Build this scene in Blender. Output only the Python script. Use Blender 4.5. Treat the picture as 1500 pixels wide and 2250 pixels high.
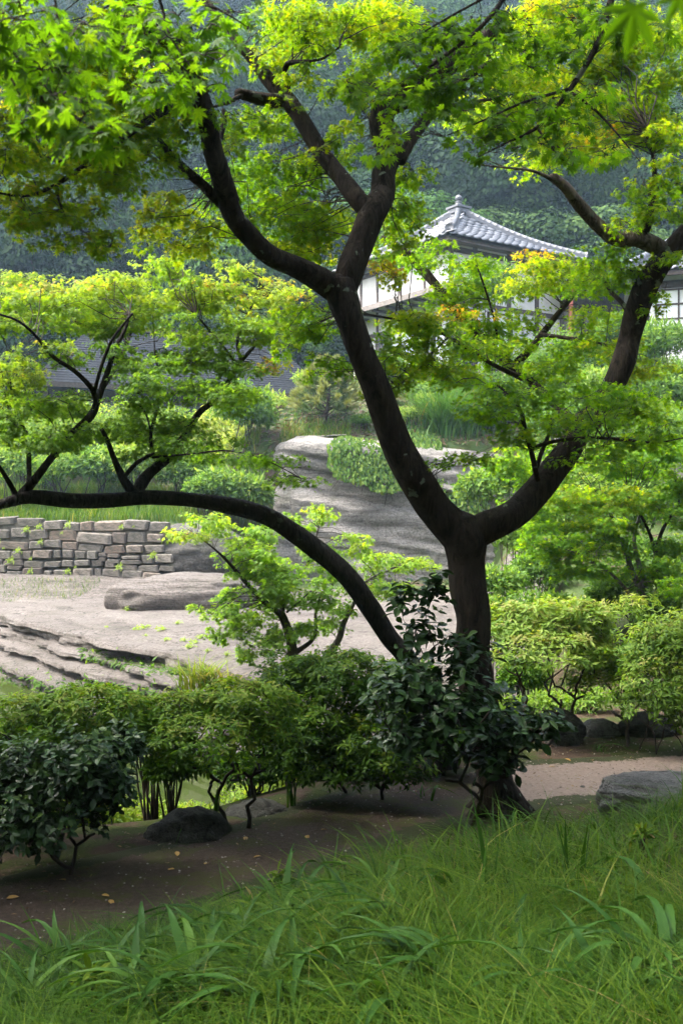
import bpy, bmesh, math, random
import numpy as np
from mathutils import Vector, Matrix

for _o in list(bpy.data.objects):
    bpy.data.objects.remove(_o)
scene = bpy.context.scene
COL = scene.collection
R = math.radians

# ------------------------------------------------------------------ camera
CZ = 2.2            # camera height above the foot of the large maple
F = 2187.5          # focal length in pixels of the 1500 x 2250 frame (35 mm lens)
cam_d = bpy.data.cameras.new('camera')
cam_d.lens = 35.0
cam_d.sensor_width = 36.0
cam_d.sensor_fit = 'AUTO'
cam_d.clip_start = 0.05
cam_d.clip_end = 1500
cam_d.dof.use_dof = True
cam_d.dof.focus_distance = 8.5
cam_d.dof.aperture_fstop = 7.0
cam = bpy.data.objects.new('camera', cam_d)
COL.objects.link(cam)
cam.location = (0, 0, CZ)
cam.rotation_euler = (R(90), 0, 0)
scene.camera = cam

# ------------------------------------------------------------------ sky and sun (bright overcast with rain)
SUN_AZ, SUN_EL = R(-92), R(57)
world = bpy.data.worlds.new('World')
scene.world = world
world.use_nodes = True
wn = world.node_tree
bgn = wn.nodes['Background']
sky = wn.nodes.new('ShaderNodeTexSky')
sky.sky_type = 'NISHITA'
sky.sun_disc = False
sky.sun_elevation = SUN_EL
sky.sun_rotation = SUN_AZ
sky.air_density = 1.0
sky.dust_density = 7.0
sky.ozone_density = 1.0
hs = wn.nodes.new('ShaderNodeHueSaturation')       # cloud cover greys the sky
hs.inputs['Saturation'].default_value = 0.55
wn.links.new(sky.outputs[0], hs.inputs['Color'])
wn.links.new(hs.outputs[0], bgn.inputs[0])
bgn.inputs[1].default_value = 0.15
sun_d = bpy.data.lights.new('sun', 'SUN')
sun_d.energy = 1.3
sun_d.angle = R(20)
sun_d.color = (1.0, 0.95, 0.86)
sun = bpy.data.objects.new('sun', sun_d)
COL.objects.link(sun)
sd = Vector((math.sin(SUN_AZ) * math.cos(SUN_EL), math.cos(SUN_AZ) * math.cos(SUN_EL), math.sin(SUN_EL)))
sun.rotation_euler = sd.to_track_quat('Z', 'Y').to_euler()
vs = scene.view_settings
vs.view_transform = 'Standard'
vs.look = 'None'
vs.gamma = 1.0
vs.use_curve_mapping = False
vs.exposure = 2.95
cy = scene.cycles
cy.max_bounces = 7
cy.diffuse_bounces = 3
cy.glossy_bounces = 2
cy.transmission_bounces = 4
cy.transparent_max_bounces = 6
cy.volume_bounces = 1
cy.use_denoising = True
cy.caustics_reflective = False
cy.caustics_refractive = False

# ------------------------------------------------------------------ helpers
rng = np.random.default_rng(7)
random.seed(7)


def P(px, py, d):
    return np.array([(px - 750.0) / F * d, d, CZ + (1125.0 - py) / F * d])


def sstep(a, b, x):
    t = np.clip((np.asarray(x, float) - a) / (b - a), 0, 1)
    return t * t * (3 - 2 * t)


def vnoise(x, y, seed=0):
    x = np.asarray(x, float); y = np.asarray(y, float)
    xi = np.floor(x).astype(np.int64); yi = np.floor(y).astype(np.int64)
    fx = x - xi; fy = y - yi
    fx = fx * fx * (3 - 2 * fx); fy = fy * fy * (3 - 2 * fy)

    def hsh(a, b):
        n = (a * 374761393 + b * 668265263 + seed * 1442695041) & 0x7fffffff
        n = (n ^ (n >> 13)) * 1274126177 & 0x7fffffff
        return ((n ^ (n >> 16)) & 0xffff) / 65535.0
    return (hsh(xi, yi) * (1 - fx) * (1 - fy) + hsh(xi + 1, yi) * fx * (1 - fy)
            + hsh(xi, yi + 1) * (1 - fx) * fy + hsh(xi + 1, yi + 1) * fx * fy) * 2 - 1


def fbm(x, y, o=4, seed=0):
    s = 0; a = 1.0; f = 1.0; t = 0
    for k in range(o):
        s = s + a * vnoise(np.asarray(x) * f, np.asarray(y) * f, seed + k * 17)
        t += a; a *= 0.5; f *= 2.03
    return s / t


def mesh_np(name, V, Fc, mat=None, tint=None, smooth=False):
    """V (n,3); Fc (m,3) or (m,4) int array or list of such arrays."""
    if not isinstance(Fc, (list, tuple)):
        Fc = [Fc]
    me = bpy.data.meshes.new(name)
    V = np.ascontiguousarray(V, np.float32)
    me.vertices.add(len(V))
    me.vertices.foreach_set('co', V.ravel())
    loops = np.concatenate([np.asarray(f).ravel() for f in Fc]).astype(np.int32)
    tot = np.concatenate([np.full(len(f), np.asarray(f).shape[1]) for f in Fc]).astype(np.int32)
    start = (np.cumsum(tot) - tot).astype(np.int32)
    me.loops.add(len(loops))
    me.loops.foreach_set('vertex_index', loops)
    me.polygons.add(len(tot))
    me.polygons.foreach_set('loop_start', start)
    me.polygons.foreach_set('loop_total', tot)
    me.polygons.foreach_set('use_smooth', np.full(len(tot), bool(smooth)))
    if tint is not None:
        at = me.attributes.new('tint', 'FLOAT', 'POINT')
        at.data.foreach_set('value', np.ascontiguousarray(tint, np.float32))
    me.update(calc_edges=True)
    if mat is not None:
        me.materials.append(mat)
    return me


def place(name, me, parent=None, kind=None, label=None, cat=None, group=None):
    o = bpy.data.objects.new(name, me)
    COL.objects.link(o)
    if parent is not None:
        o.parent = parent
        o.matrix_parent_inverse = INV[parent.name]
    tag(o, label, cat, group, kind)
    return o


INV = {}


def tag(o, label=None, cat=None, group=None, kind=None):
    if label: o['label'] = label
    if cat: o['category'] = cat
    if group: o['group'] = group
    if kind: o['kind'] = kind
    return o


def thing(name, loc, label=None, cat=None, group=None, kind=None):
    o = bpy.data.objects.new(name, None)
    COL.objects.link(o)
    o.location = Vector(loc)
    o.empty_display_size = 0.2
    INV[o.name] = Matrix.Translation(-Vector(loc))
    return tag(o, label, cat, group, kind)


def part_parent(o):
    """let a mesh that sits at the origin carry children of its own"""
    INV[o.name] = Matrix.Identity(4)
    return o


class MB:
    """collects vertices and faces for one mesh"""
    def __init__(s):
        s.v = []; s.q = []; s.t = []; s.n = 0

    def add(s, V, Q=None, T=None):
        V = np.asarray(V, float).reshape(-1, 3)
        s.v.append(V)
        if Q is not None and len(Q): s.q.append(np.asarray(Q) + s.n)
        if T is not None and len(T): s.t.append(np.asarray(T) + s.n)
        s.n += len(V)

    def box(s, c, h, ax=None):
        c = np.asarray(c, float)
        A = np.eye(3) if ax is None else np.asarray(ax, float)
        sg = np.array([[-1, -1, -1], [1, -1, -1], [1, 1, -1], [-1, 1, -1], [-1, -1, 1], [1, -1, 1], [1, 1, 1], [-1, 1, 1]], float)
        V = c + (sg * np.asarray(h)) @ A
        s.add(V, [[0, 3, 2, 1], [4, 5, 6, 7], [0, 1, 5, 4], [1, 2, 6, 5], [2, 3, 7, 6], [3, 0, 4, 7]])

    def tube(s, pts, rad, sides=8, bump=0.0, seed=0, cap=True):
        pts = np.asarray(pts, float); rad = np.asarray(rad, float)
        n = len(pts)
        tg = np.gradient(pts, axis=0)
        tg /= np.linalg.norm(tg, axis=1)[:, None] + 1e-9
        ref = np.array([0.0, 1.0, 0.0])
        if abs(tg[0] @ ref) > 0.9: ref = np.array([1.0, 0, 0])
        a = np.zeros((n, 3)); b = np.zeros((n, 3))
        cur = ref - tg[0] * (ref @ tg[0]); cur /= np.linalg.norm(cur)
        for i in range(n):
            cur = cur - tg[i] * (cur @ tg[i]); cur /= np.linalg.norm(cur) + 1e-9
            a[i] = cur; b[i] = np.cross(tg[i], cur)
        an = np.linspace(0, 2 * np.pi, sides, endpoint=False)
        rr = rad[:, None] * np.ones(sides)[None]
        if bump:
            L = np.concatenate([[0], np.cumsum(np.linalg.norm(np.diff(pts, axis=0), axis=1))])
            rr = rr * (1 + bump * fbm(L[:, None] * 3.1 + seed * 7.7, np.cos(an)[None] * 1.7 + np.sin(an)[None] * 2.3, 3, seed)
                       + bump * 0.7 * vnoise(L[:, None] * 1.2 + seed * 3.3, an[None] * 0 + 0.5, seed + 5))
        V = pts[:, None] + rr[..., None] * (np.cos(an)[None, :, None] * a[:, None] + np.sin(an)[None, :, None] * b[:, None])
        V = V.reshape(-1, 3)
        i = np.arange(n - 1)[:, None] * sides; j = np.arange(sides)[None]; k = (j + 1) % sides
        Q = np.stack([i + j, i + k, i + sides + k, i + sides + j], -1).reshape(-1, 4)
        if cap:
            V = np.vstack([V, pts[-1] + tg[-1] * rad[-1] * 0.6, pts[0]])
            e = n * sides; j = np.arange(sides); k = (j + 1) % sides
            T = np.vstack([np.stack([(n - 1) * sides + j, (n - 1) * sides + k, np.full(sides, e)], -1),
                           np.stack([k, j, np.full(sides, e + 1)], -1)])
            s.add(V, Q, T)
        else:
            s.add(V, Q)

    def mesh(s, name, mat, smooth=False, tint=None):
        fs = []
        if s.q: fs.append(np.vstack(s.q))
        if s.t: fs.append(np.vstack(s.t))
        return mesh_np(name, np.vstack(s.v), fs, mat, tint, smooth)


def spline(pts, step=0.06):
    """Catmull-Rom through rows (x,y,z,r); returns resampled rows"""
    p = np.asarray(pts, float)
    if len(p) < 3:
        n = max(2, int(np.linalg.norm(p[-1, :3] - p[0, :3]) / step))
        t = np.linspace(0, 1, n)[:, None]
        return p[0] * (1 - t) + p[-1] * t
    q = np.vstack([2 * p[0] - p[1], p, 2 * p[-1] - p[-2]])
    out = []
    for i in range(1, len(q) - 2):
        a, b, c, d = q[i - 1], q[i], q[i + 1], q[i + 2]
        n = max(2, int(np.linalg.norm(c[:3] - b[:3]) / step))
        t = np.linspace(0, 1, n, endpoint=False)[:, None]
        out.append(0.5 * ((2 * b) + (-a + c) * t + (2 * a - 5 * b + 4 * c - d) * t ** 2 + (-a + 3 * b - 3 * c + d) * t ** 3))
    out.append(p[-1:])
    r = np.vstack(out)
    r[:, 3] = np.maximum(r[:, 3], 0.0008)
    return r


# ------------------------------------------------------------------ materials
def nt(name):
    m = bpy.data.materials.new(name)
    m.use_nodes = True
    n = m.node_tree
    n.nodes.clear()
    out = n.nodes.new('ShaderNodeOutputMaterial')
    return m, n, out


def ramp(n, stops, fac=None, mode='LINEAR'):
    r = n.nodes.new('ShaderNodeValToRGB')
    r.color_ramp.interpolation = mode
    el = r.color_ramp.elements
    while len(el) > 1: el.remove(el[-1])
    el[0].position = stops[0][0]; el[0].color = (*stops[0][1], 1)
    for p, c in stops[1:]:
        e = el.new(p); e.color = (*c, 1)
    if fac is not None: n.links.new(fac, r.inputs[0])
    return r


def noise(n, scale, detail=4, rough=0.55, vec=None, dist=0.0):
    t = n.nodes.new('ShaderNodeTexNoise')
    t.inputs['Scale'].default_value = scale
    t.inputs['Detail'].default_value = detail
    t.inputs['Roughness'].default_value = rough
    t.inputs['Distortion'].default_value = dist
    if vec is not None: n.links.new(vec, t.inputs['Vector'])
    return t


def texco(n, scale=None, rot=None):
    c = n.nodes.new('ShaderNodeTexCoord')
    if scale is None: return c.outputs['Object']
    mp = n.nodes.new('ShaderNodeMapping')
    mp.inputs['Scale'].default_value = scale
    if rot: mp.inputs['Rotation'].default_value = rot
    n.links.new(c.outputs['Object'], mp.inputs['Vector'])
    return mp.outputs['Vector']


def mixc(n, fac, a, b, mode='MIX'):
    m = n.nodes.new('ShaderNodeMix')
    m.data_type = 'RGBA'; m.blend_type = mode
    for s, v in ((0, fac), (6, a), (7, b)):
        if isinstance(v, (int, float)): m.inputs[s].default_value = v
        elif isinstance(v, tuple): m.inputs[s].default_value = (*v, 1)
        else: n.links.new(v, m.inputs[s])
    return m.outputs[2]


def bump(n, h, strength=0.4, dist=0.02):
    b = n.nodes.new('ShaderNodeBump')
    b.inputs['Strength'].default_value = strength
    b.inputs['Distance'].default_value = dist
    n.links.new(h, b.inputs['Height'])
    return b.outputs[0]


def pbsdf(n, out, col, rough=0.8, normal=None, spec=0.3, metal=0.0):
    b = n.nodes.new('ShaderNodeBsdfPrincipled')
    if isinstance(col, tuple): b.inputs['Base Color'].default_value = (*col, 1)
    else: n.links.new(col, b.inputs['Base Color'])
    if isinstance(rough, (int, float)): b.inputs['Roughness'].default_value = rough
    else: n.links.new(rough, b.inputs['Roughness'])
    b.inputs['Specular IOR Level'].default_value = spec
    b.inputs['Metallic'].default_value = metal
    if normal is not None: n.links.new(normal, b.inputs['Normal'])
    if out is not None: n.links.new(b.outputs[0], out.inputs[0])
    return b


def leaf_mat(name, stops, trans=0.45, tboost=(1.5, 1.45, 0.55), rough=0.5, spec=0.2, kinds=None):
    """tint attribute -> leaf colour; light passes through the blade"""
    m, n, out = nt(name)
    a = n.nodes.new('ShaderNodeAttribute'); a.attribute_name = 'tint'
    c = ramp(n, stops, a.outputs['Fac']).outputs[0]
    if kinds:                      # each tree has a leaf colour of its own
        oi = n.nodes.new('ShaderNodeObjectInfo')
        c = mixc(n, 1.0, c, ramp(n, kinds, oi.outputs['Random']).outputs[0], 'MULTIPLY')
    b = pbsdf(n, None, c, rough, spec=spec)
    t = n.nodes.new('ShaderNodeBsdfTranslucent')
    n.links.new(mixc(n, 1.0, c, tboost, 'MULTIPLY'), t.inputs[0])
    mx = n.nodes.new('ShaderNodeMixShader'); mx.inputs[0].default_value = trans
    n.links.new(b.outputs[0], mx.inputs[1]); n.links.new(t.outputs[0], mx.inputs[2])
    n.links.new(mx.outputs[0], out.inputs[0])
    return m


def mixfac(n, v, k):
    m = n.nodes.new('ShaderNodeMath'); m.operation = 'MULTIPLY'
    n.links.new(v, m.inputs[0]); m.inputs[1].default_value = k
    return m.outputs[0]


def bark_mat(name, dark, light, scale=14, lichen=0.0):
    m, n, out = nt(name)
    v = texco(n, (1.0, 1.0, 0.35))
    n1 = noise(n, scale, 6, 0.65, v, 0.6)
    n2 = noise(n, scale * 4, 5, 0.7, v)
    n3 = noise(n, 3.0, 3, 0.5, texco(n))
    c = ramp(n, [(0.3, dark), (0.7, light)], n1.outputs[0]).outputs[0]
    fi = noise(n, scale * 1.6, 7, 0.75, texco(n, (1, 1, .22)), 1.2)
    c = mixc(n, ramp(n, [(0.40, (.85,) * 3), (0.50, (0, 0, 0))], fi.outputs[0]).outputs[0], c, tuple(.35 * q for q in dark))
    c = mixc(n, ramp(n, [(0.56, (0, 0, 0)), (0.68, (.7,) * 3)], fi.outputs[0]).outputs[0], c, tuple(1.7 * q for q in light))
    c = mixc(n, ramp(n, [(0.45, (0, 0, 0)), (0.75, (.6,) * 3)], n3.outputs[0]).outputs[0], c, tuple(0.55 * (a + b) for a, b in zip(dark, light)))
    if lichen:
        nl = noise(n, 9, 3, 0.5, texco(n), 0.3)
        fac = ramp(n, [(0.66, (0, 0, 0)), (0.70, (lichen,) * 3)], nl.outputs[0]).outputs[0]
        c = mixc(n, fac, c, (0.20, 0.23, 0.17))
    vr = n.nodes.new('ShaderNodeTexVoronoi'); vr.inputs['Scale'].default_value = scale * 2.2
    n.links.new(v, vr.inputs['Vector'])
    add = n.nodes.new('ShaderNodeMath'); add.operation = 'ADD'
    n.links.new(n1.outputs[0], add.inputs[0]); n.links.new(mixfac(n, n2.outputs[0], 0.5), add.inputs[1])
    add2 = n.nodes.new('ShaderNodeMath'); add2.operation = 'ADD'
    n.links.new(add.outputs[0], add2.inputs[0]); n.links.new(mixfac(n, fi.outputs[0], 1.6), add2.inputs[1])
    pbsdf(n, out, c, 0.85, bump(n, add2.outputs[0], 0.9, 0.03), 0.12)
    return m


def plain(name, col, rough=0.7, var=0.2, scale=6, bs=0.2, spec=0.3, metal=0.0):
    m, n, out = nt(name)
    nz = noise(n, scale, 5, 0.6, texco(n))
    lo = tuple(c * (1 - var) for c in col); hi = tuple(min(1, c * (1 + var)) for c in col)
    c = ramp(n, [(0.3, lo), (0.7, hi)], nz.outputs[0]).outputs[0]
    n2 = noise(n, scale * 8, 4, 0.6, texco(n))
    pbsdf(n, out, c, rough, bump(n, n2.outputs[0], bs, 0.01), spec, metal)
    return m

# ------------------------------------------------------------------ terrain
XE = [-9, -6, -3, -2.1, -1.2, -0.5, 0.2, 1.2, 3, 6, 12]
YE = [5.4, 5.7, 6.0, 6.2, 6.5, 7.3, 8.3, 9.6, 10.6, 11, 11]
XN = [-9, -6, -3, -1.6, -1.0, -0.33, 0.29, 1.0, 1.76, 2.4, 3.5, 6, 12]
YN = [3.2, 3.6, 4.3, 4.75, 5.2, 5.7, 6.4, 6.9, 6.95, 7.3, 7.6, 7.8, 8]
SL = 0.7


def mount(y):
    return np.maximum(y - 52, 0) * SL


def hgt(x, y):
    x = np.asarray(x, float); y = np.asarray(y, float)
    yn = np.interp(x, XN, YN); ye = np.interp(x, XE, YE)
    t = np.maximum(yn - y, 0) * 0.85
    near = 0.78 * (1 - np.exp(-t / 1.9)) + 0.02 * fbm(x * 1.3, y * 1.3, 3, 3)
    near = near + 0.34 * sstep(1.6, 3.4, x) * sstep(0, 1.0, yn - y)
    s = np.maximum(y - ye, 0) * 0.8
    dr = 1.9 * (1 - sstep(1.2, 3.5, x - 0.05 * y))
    near = near - dr * sstep(0.1, 5.0, s)
    m = mount(y)
    prof_l = np.interp(y, [13, 22, 25.5, 27.5, 28.2, 28.5, 34, 40, 48, 52, 60], [-1.9, -1.9, -.7, 0.3, 0.5, 1.8, 3.2, 4.8, 5.2, 8, 10])
    prof_c = np.interp(y, [13, 20, 24, 29, 30.6, 31.2, 37, 46, 52, 60], [-1.9, -1.9, -0.3, 0.0, 0.2, 4.3, 7.4, 7.6, 9, 10])
    prof_r = np.interp(y, [11, 14, 20, 30, 37, 46, 52, 60], [0.0, 0.7, 2.4, 5.2, 7.4, 7.6, 9, 10])
    dx_ = 3.9 * sstep(32.5, 38, y)
    wc = sstep(-4.9 + dx_, -2.7 + dx_, x)
    wr = sstep(0.14, 0.14 + 0.09, x / np.maximum(y, 1))
    far = prof_l * (1 - wc) + prof_c * wc
    far = far * (1 - wr) + prof_r * wr
    far = far + 0.06 * fbm(x * 0.8, y * 0.8, 3, 9) + m + sstep(55, 90, y) * 4 * fbm(x * 0.03, y * 0.03, 3, 11)
    w = sstep(11, 13.2, y)
    behind = 0.85 * np.maximum(-2.0 - y, 0) * sstep(-1.5, -4, y)  # rising slope added behind the camera, out of view, to block light
    return near * (1 - w) + far * w + np.minimum(behind, 22)


def ground_at(px, py, dmin=1.5, dmax=60):
    """where the line of sight through a pixel meets the terrain"""
    d = np.linspace(dmin, dmax, 6000)
    x = (px - 750) / F * d; z = CZ + (1125 - py) / F * d
    i = np.argmax(z < hgt(x, d))
    return np.array([x[i], d[i], float(hgt(x[i], d[i]))])


def seq(*segs):
    out = [segs[0][0]]
    for a, b, st in segs:
        n = max(1, int(round((b - a) / st)))
        out += list(np.linspace(a, b, n + 1)[1:])
    return np.array(out)


# --- ground material: moss, bare earth and litter near the path, grass and leaf litter on the slopes
def ground_material():
    m, n, out = nt('moss_and_earth')
    v = texco(n)
    n1 = noise(n, 1.6, 8, 0.72, v, 0.4)
    n2 = noise(n, 7, 6, 0.7, v)
    n3 = noise(n, 45, 5, 0.7, v)
    earth = ramp(n, [(0.3, (0.03, 0.019, 0.013)), (0.7, (0.075, 0.05, 0.034))], n2.outputs[0]).outputs[0]
    moss = ramp(n, [(0.3, (0.018, 0.028, 0.006)), (0.7, (0.05, 0.064, 0.013))], n3.outputs[0]).outputs[0]
    f = ramp(n, [(0.46, (0, 0, 0)), (0.53, (1, 1, 1))], n1.outputs[0]).outputs[0]
    c = mixc(n, f, earth, moss)
    litter = ramp(n, [(0.62, (0, 0, 0)), (0.68, (1, 1, 1))], n3.outputs[0]).outputs[0]
    c = mixc(n, mixfac(n, litter, 0.5), c, (0.13, 0.075, 0.04))
    sx = n.nodes.new('ShaderNodeSeparateXYZ'); n.links.new(v, sx.inputs[0])
    far = n.nodes.new('ShaderNodeMapRange')
    far.inputs[1].default_value = 12; far.inputs[2].default_value = 15
    n.links.new(sx.outputs[1], far.inputs[0])
    n4 = noise(n, 0.8, 6, 0.65, v)
    slope = ramp(n, [(0.35, (0.035, 0.06, 0.018)), (0.5, (0.05, 0.075, 0.022)), (0.6, (0.075, 0.052, 0.037))], n4.outputs[0]).outputs[0]
    c = mixc(n, far.outputs[0], c, slope)
    ad = n.nodes.new('ShaderNodeMath'); ad.operation = 'ADD'
    n.links.new(n2.outputs[0], ad.inputs[0]); n.links.new(n3.outputs[0], ad.inputs[1])
    pbsdf(n, out, c, 0.95, bump(n, ad.outputs[0], 0.8, 0.03), 0.15)
    return m


M = {}
M['ground'] = ground_material()
gx = seq((-260, -60, 12), (-60, -14, 1.6), (-14, -5, 0.3), (-5, 5, 0.13), (5, 16, 0.4), (16, 60, 1.6), (60, 260, 12))
gy = seq((-40, -4, 1.5), (-4, 2, 0.3), (2, 13, 0.12), (13, 32, 0.22), (32, 56, 0.6), (56, 180, 4), (180, 420, 14))
GX, GY = np.meshgrid(gx, gy)
GZ = hgt(GX, GY)
nx, ny = len(gx), len(gy)
ii = np.arange(ny - 1)[:, None] * nx + np.arange(nx - 1)[None]
GQ = np.stack([ii, ii + 1, ii + nx + 1, ii + nx], -1).reshape(-1, 4)
place('ground', mesh_np('ground', np.stack([GX, GY, GZ], -1).reshape(-1, 3), GQ, M['ground'], None, True), kind='structure')


# --- earth path
def path_material():
    m, n, out = nt('trodden_earth')
    v = texco(n)
    n1 = noise(n, 2.6, 8, 0.72, v, .3); n2 = noise(n, 30, 6, 0.75, v); n3 = noise(n, 160, 3, 0.6, v)
    c = ramp(n, [(0.3, (0.045, 0.031, 0.022)), (0.55, (0.08, 0.056, 0.041)), (0.8, (0.13, 0.095, 0.073))], n2.outputs[0]).outputs[0]
    c = mixc(n, ramp(n, [(0.50, (0, 0, 0)), (0.56, (0.9,) * 3)], n1.outputs[0]).outputs[0], c, (0.07, 0.07, 0.022))
    a = n.nodes.new('ShaderNodeAttribute'); a.attribute_name = 'tint'
    nn = n.nodes.new('ShaderNodeMath'); nn.operation = 'ADD'
    n.links.new(a.outputs['Fac'], nn.inputs[0]); n.links.new(mixfac(n, noise(n, 14, 8, 0.75, v).outputs[0], 1.0), nn.inputs[1])
    edge = ramp(n, [(0.98, (0, 0, 0)), (1.06, (1, 1, 1))], nn.outputs[0]).outputs[0]
    sx = n.nodes.new('ShaderNodeSeparateXYZ'); n.links.new(v, sx.inputs[0])      # bare earth right of the tree, painted paler to carry the sunlight there
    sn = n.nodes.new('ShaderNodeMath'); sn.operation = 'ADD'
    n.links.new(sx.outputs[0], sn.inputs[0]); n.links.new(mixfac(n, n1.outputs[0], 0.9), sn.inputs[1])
    lit_earth = ramp(n, [(0.3, (0.16, 0.12, 0.098)), (0.7, (0.29, 0.225, 0.185))], n2.outputs[0]).outputs[0]
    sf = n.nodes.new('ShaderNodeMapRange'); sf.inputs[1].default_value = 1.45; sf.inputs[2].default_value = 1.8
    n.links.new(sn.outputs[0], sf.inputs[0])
    c = mixc(n, sf.outputs[0], c, lit_earth)
    c = mixc(n, edge, c, (0.035, 0.042, 0.012))
    ad = n.nodes.new('ShaderNodeMath'); ad.operation = 'ADD'
    n.links.new(n2.outputs[0], ad.inputs[0]); n.links.new(n3.outputs[0], ad.inputs[1])
    pbsdf(n, out, c, 0.85, bump(n, ad.outputs[0], 1.0, 0.03), 0.25)
    return m


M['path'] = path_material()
pc = spline([(-6, 4.0, 0, .8), (-3.4, 4.75, 0, .75), (-1.9, 5.35, 0, .62), (-0.7, 6.3, 0, .52), (0.35, 7.35, 0, .55), (1.4, 8.05, 0, .62),
             (2.3, 8.25, 0, .7), (3.6, 8.45, 0, .7), (6, 8.8, 0, .7)], 0.07)
tg = np.gradient(pc[:, :2], axis=0); tg /= np.linalg.norm(tg, axis=1)[:, None]
nrm = np.stack([-tg[:, 1], tg[:, 0]], 1)
vv = np.linspace(-1.25, 1.25, 36)
wv = pc[:, 3:4] * (1 + 0.12 * vnoise(np.arange(len(pc)) * 0.11, 0, 4)[:, None]) * vv[None]
X = pc[:, 0:1] + nrm[:, 0:1] * wv; Y = pc[:, 1:2] + nrm[:, 1:2] * wv
Z = hgt(X, Y) + 0.012 - 0.04 * sstep(0.95, 1.25, np.abs(vv))[None]
k = np.arange(len(pc) - 1)[:, None] * 36 + np.arange(35)[None]
PQ = np.stack([k, k + 36, k + 37, k + 1], -1).reshape(-1, 4)
PT = np.repeat(sstep(0.35, 1.15, np.abs(vv))[None], len(pc), 0).ravel()
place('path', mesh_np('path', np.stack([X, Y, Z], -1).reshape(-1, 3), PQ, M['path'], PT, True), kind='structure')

# --- pond
m, n, out = nt('pond_water')
nz = noise(n, 3.0, 3, 0.5, texco(n))
pbsdf(n, out, (0.035, 0.05, 0.012), 0.06, bump(n, nz.outputs[0], 0.12, 0.02), 0.5)
M['water'] = m
place('pond_water', mesh_np('pond_water', np.array([[-30, 5.5, -1.42], [9, 5.5, -1.42], [9, 27, -1.42], [-30, 27, -1.42]]), np.array([[0, 1, 2, 3]]), M['water']), kind='structure')


# ------------------------------------------------------------------ rock
def rock_material(name, c0, c1, c2, band=3.0, tilt=(0, 0.12, 0), algae=(0.07, 0.085, 0.04), streak=0.5):
    m, n, out = nt(name)
    v = texco(n)
    vb = texco(n, (0.25, 0.25, band), tilt)
    b1 = noise(n, 1.6, 6, 0.6, vb, 0.5)
    n1 = noise(n, 1.1, 5, 0.6, v); n2 = noise(n, 16, 6, 0.7, v); n3 = noise(n, 80, 4, 0.65, v)
    c = ramp(n, [(0.25, c0), (0.5, c1), (0.75, c2)], b1.outputs[0]).outputs[0]
    c = mixc(n, ramp(n, [(0.35, (0.6,) * 3), (0.6, (0, 0, 0))], n2.outputs[0]).outputs[0], c, tuple(0.5 * a for a in c0))
    c = mixc(n, ramp(n, [(0.54, (0, 0, 0)), (0.70, (streak,) * 3)], n1.outputs[0]).outputs[0], c, algae)
    jb = noise(n, 3.4, 3, 0.5, vb, 0.25)
    c = mixc(n, ramp(n, [(0.485, (0, 0, 0)), (0.5, (.75,) * 3), (0.515, (0, 0, 0))], jb.outputs[0]).outputs[0], c, tuple(.3 * a for a in c0))
    sp_ = noise(n, 34, 6, 0.8, v)
    c = mixc(n, ramp(n, [(0.36, (.7,) * 3), (0.46, (0, 0, 0))], sp_.outputs[0]).outputs[0], c, tuple(.45 * a for a in c0))
    wl = noise(n, 5, 6, 0.7, v, 0.5)
    c = mixc(n, ramp(n, [(0.6, (0, 0, 0)), (0.72, (0.5,) * 3)], wl.outputs[0]).outputs[0], c, (0.33, 0.33, 0.31))
    ad = n.nodes.new('ShaderNodeMath'); ad.operation = 'ADD'
    n.links.new(n2.outputs[0], ad.inputs[0]); n.links.new(mixfac(n, n3.outputs[0], 0.6), ad.inputs[1])
    ad2 = n.nodes.new('ShaderNodeMath'); ad2.operation = 'ADD'
    n.links.new(ad.outputs[0], ad2.inputs[0]); n.links.new(b1.outputs[0], ad2.inputs[1])
    pbsdf(n, out, c, 0.85, bump(n, ad2.outputs[0], 1.0, 0.12), 0.2)
    return m


M['slab'] = rock_material('weathered_sandstone', (0.11, 0.095, 0.083), (0.215, 0.188, 0.168), (0.30, 0.268, 0.242), 6.0, (0, 0, 0), (0.10, 0.10, 0.065), 0.35)
M['cliff'] = rock_material('grey_tuff', (0.15, 0.138, 0.122), (0.38, 0.355, 0.325), (0.52, 0.49, 0.455), 2.6, (0, 0.13, 0), (0.06, 0.07, 0.035), 0.6)
M['boulder'] = rock_material('lichened_boulder', (0.05, 0.05, 0.045), (0.10, 0.10, 0.085), (0.17, 0.17, 0.145), 1.2, (0.2, 0.1, 0), (0.05, 0.07, 0.02), 0.7)
M['greyrock'] = rock_material('pale_grey_rock', (0.12, 0.115, 0.11), (0.24, 0.235, 0.225), (0.36, 0.35, 0.335), 1.6, (0.2, 0.1, 0), (0.08, 0.09, 0.05), 0.4)

M['outcrop'] = rock_material('mossy_tuff', (0.07, 0.066, 0.058), (0.15, 0.14, 0.125), (0.22, 0.205, 0.185), 2.2, (0, .1, 0), (0.06, 0.08, 0.03), 0.8)
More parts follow.
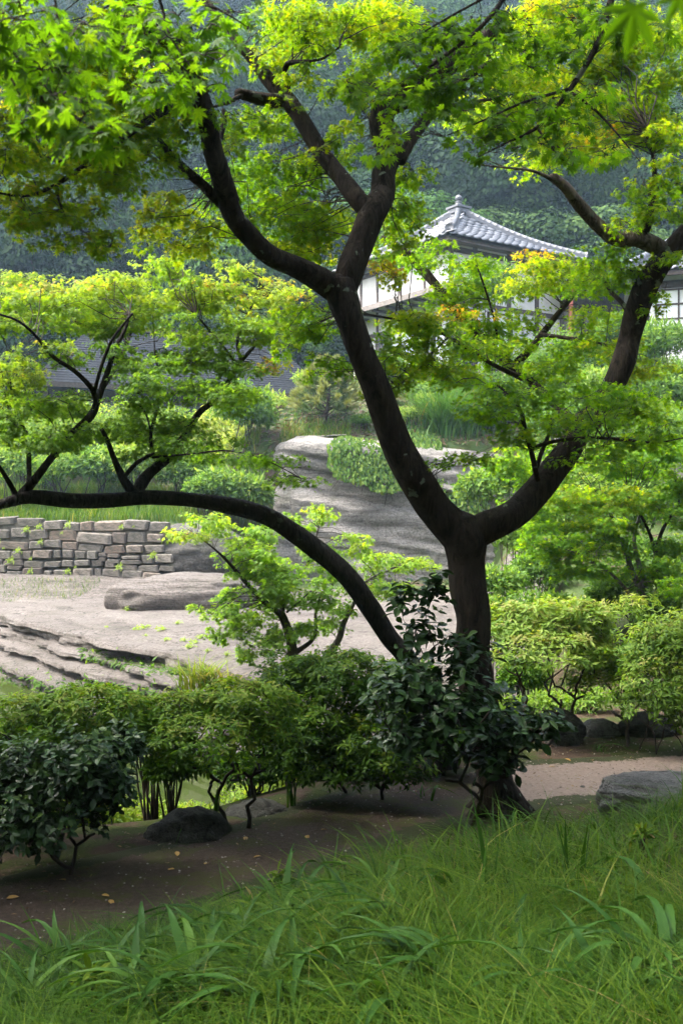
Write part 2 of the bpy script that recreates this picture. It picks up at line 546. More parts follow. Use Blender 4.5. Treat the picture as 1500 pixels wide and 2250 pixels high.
# --- layered sandstone shelf on the far side of the pond
EA = np.array([-8.2, 24.0]); EB = np.array([-1.2, 14.9])
eu = (EB - EA) / np.linalg.norm(EB - EA)
en = np.array([-eu[1], eu[0]]) * -1       # towards the pond (front left)
if en @ (np.array([0, 0]) - EA) < 0: en = -en
T = np.arange(-14, 15.2, 0.10)
S = np.concatenate([np.arange(-17, -1.5, 0.3), np.arange(-1.5, -0.02, 0.09)])
PROF = np.array([(0, 0), (.05, -.02), (.07, -.11), (-.14, -.15), (-.19, -.25), (.0, -.29), (.34, -.33), (.38, -.40), (.20, -.43), (.23, -.48), (.60, -.53), (.66, -.63), (.36, -.68), (.38, -.77), (.78, -.82), (1.06, -.87), (1.10, -.97), (.80, -1.01), (.85, -1.08), (1.26, -1.14), (1.30, -1.26), (1.02, -1.32), (1.0, -1.9)])
STR = np.array([0, 0, 0, 1, 1, 2, 2, 2, 3, 3, 4, 4, 5, 5, 6, 6, 6, 7, 7, 8, 8, 9, 9])
nT = len(T)
offs = np.stack([0.34 * fbm(T * .45, T * 0 + q * 3.1, 4, 100 + q) + .10 * fbm(T * 2.6, T * 0 + q, 3, 140 + q) for q in range(10)], 1)
common = 0.30 * fbm(T * .3, T * 0, 3, 99)
# profile resampled, three points between the given ones
m_ = np.linspace(0, len(PROF) - 1, (len(PROF) - 1) * 4 + 1)
ps = .62 * np.interp(m_, np.arange(len(PROF)), PROF[:, 0]); pz = np.interp(m_, np.arange(len(PROF)), PROF[:, 1])
po = np.stack([np.interp(m_, np.arange(len(PROF)), offs[k][STR]) for k in range(nT)], 0) * np.minimum(m_ / 6 + .45, 1)[None]
TT, SS = np.meshgrid(T, S, indexing='ij')
ztop = lambda t, s: -0.24 + 0.09 * fbm(t * .35, s * .35, 4, 31) * sstep(0, -1.5, s) + .025 * fbm(t * 1.7, s * 1.7, 3, 33)
Zt = ztop(TT, SS)
for a_ in (-0.5, -1.2, -2.4):      # shallow erosion steps on the top
    Zt = Zt + (0.06 if a_ > -2 else .04) * sstep(a_ + .10, a_ - .06, SS + 0.28 * fbm(TT * .4, TT * 0 + a_, 4, 61))
SA = SS + common[:, None] + offs[:, 0:1] * .45 * sstep(-1.5, 0, SS)
X1 = EA[0] + eu[0] * TT + en[0] * SA; Y1 = EA[1] + eu[1] * TT + en[1] * SA
flat_ = (Y1 < 28.1) & (SS < -0.6)
Zt = np.where(flat_, np.maximum(Zt, hgt(X1, Y1) + .06 + .03 * fbm(TT * 1.1, SS * 1.1, 3, 35)), Zt)
Zt = np.where(Y1 > 28.1, np.minimum(Zt, hgt(X1, Y1) - .3), Zt)
PT_ = np.repeat(T[:, None], len(m_), 1)
sp = ps[None] + po + common[:, None] + .03 * fbm(PT_ * 4, pz[None] * 12, 3, 71) + .02 * vnoise(PT_ * 13, pz[None] * 40, 72)
zp = pz[None] * (1 + .12 * fbm(PT_ * .3, pz[None] * 2, 2, 73)) + ztop(PT_, 0 * PT_) - 0.02 + .02 * fbm(PT_ * 3, pz[None] * 8, 3, 75)
X2 = EA[0] + eu[0] * PT_ + en[0] * sp; Y2 = EA[1] + eu[1] * PT_ + en[1] * sp
XX = np.concatenate([X1, X2], 1); YY = np.concatenate([Y1, Y2], 1); Zs = np.concatenate([Zt, zp], 1)
nS = XX.shape[1]
fade = np.maximum(sstep(12.2, 14.5, T), sstep(-11.5, -14, T))[:, None]
Zs = Zs - 1.3 * fade
ky = np.arange(nT - 1)[:, None] * nS + np.arange(nS - 1)[None]
SQ = np.stack([ky, ky + 1, ky + nS + 1, ky + nS], -1).reshape(-1, 4)
slab = place('rock_shelf', mesh_np('rock_shelf', np.stack([XX, YY, Zs], -1).reshape(-1, 3), SQ, M['slab'], None, True),
             label='broad pale sandstone shelf with layered ledges above the pond', cat='rock shelf')

# --- cliff of grey tuff below the house
out_pts = spline([(-1.7, 37, 0, 1), (-2.25, 34, 0, 1), (-2.45, 31.6, 0, 1), (-2.2, 30.4, 0, 1), (-1.5, 29.95, 0, 1), (0, 29.8, 0, 1), (2, 30.0, 0, 1), (4, 30.3, 0, 1), (6.5, 31, 0, 1)], 0.09)[:, :2]
tg = np.gradient(out_pts, axis=0); tg /= np.linalg.norm(tg, axis=1)[:, None]
no = np.stack([tg[:, 1], -tg[:, 0]], 1)
VZ = np.linspace(-0.4, 1, 120)
U = np.concatenate([[0], np.cumsum(np.linalg.norm(np.diff(out_pts, axis=0), axis=1))])
UU, WW = np.meshgrid(U, VZ, indexing='ij')
top = 4.55 - 0.07 * np.maximum(U - 8, 0) + 0.1 * fbm(U * 0.7, U * 0, 3, 81)
ZZ = np.where(WW < 0, WW * 2, WW * top[:, None])
st = ZZ + 0.16 * (out_pts[:, 0:1] + 2) + 0.08 * fbm(UU * 0.6, ZZ * 0.3, 3, 82)
off = 0.19 * fbm(st * 2.6, UU * 0.12, 4, 83) + 0.10 * fbm(UU * 1.3, ZZ * 1.6, 5, 85) - .10 * sstep(.25, .0, np.abs(vnoise(st * 1.15, UU * .1, 87))) - 0.11 * np.clip(ZZ, 0, 5) + 0.26 * sstep(3.62, 3.75, st) - 0.3 * sstep(0.9, 1.0, WW) - 0.09 * np.abs(vnoise(st * 5, UU * 0.25, 86)) - .07 * sstep(.16, .0, np.abs(vnoise(UU * .55, ZZ * .25, 88)))
off = off - 0.5 * sstep(0.94, 1.0, WW) ** 2
CX = out_pts[:, 0:1] + no[:, 0:1] * off; CY = out_pts[:, 1:2] + no[:, 1:2] * off
V = np.stack([CX, CY, ZZ], -1)
lip = V[:, -1:].copy(); lip[..., :2] -= no[:, None] * 1.6; lip[..., 2] += 0.12
V = np.concatenate([V, lip], 1)
w_ = V.shape[1]
k = np.arange(len(U) - 1)[:, None] * w_ + np.arange(w_ - 1)[None]
CQ = np.stack([k, k + w_, k + w_ + 1, k + 1], -1).reshape(-1, 4)
place('rock_cliff', mesh_np('rock_cliff', V.reshape(-1, 3), CQ, M['cliff'], None, True),
      label='grey bedded rock cliff with a squared end below the white house', cat='cliff')


def rock(name, c, r, mat, seed, label, cat='rock', group=None, sub=5, rough=0.22, flat=0.0, rotz=0.0):
    bm = bmesh.new()
    bmesh.ops.create_icosphere(bm, subdivisions=sub, radius=1)
    V = np.array([v.co[:] for v in bm.verts])
    T_ = np.array([[v.index for v in f.verts] for f in bm.faces])
    bm.free()
    a = rough * fbm(V[:, 0] * 1.3 + seed * 5 + V[:, 2] * 0.9, V[:, 1] * 1.3 + V[:, 2] * 1.1, 5, seed)
    a = a + rough * 0.4 * np.abs(fbm(V[:, 0] * 3.5 + seed, V[:, 2] * 3.5 + V[:, 1] * 2, 3, seed + 9))
    V = V * (1 + a)[:, None]
    V = np.sign(V) * np.abs(V) ** (1 - flat * 0.4)
    ca, sa = math.cos(rotz), math.sin(rotz)
    V = V * np.asarray(r)
    V = V @ np.array([[ca, sa, 0], [-sa, ca, 0], [0, 0, 1]])
    me = mesh_np(name, V, T_, mat, None, True)
    o = place(name, me, label=label, cat=cat, group=group)
    o.location = Vector(c)
    return o


rock('boulder', P(385, 1290, 23.5) + np.array([0.15, 0.9, -0.32]), (1.75, 1.2, 0.56), M['slab'], 3, 'low rounded rock outcrop lying on the shelf before the stone wall', 'rock', rough=0.34, sub=5, flat=.75)
rock('rock_outcrop', P(420, 1205, 27.6) + np.array([0, 1.0, -0.3]), (1.6, 1.2, 1.05), M['outcrop'], 5, 'dark mossy rock outcrop at the end of the stone wall', 'rock', sub=5)
g = ground_at(1440, 1745, 4, 12)
rock('flat_rock', P(1475, 1735, 7.25) + np.array([0, 0, -0.10]), (0.50, 0.34, 0.22), M['greyrock'], 8, 'flat pale grey cracked rock at the grass edge beside the path', 'rock', sub=6, rough=0.32, flat=0.7, rotz=0.15)
rock('edge_boulder', P(410, 1850, 6.75) + np.array([0, 0.08, -0.06]), (0.30, 0.24, 0.25), M['boulder'], 11, 'dark rounded boulder on the pond edge under the bare azalea stems', 'boulder')
rock('edge_boulder', P(560, 1800, 7.2) + np.array([0, 0.15, -0.08]), (0.3, 0.22, 0.17), M['boulder'], 12, 'low dark boulder to the right of the azalea stems at the pond edge', 'boulder')
rock('edge_boulder', P(160, 1900, 6.35) + np.array([0, 0.1, -0.12]), (0.55, 0.2, 0.16), M['boulder'], 13, 'long low kerb boulder under the glossy leaved shrub', 'boulder')
rock('path_stone', P(1237, 1612, 9.55) + np.array([0, 0, 0]), (0.20, 0.18, 0.21), M['boulder'], 14, 'taller dark rounded stone behind the sunlit path', 'stone')
rock('path_stone', P(1315, 1605, 9.9) + np.array([0, 0, -0.04]), (0.21, 0.18, 0.16), M['greyrock'], 15, 'lower grey dome shaped stone beside the taller stone behind the path', 'stone')
rock('path_stone', P(1420, 1600, 9.9) + np.array([0, 0, -0.03]), (0.3, 0.2, 0.2), M['boulder'], 16, 'dark stone under the nandina canes by the right border', 'stone')
rock('pebble', ground_at(1279, 1733) + np.array([0, 0, 0.012]), (0.02, 0.016, 0.012), M['boulder'], 17, 'tiny black pebble lying on the sunlit earth path', 'pebble', sub=2)

# ------------------------------------------------------------------ stone retaining wall, stone by stone
m, n, out = nt('wall_stone')
oi = n.nodes.new('ShaderNodeObjectInfo')
c = ramp(n, [(0.0, (0.15, 0.13, 0.11)), (0.25, (0.20, 0.18, 0.16)), (0.5, (0.12, 0.09, 0.08)), (0.7, (0.23, 0.205, 0.18)), (0.85, (0.19, 0.135, 0.105)), (1.0, (0.29, 0.26, 0.225))], oi.outputs['Random']).outputs[0]
v = texco(n); n1 = noise(n, 4, 6, 0.7, v); n2 = noise(n, 22, 5, 0.7, v)
c = mixc(n, ramp(n, [(0.38, (0.85,) * 3), (0.62, (0, 0, 0))], n1.outputs[0]).outputs[0], c, (0.06, 0.06, 0.045))
c = mixc(n, ramp(n, [(0.6, (0, 0, 0)), (0.72, (0.6,) * 3)], n2.outputs[0]).outputs[0], c, (0.36, 0.34, 0.31))
pbsdf(n, out, c, 0.9, bump(n, n2.outputs[0], 0.9, 0.05), 0.2)
M['stone'] = m
M['joint'] = plain('joint_earth', (0.10, 0.09, 0.07), 0.95, 0.4, 8)


def stone_variant(i):
    bm = bmesh.new()
    bmesh.ops.create_cube(bm, size=1.0)
    r_ = random.Random(100 + i)
    for v_ in bm.verts:
        v_.co += Vector((r_.uniform(-.08, .08), r_.uniform(-.05, .05), r_.uniform(-.10, .10)))
    bmesh.ops.bevel(bm, geom=list(bm.edges), offset=0.10, segments=1, affect='EDGES')
    me = bpy.data.meshes.new('stone'); bm.to_mesh(me); bm.free()
    me.materials.append(M['stone'])
    return me


SV = [stone_variant(i) for i in range(8)]
WA = np.array([-14.0, 28.6]); WB = np.array([-4.9, 27.6])
wl = np.linalg.norm(WB - WA); wu = (WB - WA) / wl; wnv = np.array([wu[1], -wu[0]])
wall = thing('stone_wall', (WA[0], WA[1], 0.3), 'old dry stone retaining wall of uneven blocks below the grass bank', 'stone wall')
mbw = MB()
mbw.box(np.array([*(0.5 * (WA + WB) - wnv * 0.26), 1.0]), (wl / 2, 0.2, 0.9), [[wu[0], wu[1], 0], [-wu[1], wu[0], 0], [0, 0, 1]])
place('backing', mbw.mesh('backing', M['joint']), wall)
z0 = 0.25
hs = [0.2, 0.26, 0.2, 0.27, 0.25, 0.32, 0.30]
ang = math.atan2(wu[1], wu[0])
nst = 0
for ci, hc in enumerate(hs):
    a = random.uniform(-0.4, 0)
    while a < wl:
        w = random.uniform(0.28, 0.75) * (1.3 if ci >= 4 else 0.85)
        split = ci in (1, 3) and random.random() < 0.3
        for part_i in range(2 if split else 1):
            hh = hc / 2 if split else hc
            zc = z0 + hh * (part_i + 0.5)
            mid = a + w / 2
            dz = -0.028 * (mid - 4) + 0.045 * math.sin(mid * 1.7 + ci) + random.uniform(-.02, .02)
            o = place('stone', SV[nst % 8], wall)
            cpos = WA + wu * mid + wnv * (0.012 * random.uniform(-1, 1.6) - 0.06 * ci * 0.5)
            o.matrix_basis = (Matrix.Translation((cpos[0], cpos[1], zc + dz)) @ Matrix.Rotation(ang + random.uniform(-.03, .03), 4, 'Z')
                              @ Matrix.Rotation(random.uniform(-.06, .06), 4, 'Y') @ Matrix.Diagonal((w - random.uniform(.01, .05), random.uniform(.3, .42), (hh - 0.02) * random.uniform(.86, 1.06), 1)))
            nst += 1
        a += w
    z0 += hc

# ------------------------------------------------------------------ white temple house with a pyramid roof of grey tiles
def tile_mat():
    m, n, out = nt('grey_roof_tile')
    oi = n.nodes.new('ShaderNodeObjectInfo')
    nz = noise(n, 5, 4, 0.6, texco(n))
    c = ramp(n, [(0, (0.065, 0.07, 0.082)), (1, (0.13, 0.135, 0.15))], oi.outputs['Random']).outputs[0]
    c = mixc(n, mixfac(n, nz.outputs[0], 0.5), c, (0.12, 0.12, 0.13))
    pbsdf(n, out, c, 0.42, bump(n, nz.outputs[0], 0.1, 0.01), 0.4)
    return m


M['tile'] = tile_mat()
M['plaster'] = plain('white_plaster', (0.47, 0.47, 0.45), 0.85, 0.14, 2.2, 0.1)
M['oldwood'] = plain('dark_weathered_timber', (0.055, 0.042, 0.036), 0.75, 0.4, 9, 0.3)
M['greywood'] = plain('greyed_board', (0.13, 0.115, 0.105), 0.75, 0.3, 9, 0.3)
M['shoji'] = plain('paper_screen', (0.60, 0.62, 0.60), 0.9, 0.05, 2, 0.05)
M['redpost'] = plain('red_brown_post', (0.28, 0.085, 0.055), 0.6, 0.2, 6, 0.1)
M['darkroof'] = plain('dark_slate_shingle', (0.018, 0.020, 0.024), 0.9, 0.4, 7, 0.4, 0.05)
M['glass'] = plain('dull_window_glass', (0.05, 0.06, 0.06), 0.15, 0.2, 1, 0.0, 0.6)


def tile_mesh(w, l, name='roof_tile', mat=None):
    # wavy pan with a raised roll on one side and a thick lower lip
    xs = np.linspace(-0.5, 0.5, 8)
    pr = 0.10 * np.exp(-((xs - 0.33) / 0.13) ** 2) - 0.055 * np.cos((xs + 0.14) / 0.36 * np.pi / 2) * (np.abs(xs + 0.14) < 0.36)
    V = []
    for y, dz in ((-0.56, 0.045), (0.5, 0.0)):
        for x, p in zip(xs, pr): V.append((x * w, y * l, p * w + dz))
    for x, p in zip(xs, pr): V.append((x * w, -0.56 * l, p * w + 0.045 - 0.05))
    Q = [[i, i + 1, i + 9, i + 8] for i in range(7)] + [[16 + i, 17 + i, i + 1, i] for i in range(7)]
    return mesh_np(name, np.array(V), np.array(Q), mat or M['tile'], None, True)


def mat_from(o, x, y, z):
    m = Matrix.Identity(4)
    for i in range(3):
        m[i][0] = x[i]; m[i][1] = y[i]; m[i][2] = z[i]; m[i][3] = o[i]
    return m


def unit(v):
    v = np.asarray(v, float); return v / np.linalg.norm(v)


def tile_face(parent, A, B, C, ncol, nrow, sag, tile, maxn=400, name='roof_tile'):
    """tiles on the triangular or trapezoid roof face: eave A to B, apex C (a point) """
    A, B, C = map(np.asarray, (A, B, C))
    L = np.linalg.norm(B - A); xd = (B - A) / L
    mid = C - A - xd * ((C - A) @ xd)
    ac = (C - A) @ xd
    for r_ in range(nrow):
        t = (r_ + 0.5) / nrow
        lo = ac * t; hi = L - (L - ac) * t
        t0, t1 = r_ / nrow, (r_ + 1) / nrow
        p0 = mid * t0 - np.array([0, 0, sag * math.sin(math.pi * t0)]); p1 = mid * t1 - np.array([0, 0, sag * math.sin(math.pi * t1)])
        yd = unit(p1 - p0); zd = np.cross(xd, yd)
        if zd[2] < 0: zd = -zd
        for c_ in range(ncol):
            a = (c_ + 0.5) / ncol * L
            if a < lo - 0.12 or a > hi + 0.12: continue
            o = place(name, tile, parent)
            j = 0.006
            o.matrix_basis = mat_from(A + xd * a + 0.5 * (p0 + p1) + zd * 0.03 + rng.normal(0, j, 3), xd, yd, np.cross(xd, yd)) @ Matrix.Rotation(rng.normal(0, 0.012), 4, 'Z')


def slabtri(A, B, C, sag, n=10, th=0.05):
    mb = MB()
    rows = []
    for i in range(n + 1):
        t = i / n
        dz = np.array([0, 0, -sag * math.sin(math.pi * t)])
        rows += [A + (C - A) * t + dz, B + (C - B) * t + dz]
    mb.add(rows, [[2 * i, 2 * i + 1, 2 * i + 3, 2 * i + 2] for i in range(n)])
    return mb


th = R(34.5); s_ = 8.1
hu = np.array([math.cos(th), math.sin(th), 0]); hv = np.array([-math.sin(th), math.cos(th), 0]); hz = np.array([0, 0, 1.0])
HC = P(985, 512, 38.0)                                   # near eave corner
house = thing('temple_house', (HC + (hu + hv) * s_ / 2) * np.array([1, 1, 0]) + hz * 7.3, 'white plastered temple house with a pyramid roof of grey tiles and finial', 'house')


def H(a, b, z): return HC * np.array([1, 1, 0]) + hu * a + hv * b + hz * z


def hbox(name, a0, a1, b0, b1, z0, z1, mat, parent):
    mb = MB()
    mb.box(H((a0 + a1) / 2, (b0 + b1) / 2, (z0 + z1) / 2), ((a1 - a0) / 2, (b1 - b0) / 2, (z1 - z0) / 2), [hu, hv, hz])
    return place(name, mb.mesh(name, mat), parent)


ZE = HC[2]
apex = H(s_ / 2, s_ / 2, 15.3)
c0, c1, c2, c3 = H(0, 0, ZE), H(s_, 0, ZE + 0.05), H(s_, s_, ZE), H(0, s_, ZE + 0.05)
SAG = 0.22
mb = MB()
for A, B in ((c0, c1), (c1, c2), (c2, c3), (c3, c0)):
    sub_ = slabtri(A, B, apex, SAG)
    mb.add(np.vstack(sub_.v), np.vstack(sub_.q))
mb.add([c0 - hz * .1, c1 - hz * .1, c2 - hz * .1, c3 - hz * .1], [[0, 1, 2, 3]])
roof = part_parent(place('roof', mb.mesh('roof', M['greywood']), house))
TM = tile_mesh(s_ / 20, 4.8 / 11)
tile_face(roof, c0, c1, apex, 20, 11, SAG, TM)
tile_face(roof, c3, c0, apex, 20, 11, SAG, TM)
# far faces, out of sight: joined
RM = MB()
# ridge tiles along the hips
def ridge(parent, A, B, sag, n, r, lift=0.06, name='ridge_tile', base=True):
    mbr = MB()
    an = np.linspace(-0.15, math.pi + 0.15, 9)
    L = np.linalg.norm(B - A) / n
    prof = np.stack([np.cos(an) * r, np.zeros(9), np.sin(an) * r], 1)
    V = np.vstack([prof * [1.08, 0, 1.08] + [0, -0.5 * L, 0], prof * [1.08, 0, 1.08] + [0, -0.36 * L, 0], prof + [0, -0.33 * L, 0], prof + [0, 0.5 * L, 0]])
    Q = [[k * 9 + i, k * 9 + i + 1, k * 9 + i + 10, k * 9 + i + 9] for k in range(3) for i in range(8)]
    me = mesh_np(name, V, np.array(Q), M['tile'], None, True)
    pts = []
    for i in range(n + 1):
        t = i / n; pts.append(A + (B - A) * t - hz * sag * math.sin(math.pi * t))
    bb = MB()
    for i in range(n):
        p0, p1 = pts[i], pts[i + 1]
        yd = unit(p1 - p0); xd = unit(np.cross(yd, hz)); zd = np.cross(xd, yd)
        o = place(name, me, parent)
        o.matrix_basis = mat_from(0.5 * (p0 + p1) + zd * (lift + 0.10), xd, yd, zd)
        bb.box(0.5 * (p0 + p1) + zd * (lift * 0.5 + 0.02), (r * 1.15, np.linalg.norm(p1 - p0) / 2, 0.05), [xd, yd, zd])
        bb.box(0.5 * (p0 + p1) + zd * (lift * 0.5 + 0.085), (r * 0.95, np.linalg.norm(p1 - p0) / 2, 0.03), [xd, yd, zd])
    if base: place('ridge_course', bb.mesh('ridge_course', M['tile']), parent)


for cc in (c0, c1, c3, c2):
    ridge(roof, cc + (apex - cc) * 0.06, cc + (apex - cc) * 0.95, SAG, 20, 0.11)
# end ornaments on the hips
for cc in (c0, c1):
    d_ = unit((cc - apex) * [1, 1, 0]); x_ = np.cross(d_, hz)
    base_ = cc - d_ * 0.3 + hz * 0.22
    mb = MB()
    an = np.linspace(0, 2 * np.pi, 13)[:-1]
    for rr, off, lz in ((0.17, 0.0, 0.06), (0.11, 0.06, -0.10)):
        ring = [base_ + hz * lz + d_ * (off + 0.06) + (x_ * math.cos(q) + hz * math.sin(q)) * rr for q in an]
        ring2 = [p - d_ * 0.14 for p in ring]
        mb.add(ring + ring2 + [base_ + hz * lz + d_ * (off + 0.09)], [[i, (i + 1) % 12, 12 + (i + 1) % 12, 12 + i] for i in range(12)], [[i, (i + 1) % 12, 24] for i in range(12)])
    for sg in (-1, 1):
        mb.box(base_ + x_ * sg * 0.2 - hz * 0.08, (0.09, 0.05, 0.07), [x_, d_, hz])
    place('ridge_end_ornament', mb.mesh('ridge_end_ornament', M['tile'], True), roof)


def lathe(prof, c, sides=16):
    an = np.linspace(0, 2 * np.pi, sides, endpoint=False)
    V = np.array([[c[0] + r_ * math.cos(q), c[1] + r_ * math.sin(q), c[2] + z] for r_, z in prof for q in an])
    i = np.arange(len(prof) - 1)[:, None] * sides; j = np.arange(sides)[None]; k = (j + 1) % sides
    return V, np.stack([i + j, i + k, i + sides + k, i + sides + j], -1).reshape(-1, 4)


mb = MB()
mb.box(apex + hz * 0.05, (0.34, 0.34, 0.09), [hu, hv, hz])
mb.box(apex + hz * 0.21, (0.40, 0.40, 0.045), [hu, hv, hz])
mb.add(*lathe([(0.24, 0.24), (0.23, 0.28), (0.16, 0.36), (0.13, 0.43), (0.16, 0.45), (0.155, 0.49), (0.085, 0.51), (0.08, 0.54), (0.14, 0.58), (0.16, 0.66), (0.12, 0.74), (0.04, 0.79), (0.0, 0.81)], apex))
place('finial', mb.mesh('finial', M['tile'], False), roof)
# eave board and rafters
hbox('eave_board', 0.06, s_ - 0.06, 0.06, 0.14, ZE - 0.2, ZE - 0.06, M['oldwood'], roof)
hbox('eave_board', 0.06, 0.14, 0.14, s_ - 0.06, ZE - 0.2, ZE - 0.06, M['oldwood'], roof)
w0, w1 = 0.75, s_ - 0.75
hbox('wall', w0, w1, w0, w1, 3.6, ZE - 0.1, M['plaster'], house)
for a in (0.0, 1.25, 3.1, 4.7, 6.2):
    hbox('post', w0 - 0.03 + a - (0 if a == 0 else .07), w0 + 0.12 + a, w0 - 0.035, w0 + 0.08, 7.3, ZE - 0.1, M['oldwood'], house)
for b in (1.6, 3.2, 4.8, 6.0):
    hbox('post', w0 - 0.035, w0 + 0.08, w0 + b - 0.07, w0 + b + 0.07, 7.3, ZE - 0.1, M['oldwood'], house)
hbox('beam', w0 + 0.12, w1, w0 - 0.05, w0 + 0.03, ZE - 0.42, ZE - 0.2, M['oldwood'], house)
hbox('beam', w0 - 0.05, w0 + 0.03, w0 + 0.08, w1, ZE - 0.42, ZE - 0.2, M['oldwood'], house)
hbox('beam', w0 - 0.045, w0 + 0.03, w0 + 0.1, w1, 9.75, 9.93, M['oldwood'], house)
hbox('beam', w0 + 0.12, w1, w0 - 0.045, w0 + 0.03, 10.4, 10.58, M['oldwood'], house)
# lower pent roof along the left wall
mb = MB()
mb.add([H(w0, -0.1, 11.25), H(w0, s_, 11.25), H(-0.45, s_ + .3, 10.78), H(-0.45, -0.5, 10.78),
        H(w0, -0.1, 11.15), H(w0, s_, 11.15), H(-0.45, s_ + .3, 10.66), H(-0.45, -0.5, 10.66)],
       [[0, 1, 2, 3], [7, 6, 5, 4], [3, 2, 6, 7], [0, 3, 7, 4]])
pent = part_parent(place('pent_roof', mb.mesh('pent_roof', M['greywood']), house))
hbox('fascia_board', -0.5, -0.42, -0.5, s_ + .3, 10.6, 10.82, M['greywood'], pent)
for b in np.arange(-0.2, s_, 0.9):
    hbox('rafter', -0.4, w0 - 0.05, b, b + 0.1, 10.52, 10.63, M['oldwood'], pent)
# lattice windows and pale shutters
for (face, p0, wd, z0_, z1_, kind_) in (('l', 1.0, 1.0, 8.0, 9.7, 'lat'), ('l', 2.2, 0.9, 8.0, 9.7, 'shut'), ('l', 3.9, 0.9, 8.0, 9.7, 'lat'), ('r', 0.35, 0.8, 8.0, 10.2, 'lat'), ('r', 2.0, 1.2, 8.0, 10.2, 'shut')):
    def fb(nm, q0, q1, dep, za, zb, mt, par):
        if face == 'l': return hbox(nm, w0 - dep, w0 + 0.01, w0 + q0, w0 + q1, za, zb, mt, par)
        return hbox(nm, w0 + q0, w0 + q1, w0 - dep, w0 + 0.01, za, zb, mt, par)
    wnd = part_parent(fb('window', p0, p0 + wd, 0.03, z0_, z1_, M['shoji'] if kind_ == 'shut' else M['glass'], house))
    fb('frame', p0 - 0.08, p0, 0.07, z0_ - .08, z1_ + .08, M['oldwood'], wnd); fb('frame', p0 + wd, p0 + wd + .08, 0.07, z0_ - .08, z1_ + .08, M['oldwood'], wnd)
    fb('frame', p0, p0 + wd, 0.07, z1_, z1_ + .08, M['oldwood'], wnd); fb('frame', p0, p0 + wd, 0.07, z0_ - .08, z0_, M['oldwood'], wnd)
    if kind_ == 'lat':
        for q in np.arange(0.16, wd, 0.2): fb('bar', p0 + q, p0 + q + 0.03, 0.055, z0_, z1_, M['greywood'], wnd)
        for q in np.arange(0.4, z1_ - z0_, 0.42): fb('bar', p0, p0 + wd, 0.05, z0_ + q, z0_ + q + .03, M['greywood'], wnd)

# ------------------------------------------------------------------ dark wooden corridor right of the house
def obox(name, c, h, mat, parent, ax=None):
    mb = MB(); mb.box(c, h, ax); return place(name, mb.mesh(name, mat), parent)


cq = P(1300, 690, 42)
corr = thing('wooden_corridor', (cq[0], 42, 7.4), 'dark timber corridor with a red brown post between the two tiled houses', 'corridor')
obox('wall', (cq[0] + 0.6, 42.6, 9.4), (2.0, 0.1, 2.0), M['oldwood'], corr)
obox('roof', (cq[0] + 0.6, 42.0, 11.55), (2.3, 1.2, 0.10), M['darkroof'], corr)
for i in range(4): obox('panel', (cq[0] - 0.7 + i * 0.85, 42.47, 10.3), (0.36, 0.03, 0.42), M['greywood'], corr)
obox('post', P(1253, 690, 41.0) * [1, 1, 0] + [0, 0, 9.4], (0.075, 0.075, 2.0), M['redpost'], corr)
obox('post', P(1402, 800, 36.0) * [1, 1, 0] + [0, 0, 8.3], (0.05, 0.05, 1.1), M['redpost'], corr)

# ------------------------------------------------------------------ second tiled house at the right border
hs2 = thing('tiled_house', P(1600, 800, 35) * [1, 1, 0] + [0, 0, 7.3], 'second tiled roof house with paper window at the right border', 'house')
A2 = P(1372, 598, 34.0); B2 = np.array([A2[0] + 9.5, 31.0, A2[2]]); apx = np.array([A2[0] + 4.6, 38.5, A2[2] + 3.4])
back = np.array([A2[0] + 2.5, 43.0, A2[2]])
mb = MB()
for a_, b_ in ((A2, B2), (back, A2)):
    q = slabtri(a_, b_, apx, 0.2); mb.add(np.vstack(q.v), np.vstack(q.q))
r2 = part_parent(place('roof', mb.mesh('roof', M['greywood']), hs2))
TM2 = tile_mesh(0.42, 0.46)
tile_face(r2, A2, B2, apx, 23, 14, 0.2, TM2)
ridge(r2, A2 + (apx - A2) * .05, apx, 0.2, 24, 0.13)
xd = unit(B2 - A2); yd = np.array([-xd[1], xd[0], 0])
ax2 = [xd, yd, hz]
obox('eave_board', A2 + xd * 4.7 + yd * 0.1 - hz * .1, (4.7, 0.05, 0.08), M['oldwood'], r2, ax2)
obox('wall', A2 * [1, 1, 0] + xd * 5.2 + yd * 2.2 + hz * 8.9, (4.4, 1.4, 1.6), M['plaster'], hs2, ax2)
obox('beam', A2 * [1, 1, 0] + xd * 5.2 + yd * 0.78 + hz * 10.05, (4.4, 0.05, 0.12), M['oldwood'], hs2, ax2)
for q in range(3):
    wc_ = A2 * [1, 1, 0] + xd * (1.75 + q * 1.7) + yd * 0.77 + hz * 9.1
    wnd = part_parent(obox('window', wc_, (0.72, 0.03, 0.75), M['shoji'], hs2, ax2))
    for e in (-0.74, 0, 0.74): obox('bar', wc_ + xd * e - yd * 0.02, (0.03, 0.04, 0.78), M['oldwood'], wnd, ax2)
    for e in (-0.75, -0.25, 0.25, 0.75): obox('bar', wc_ + hz * e - yd * 0.03, (0.76, 0.035, 0.025), M['oldwood'], wnd, ax2)

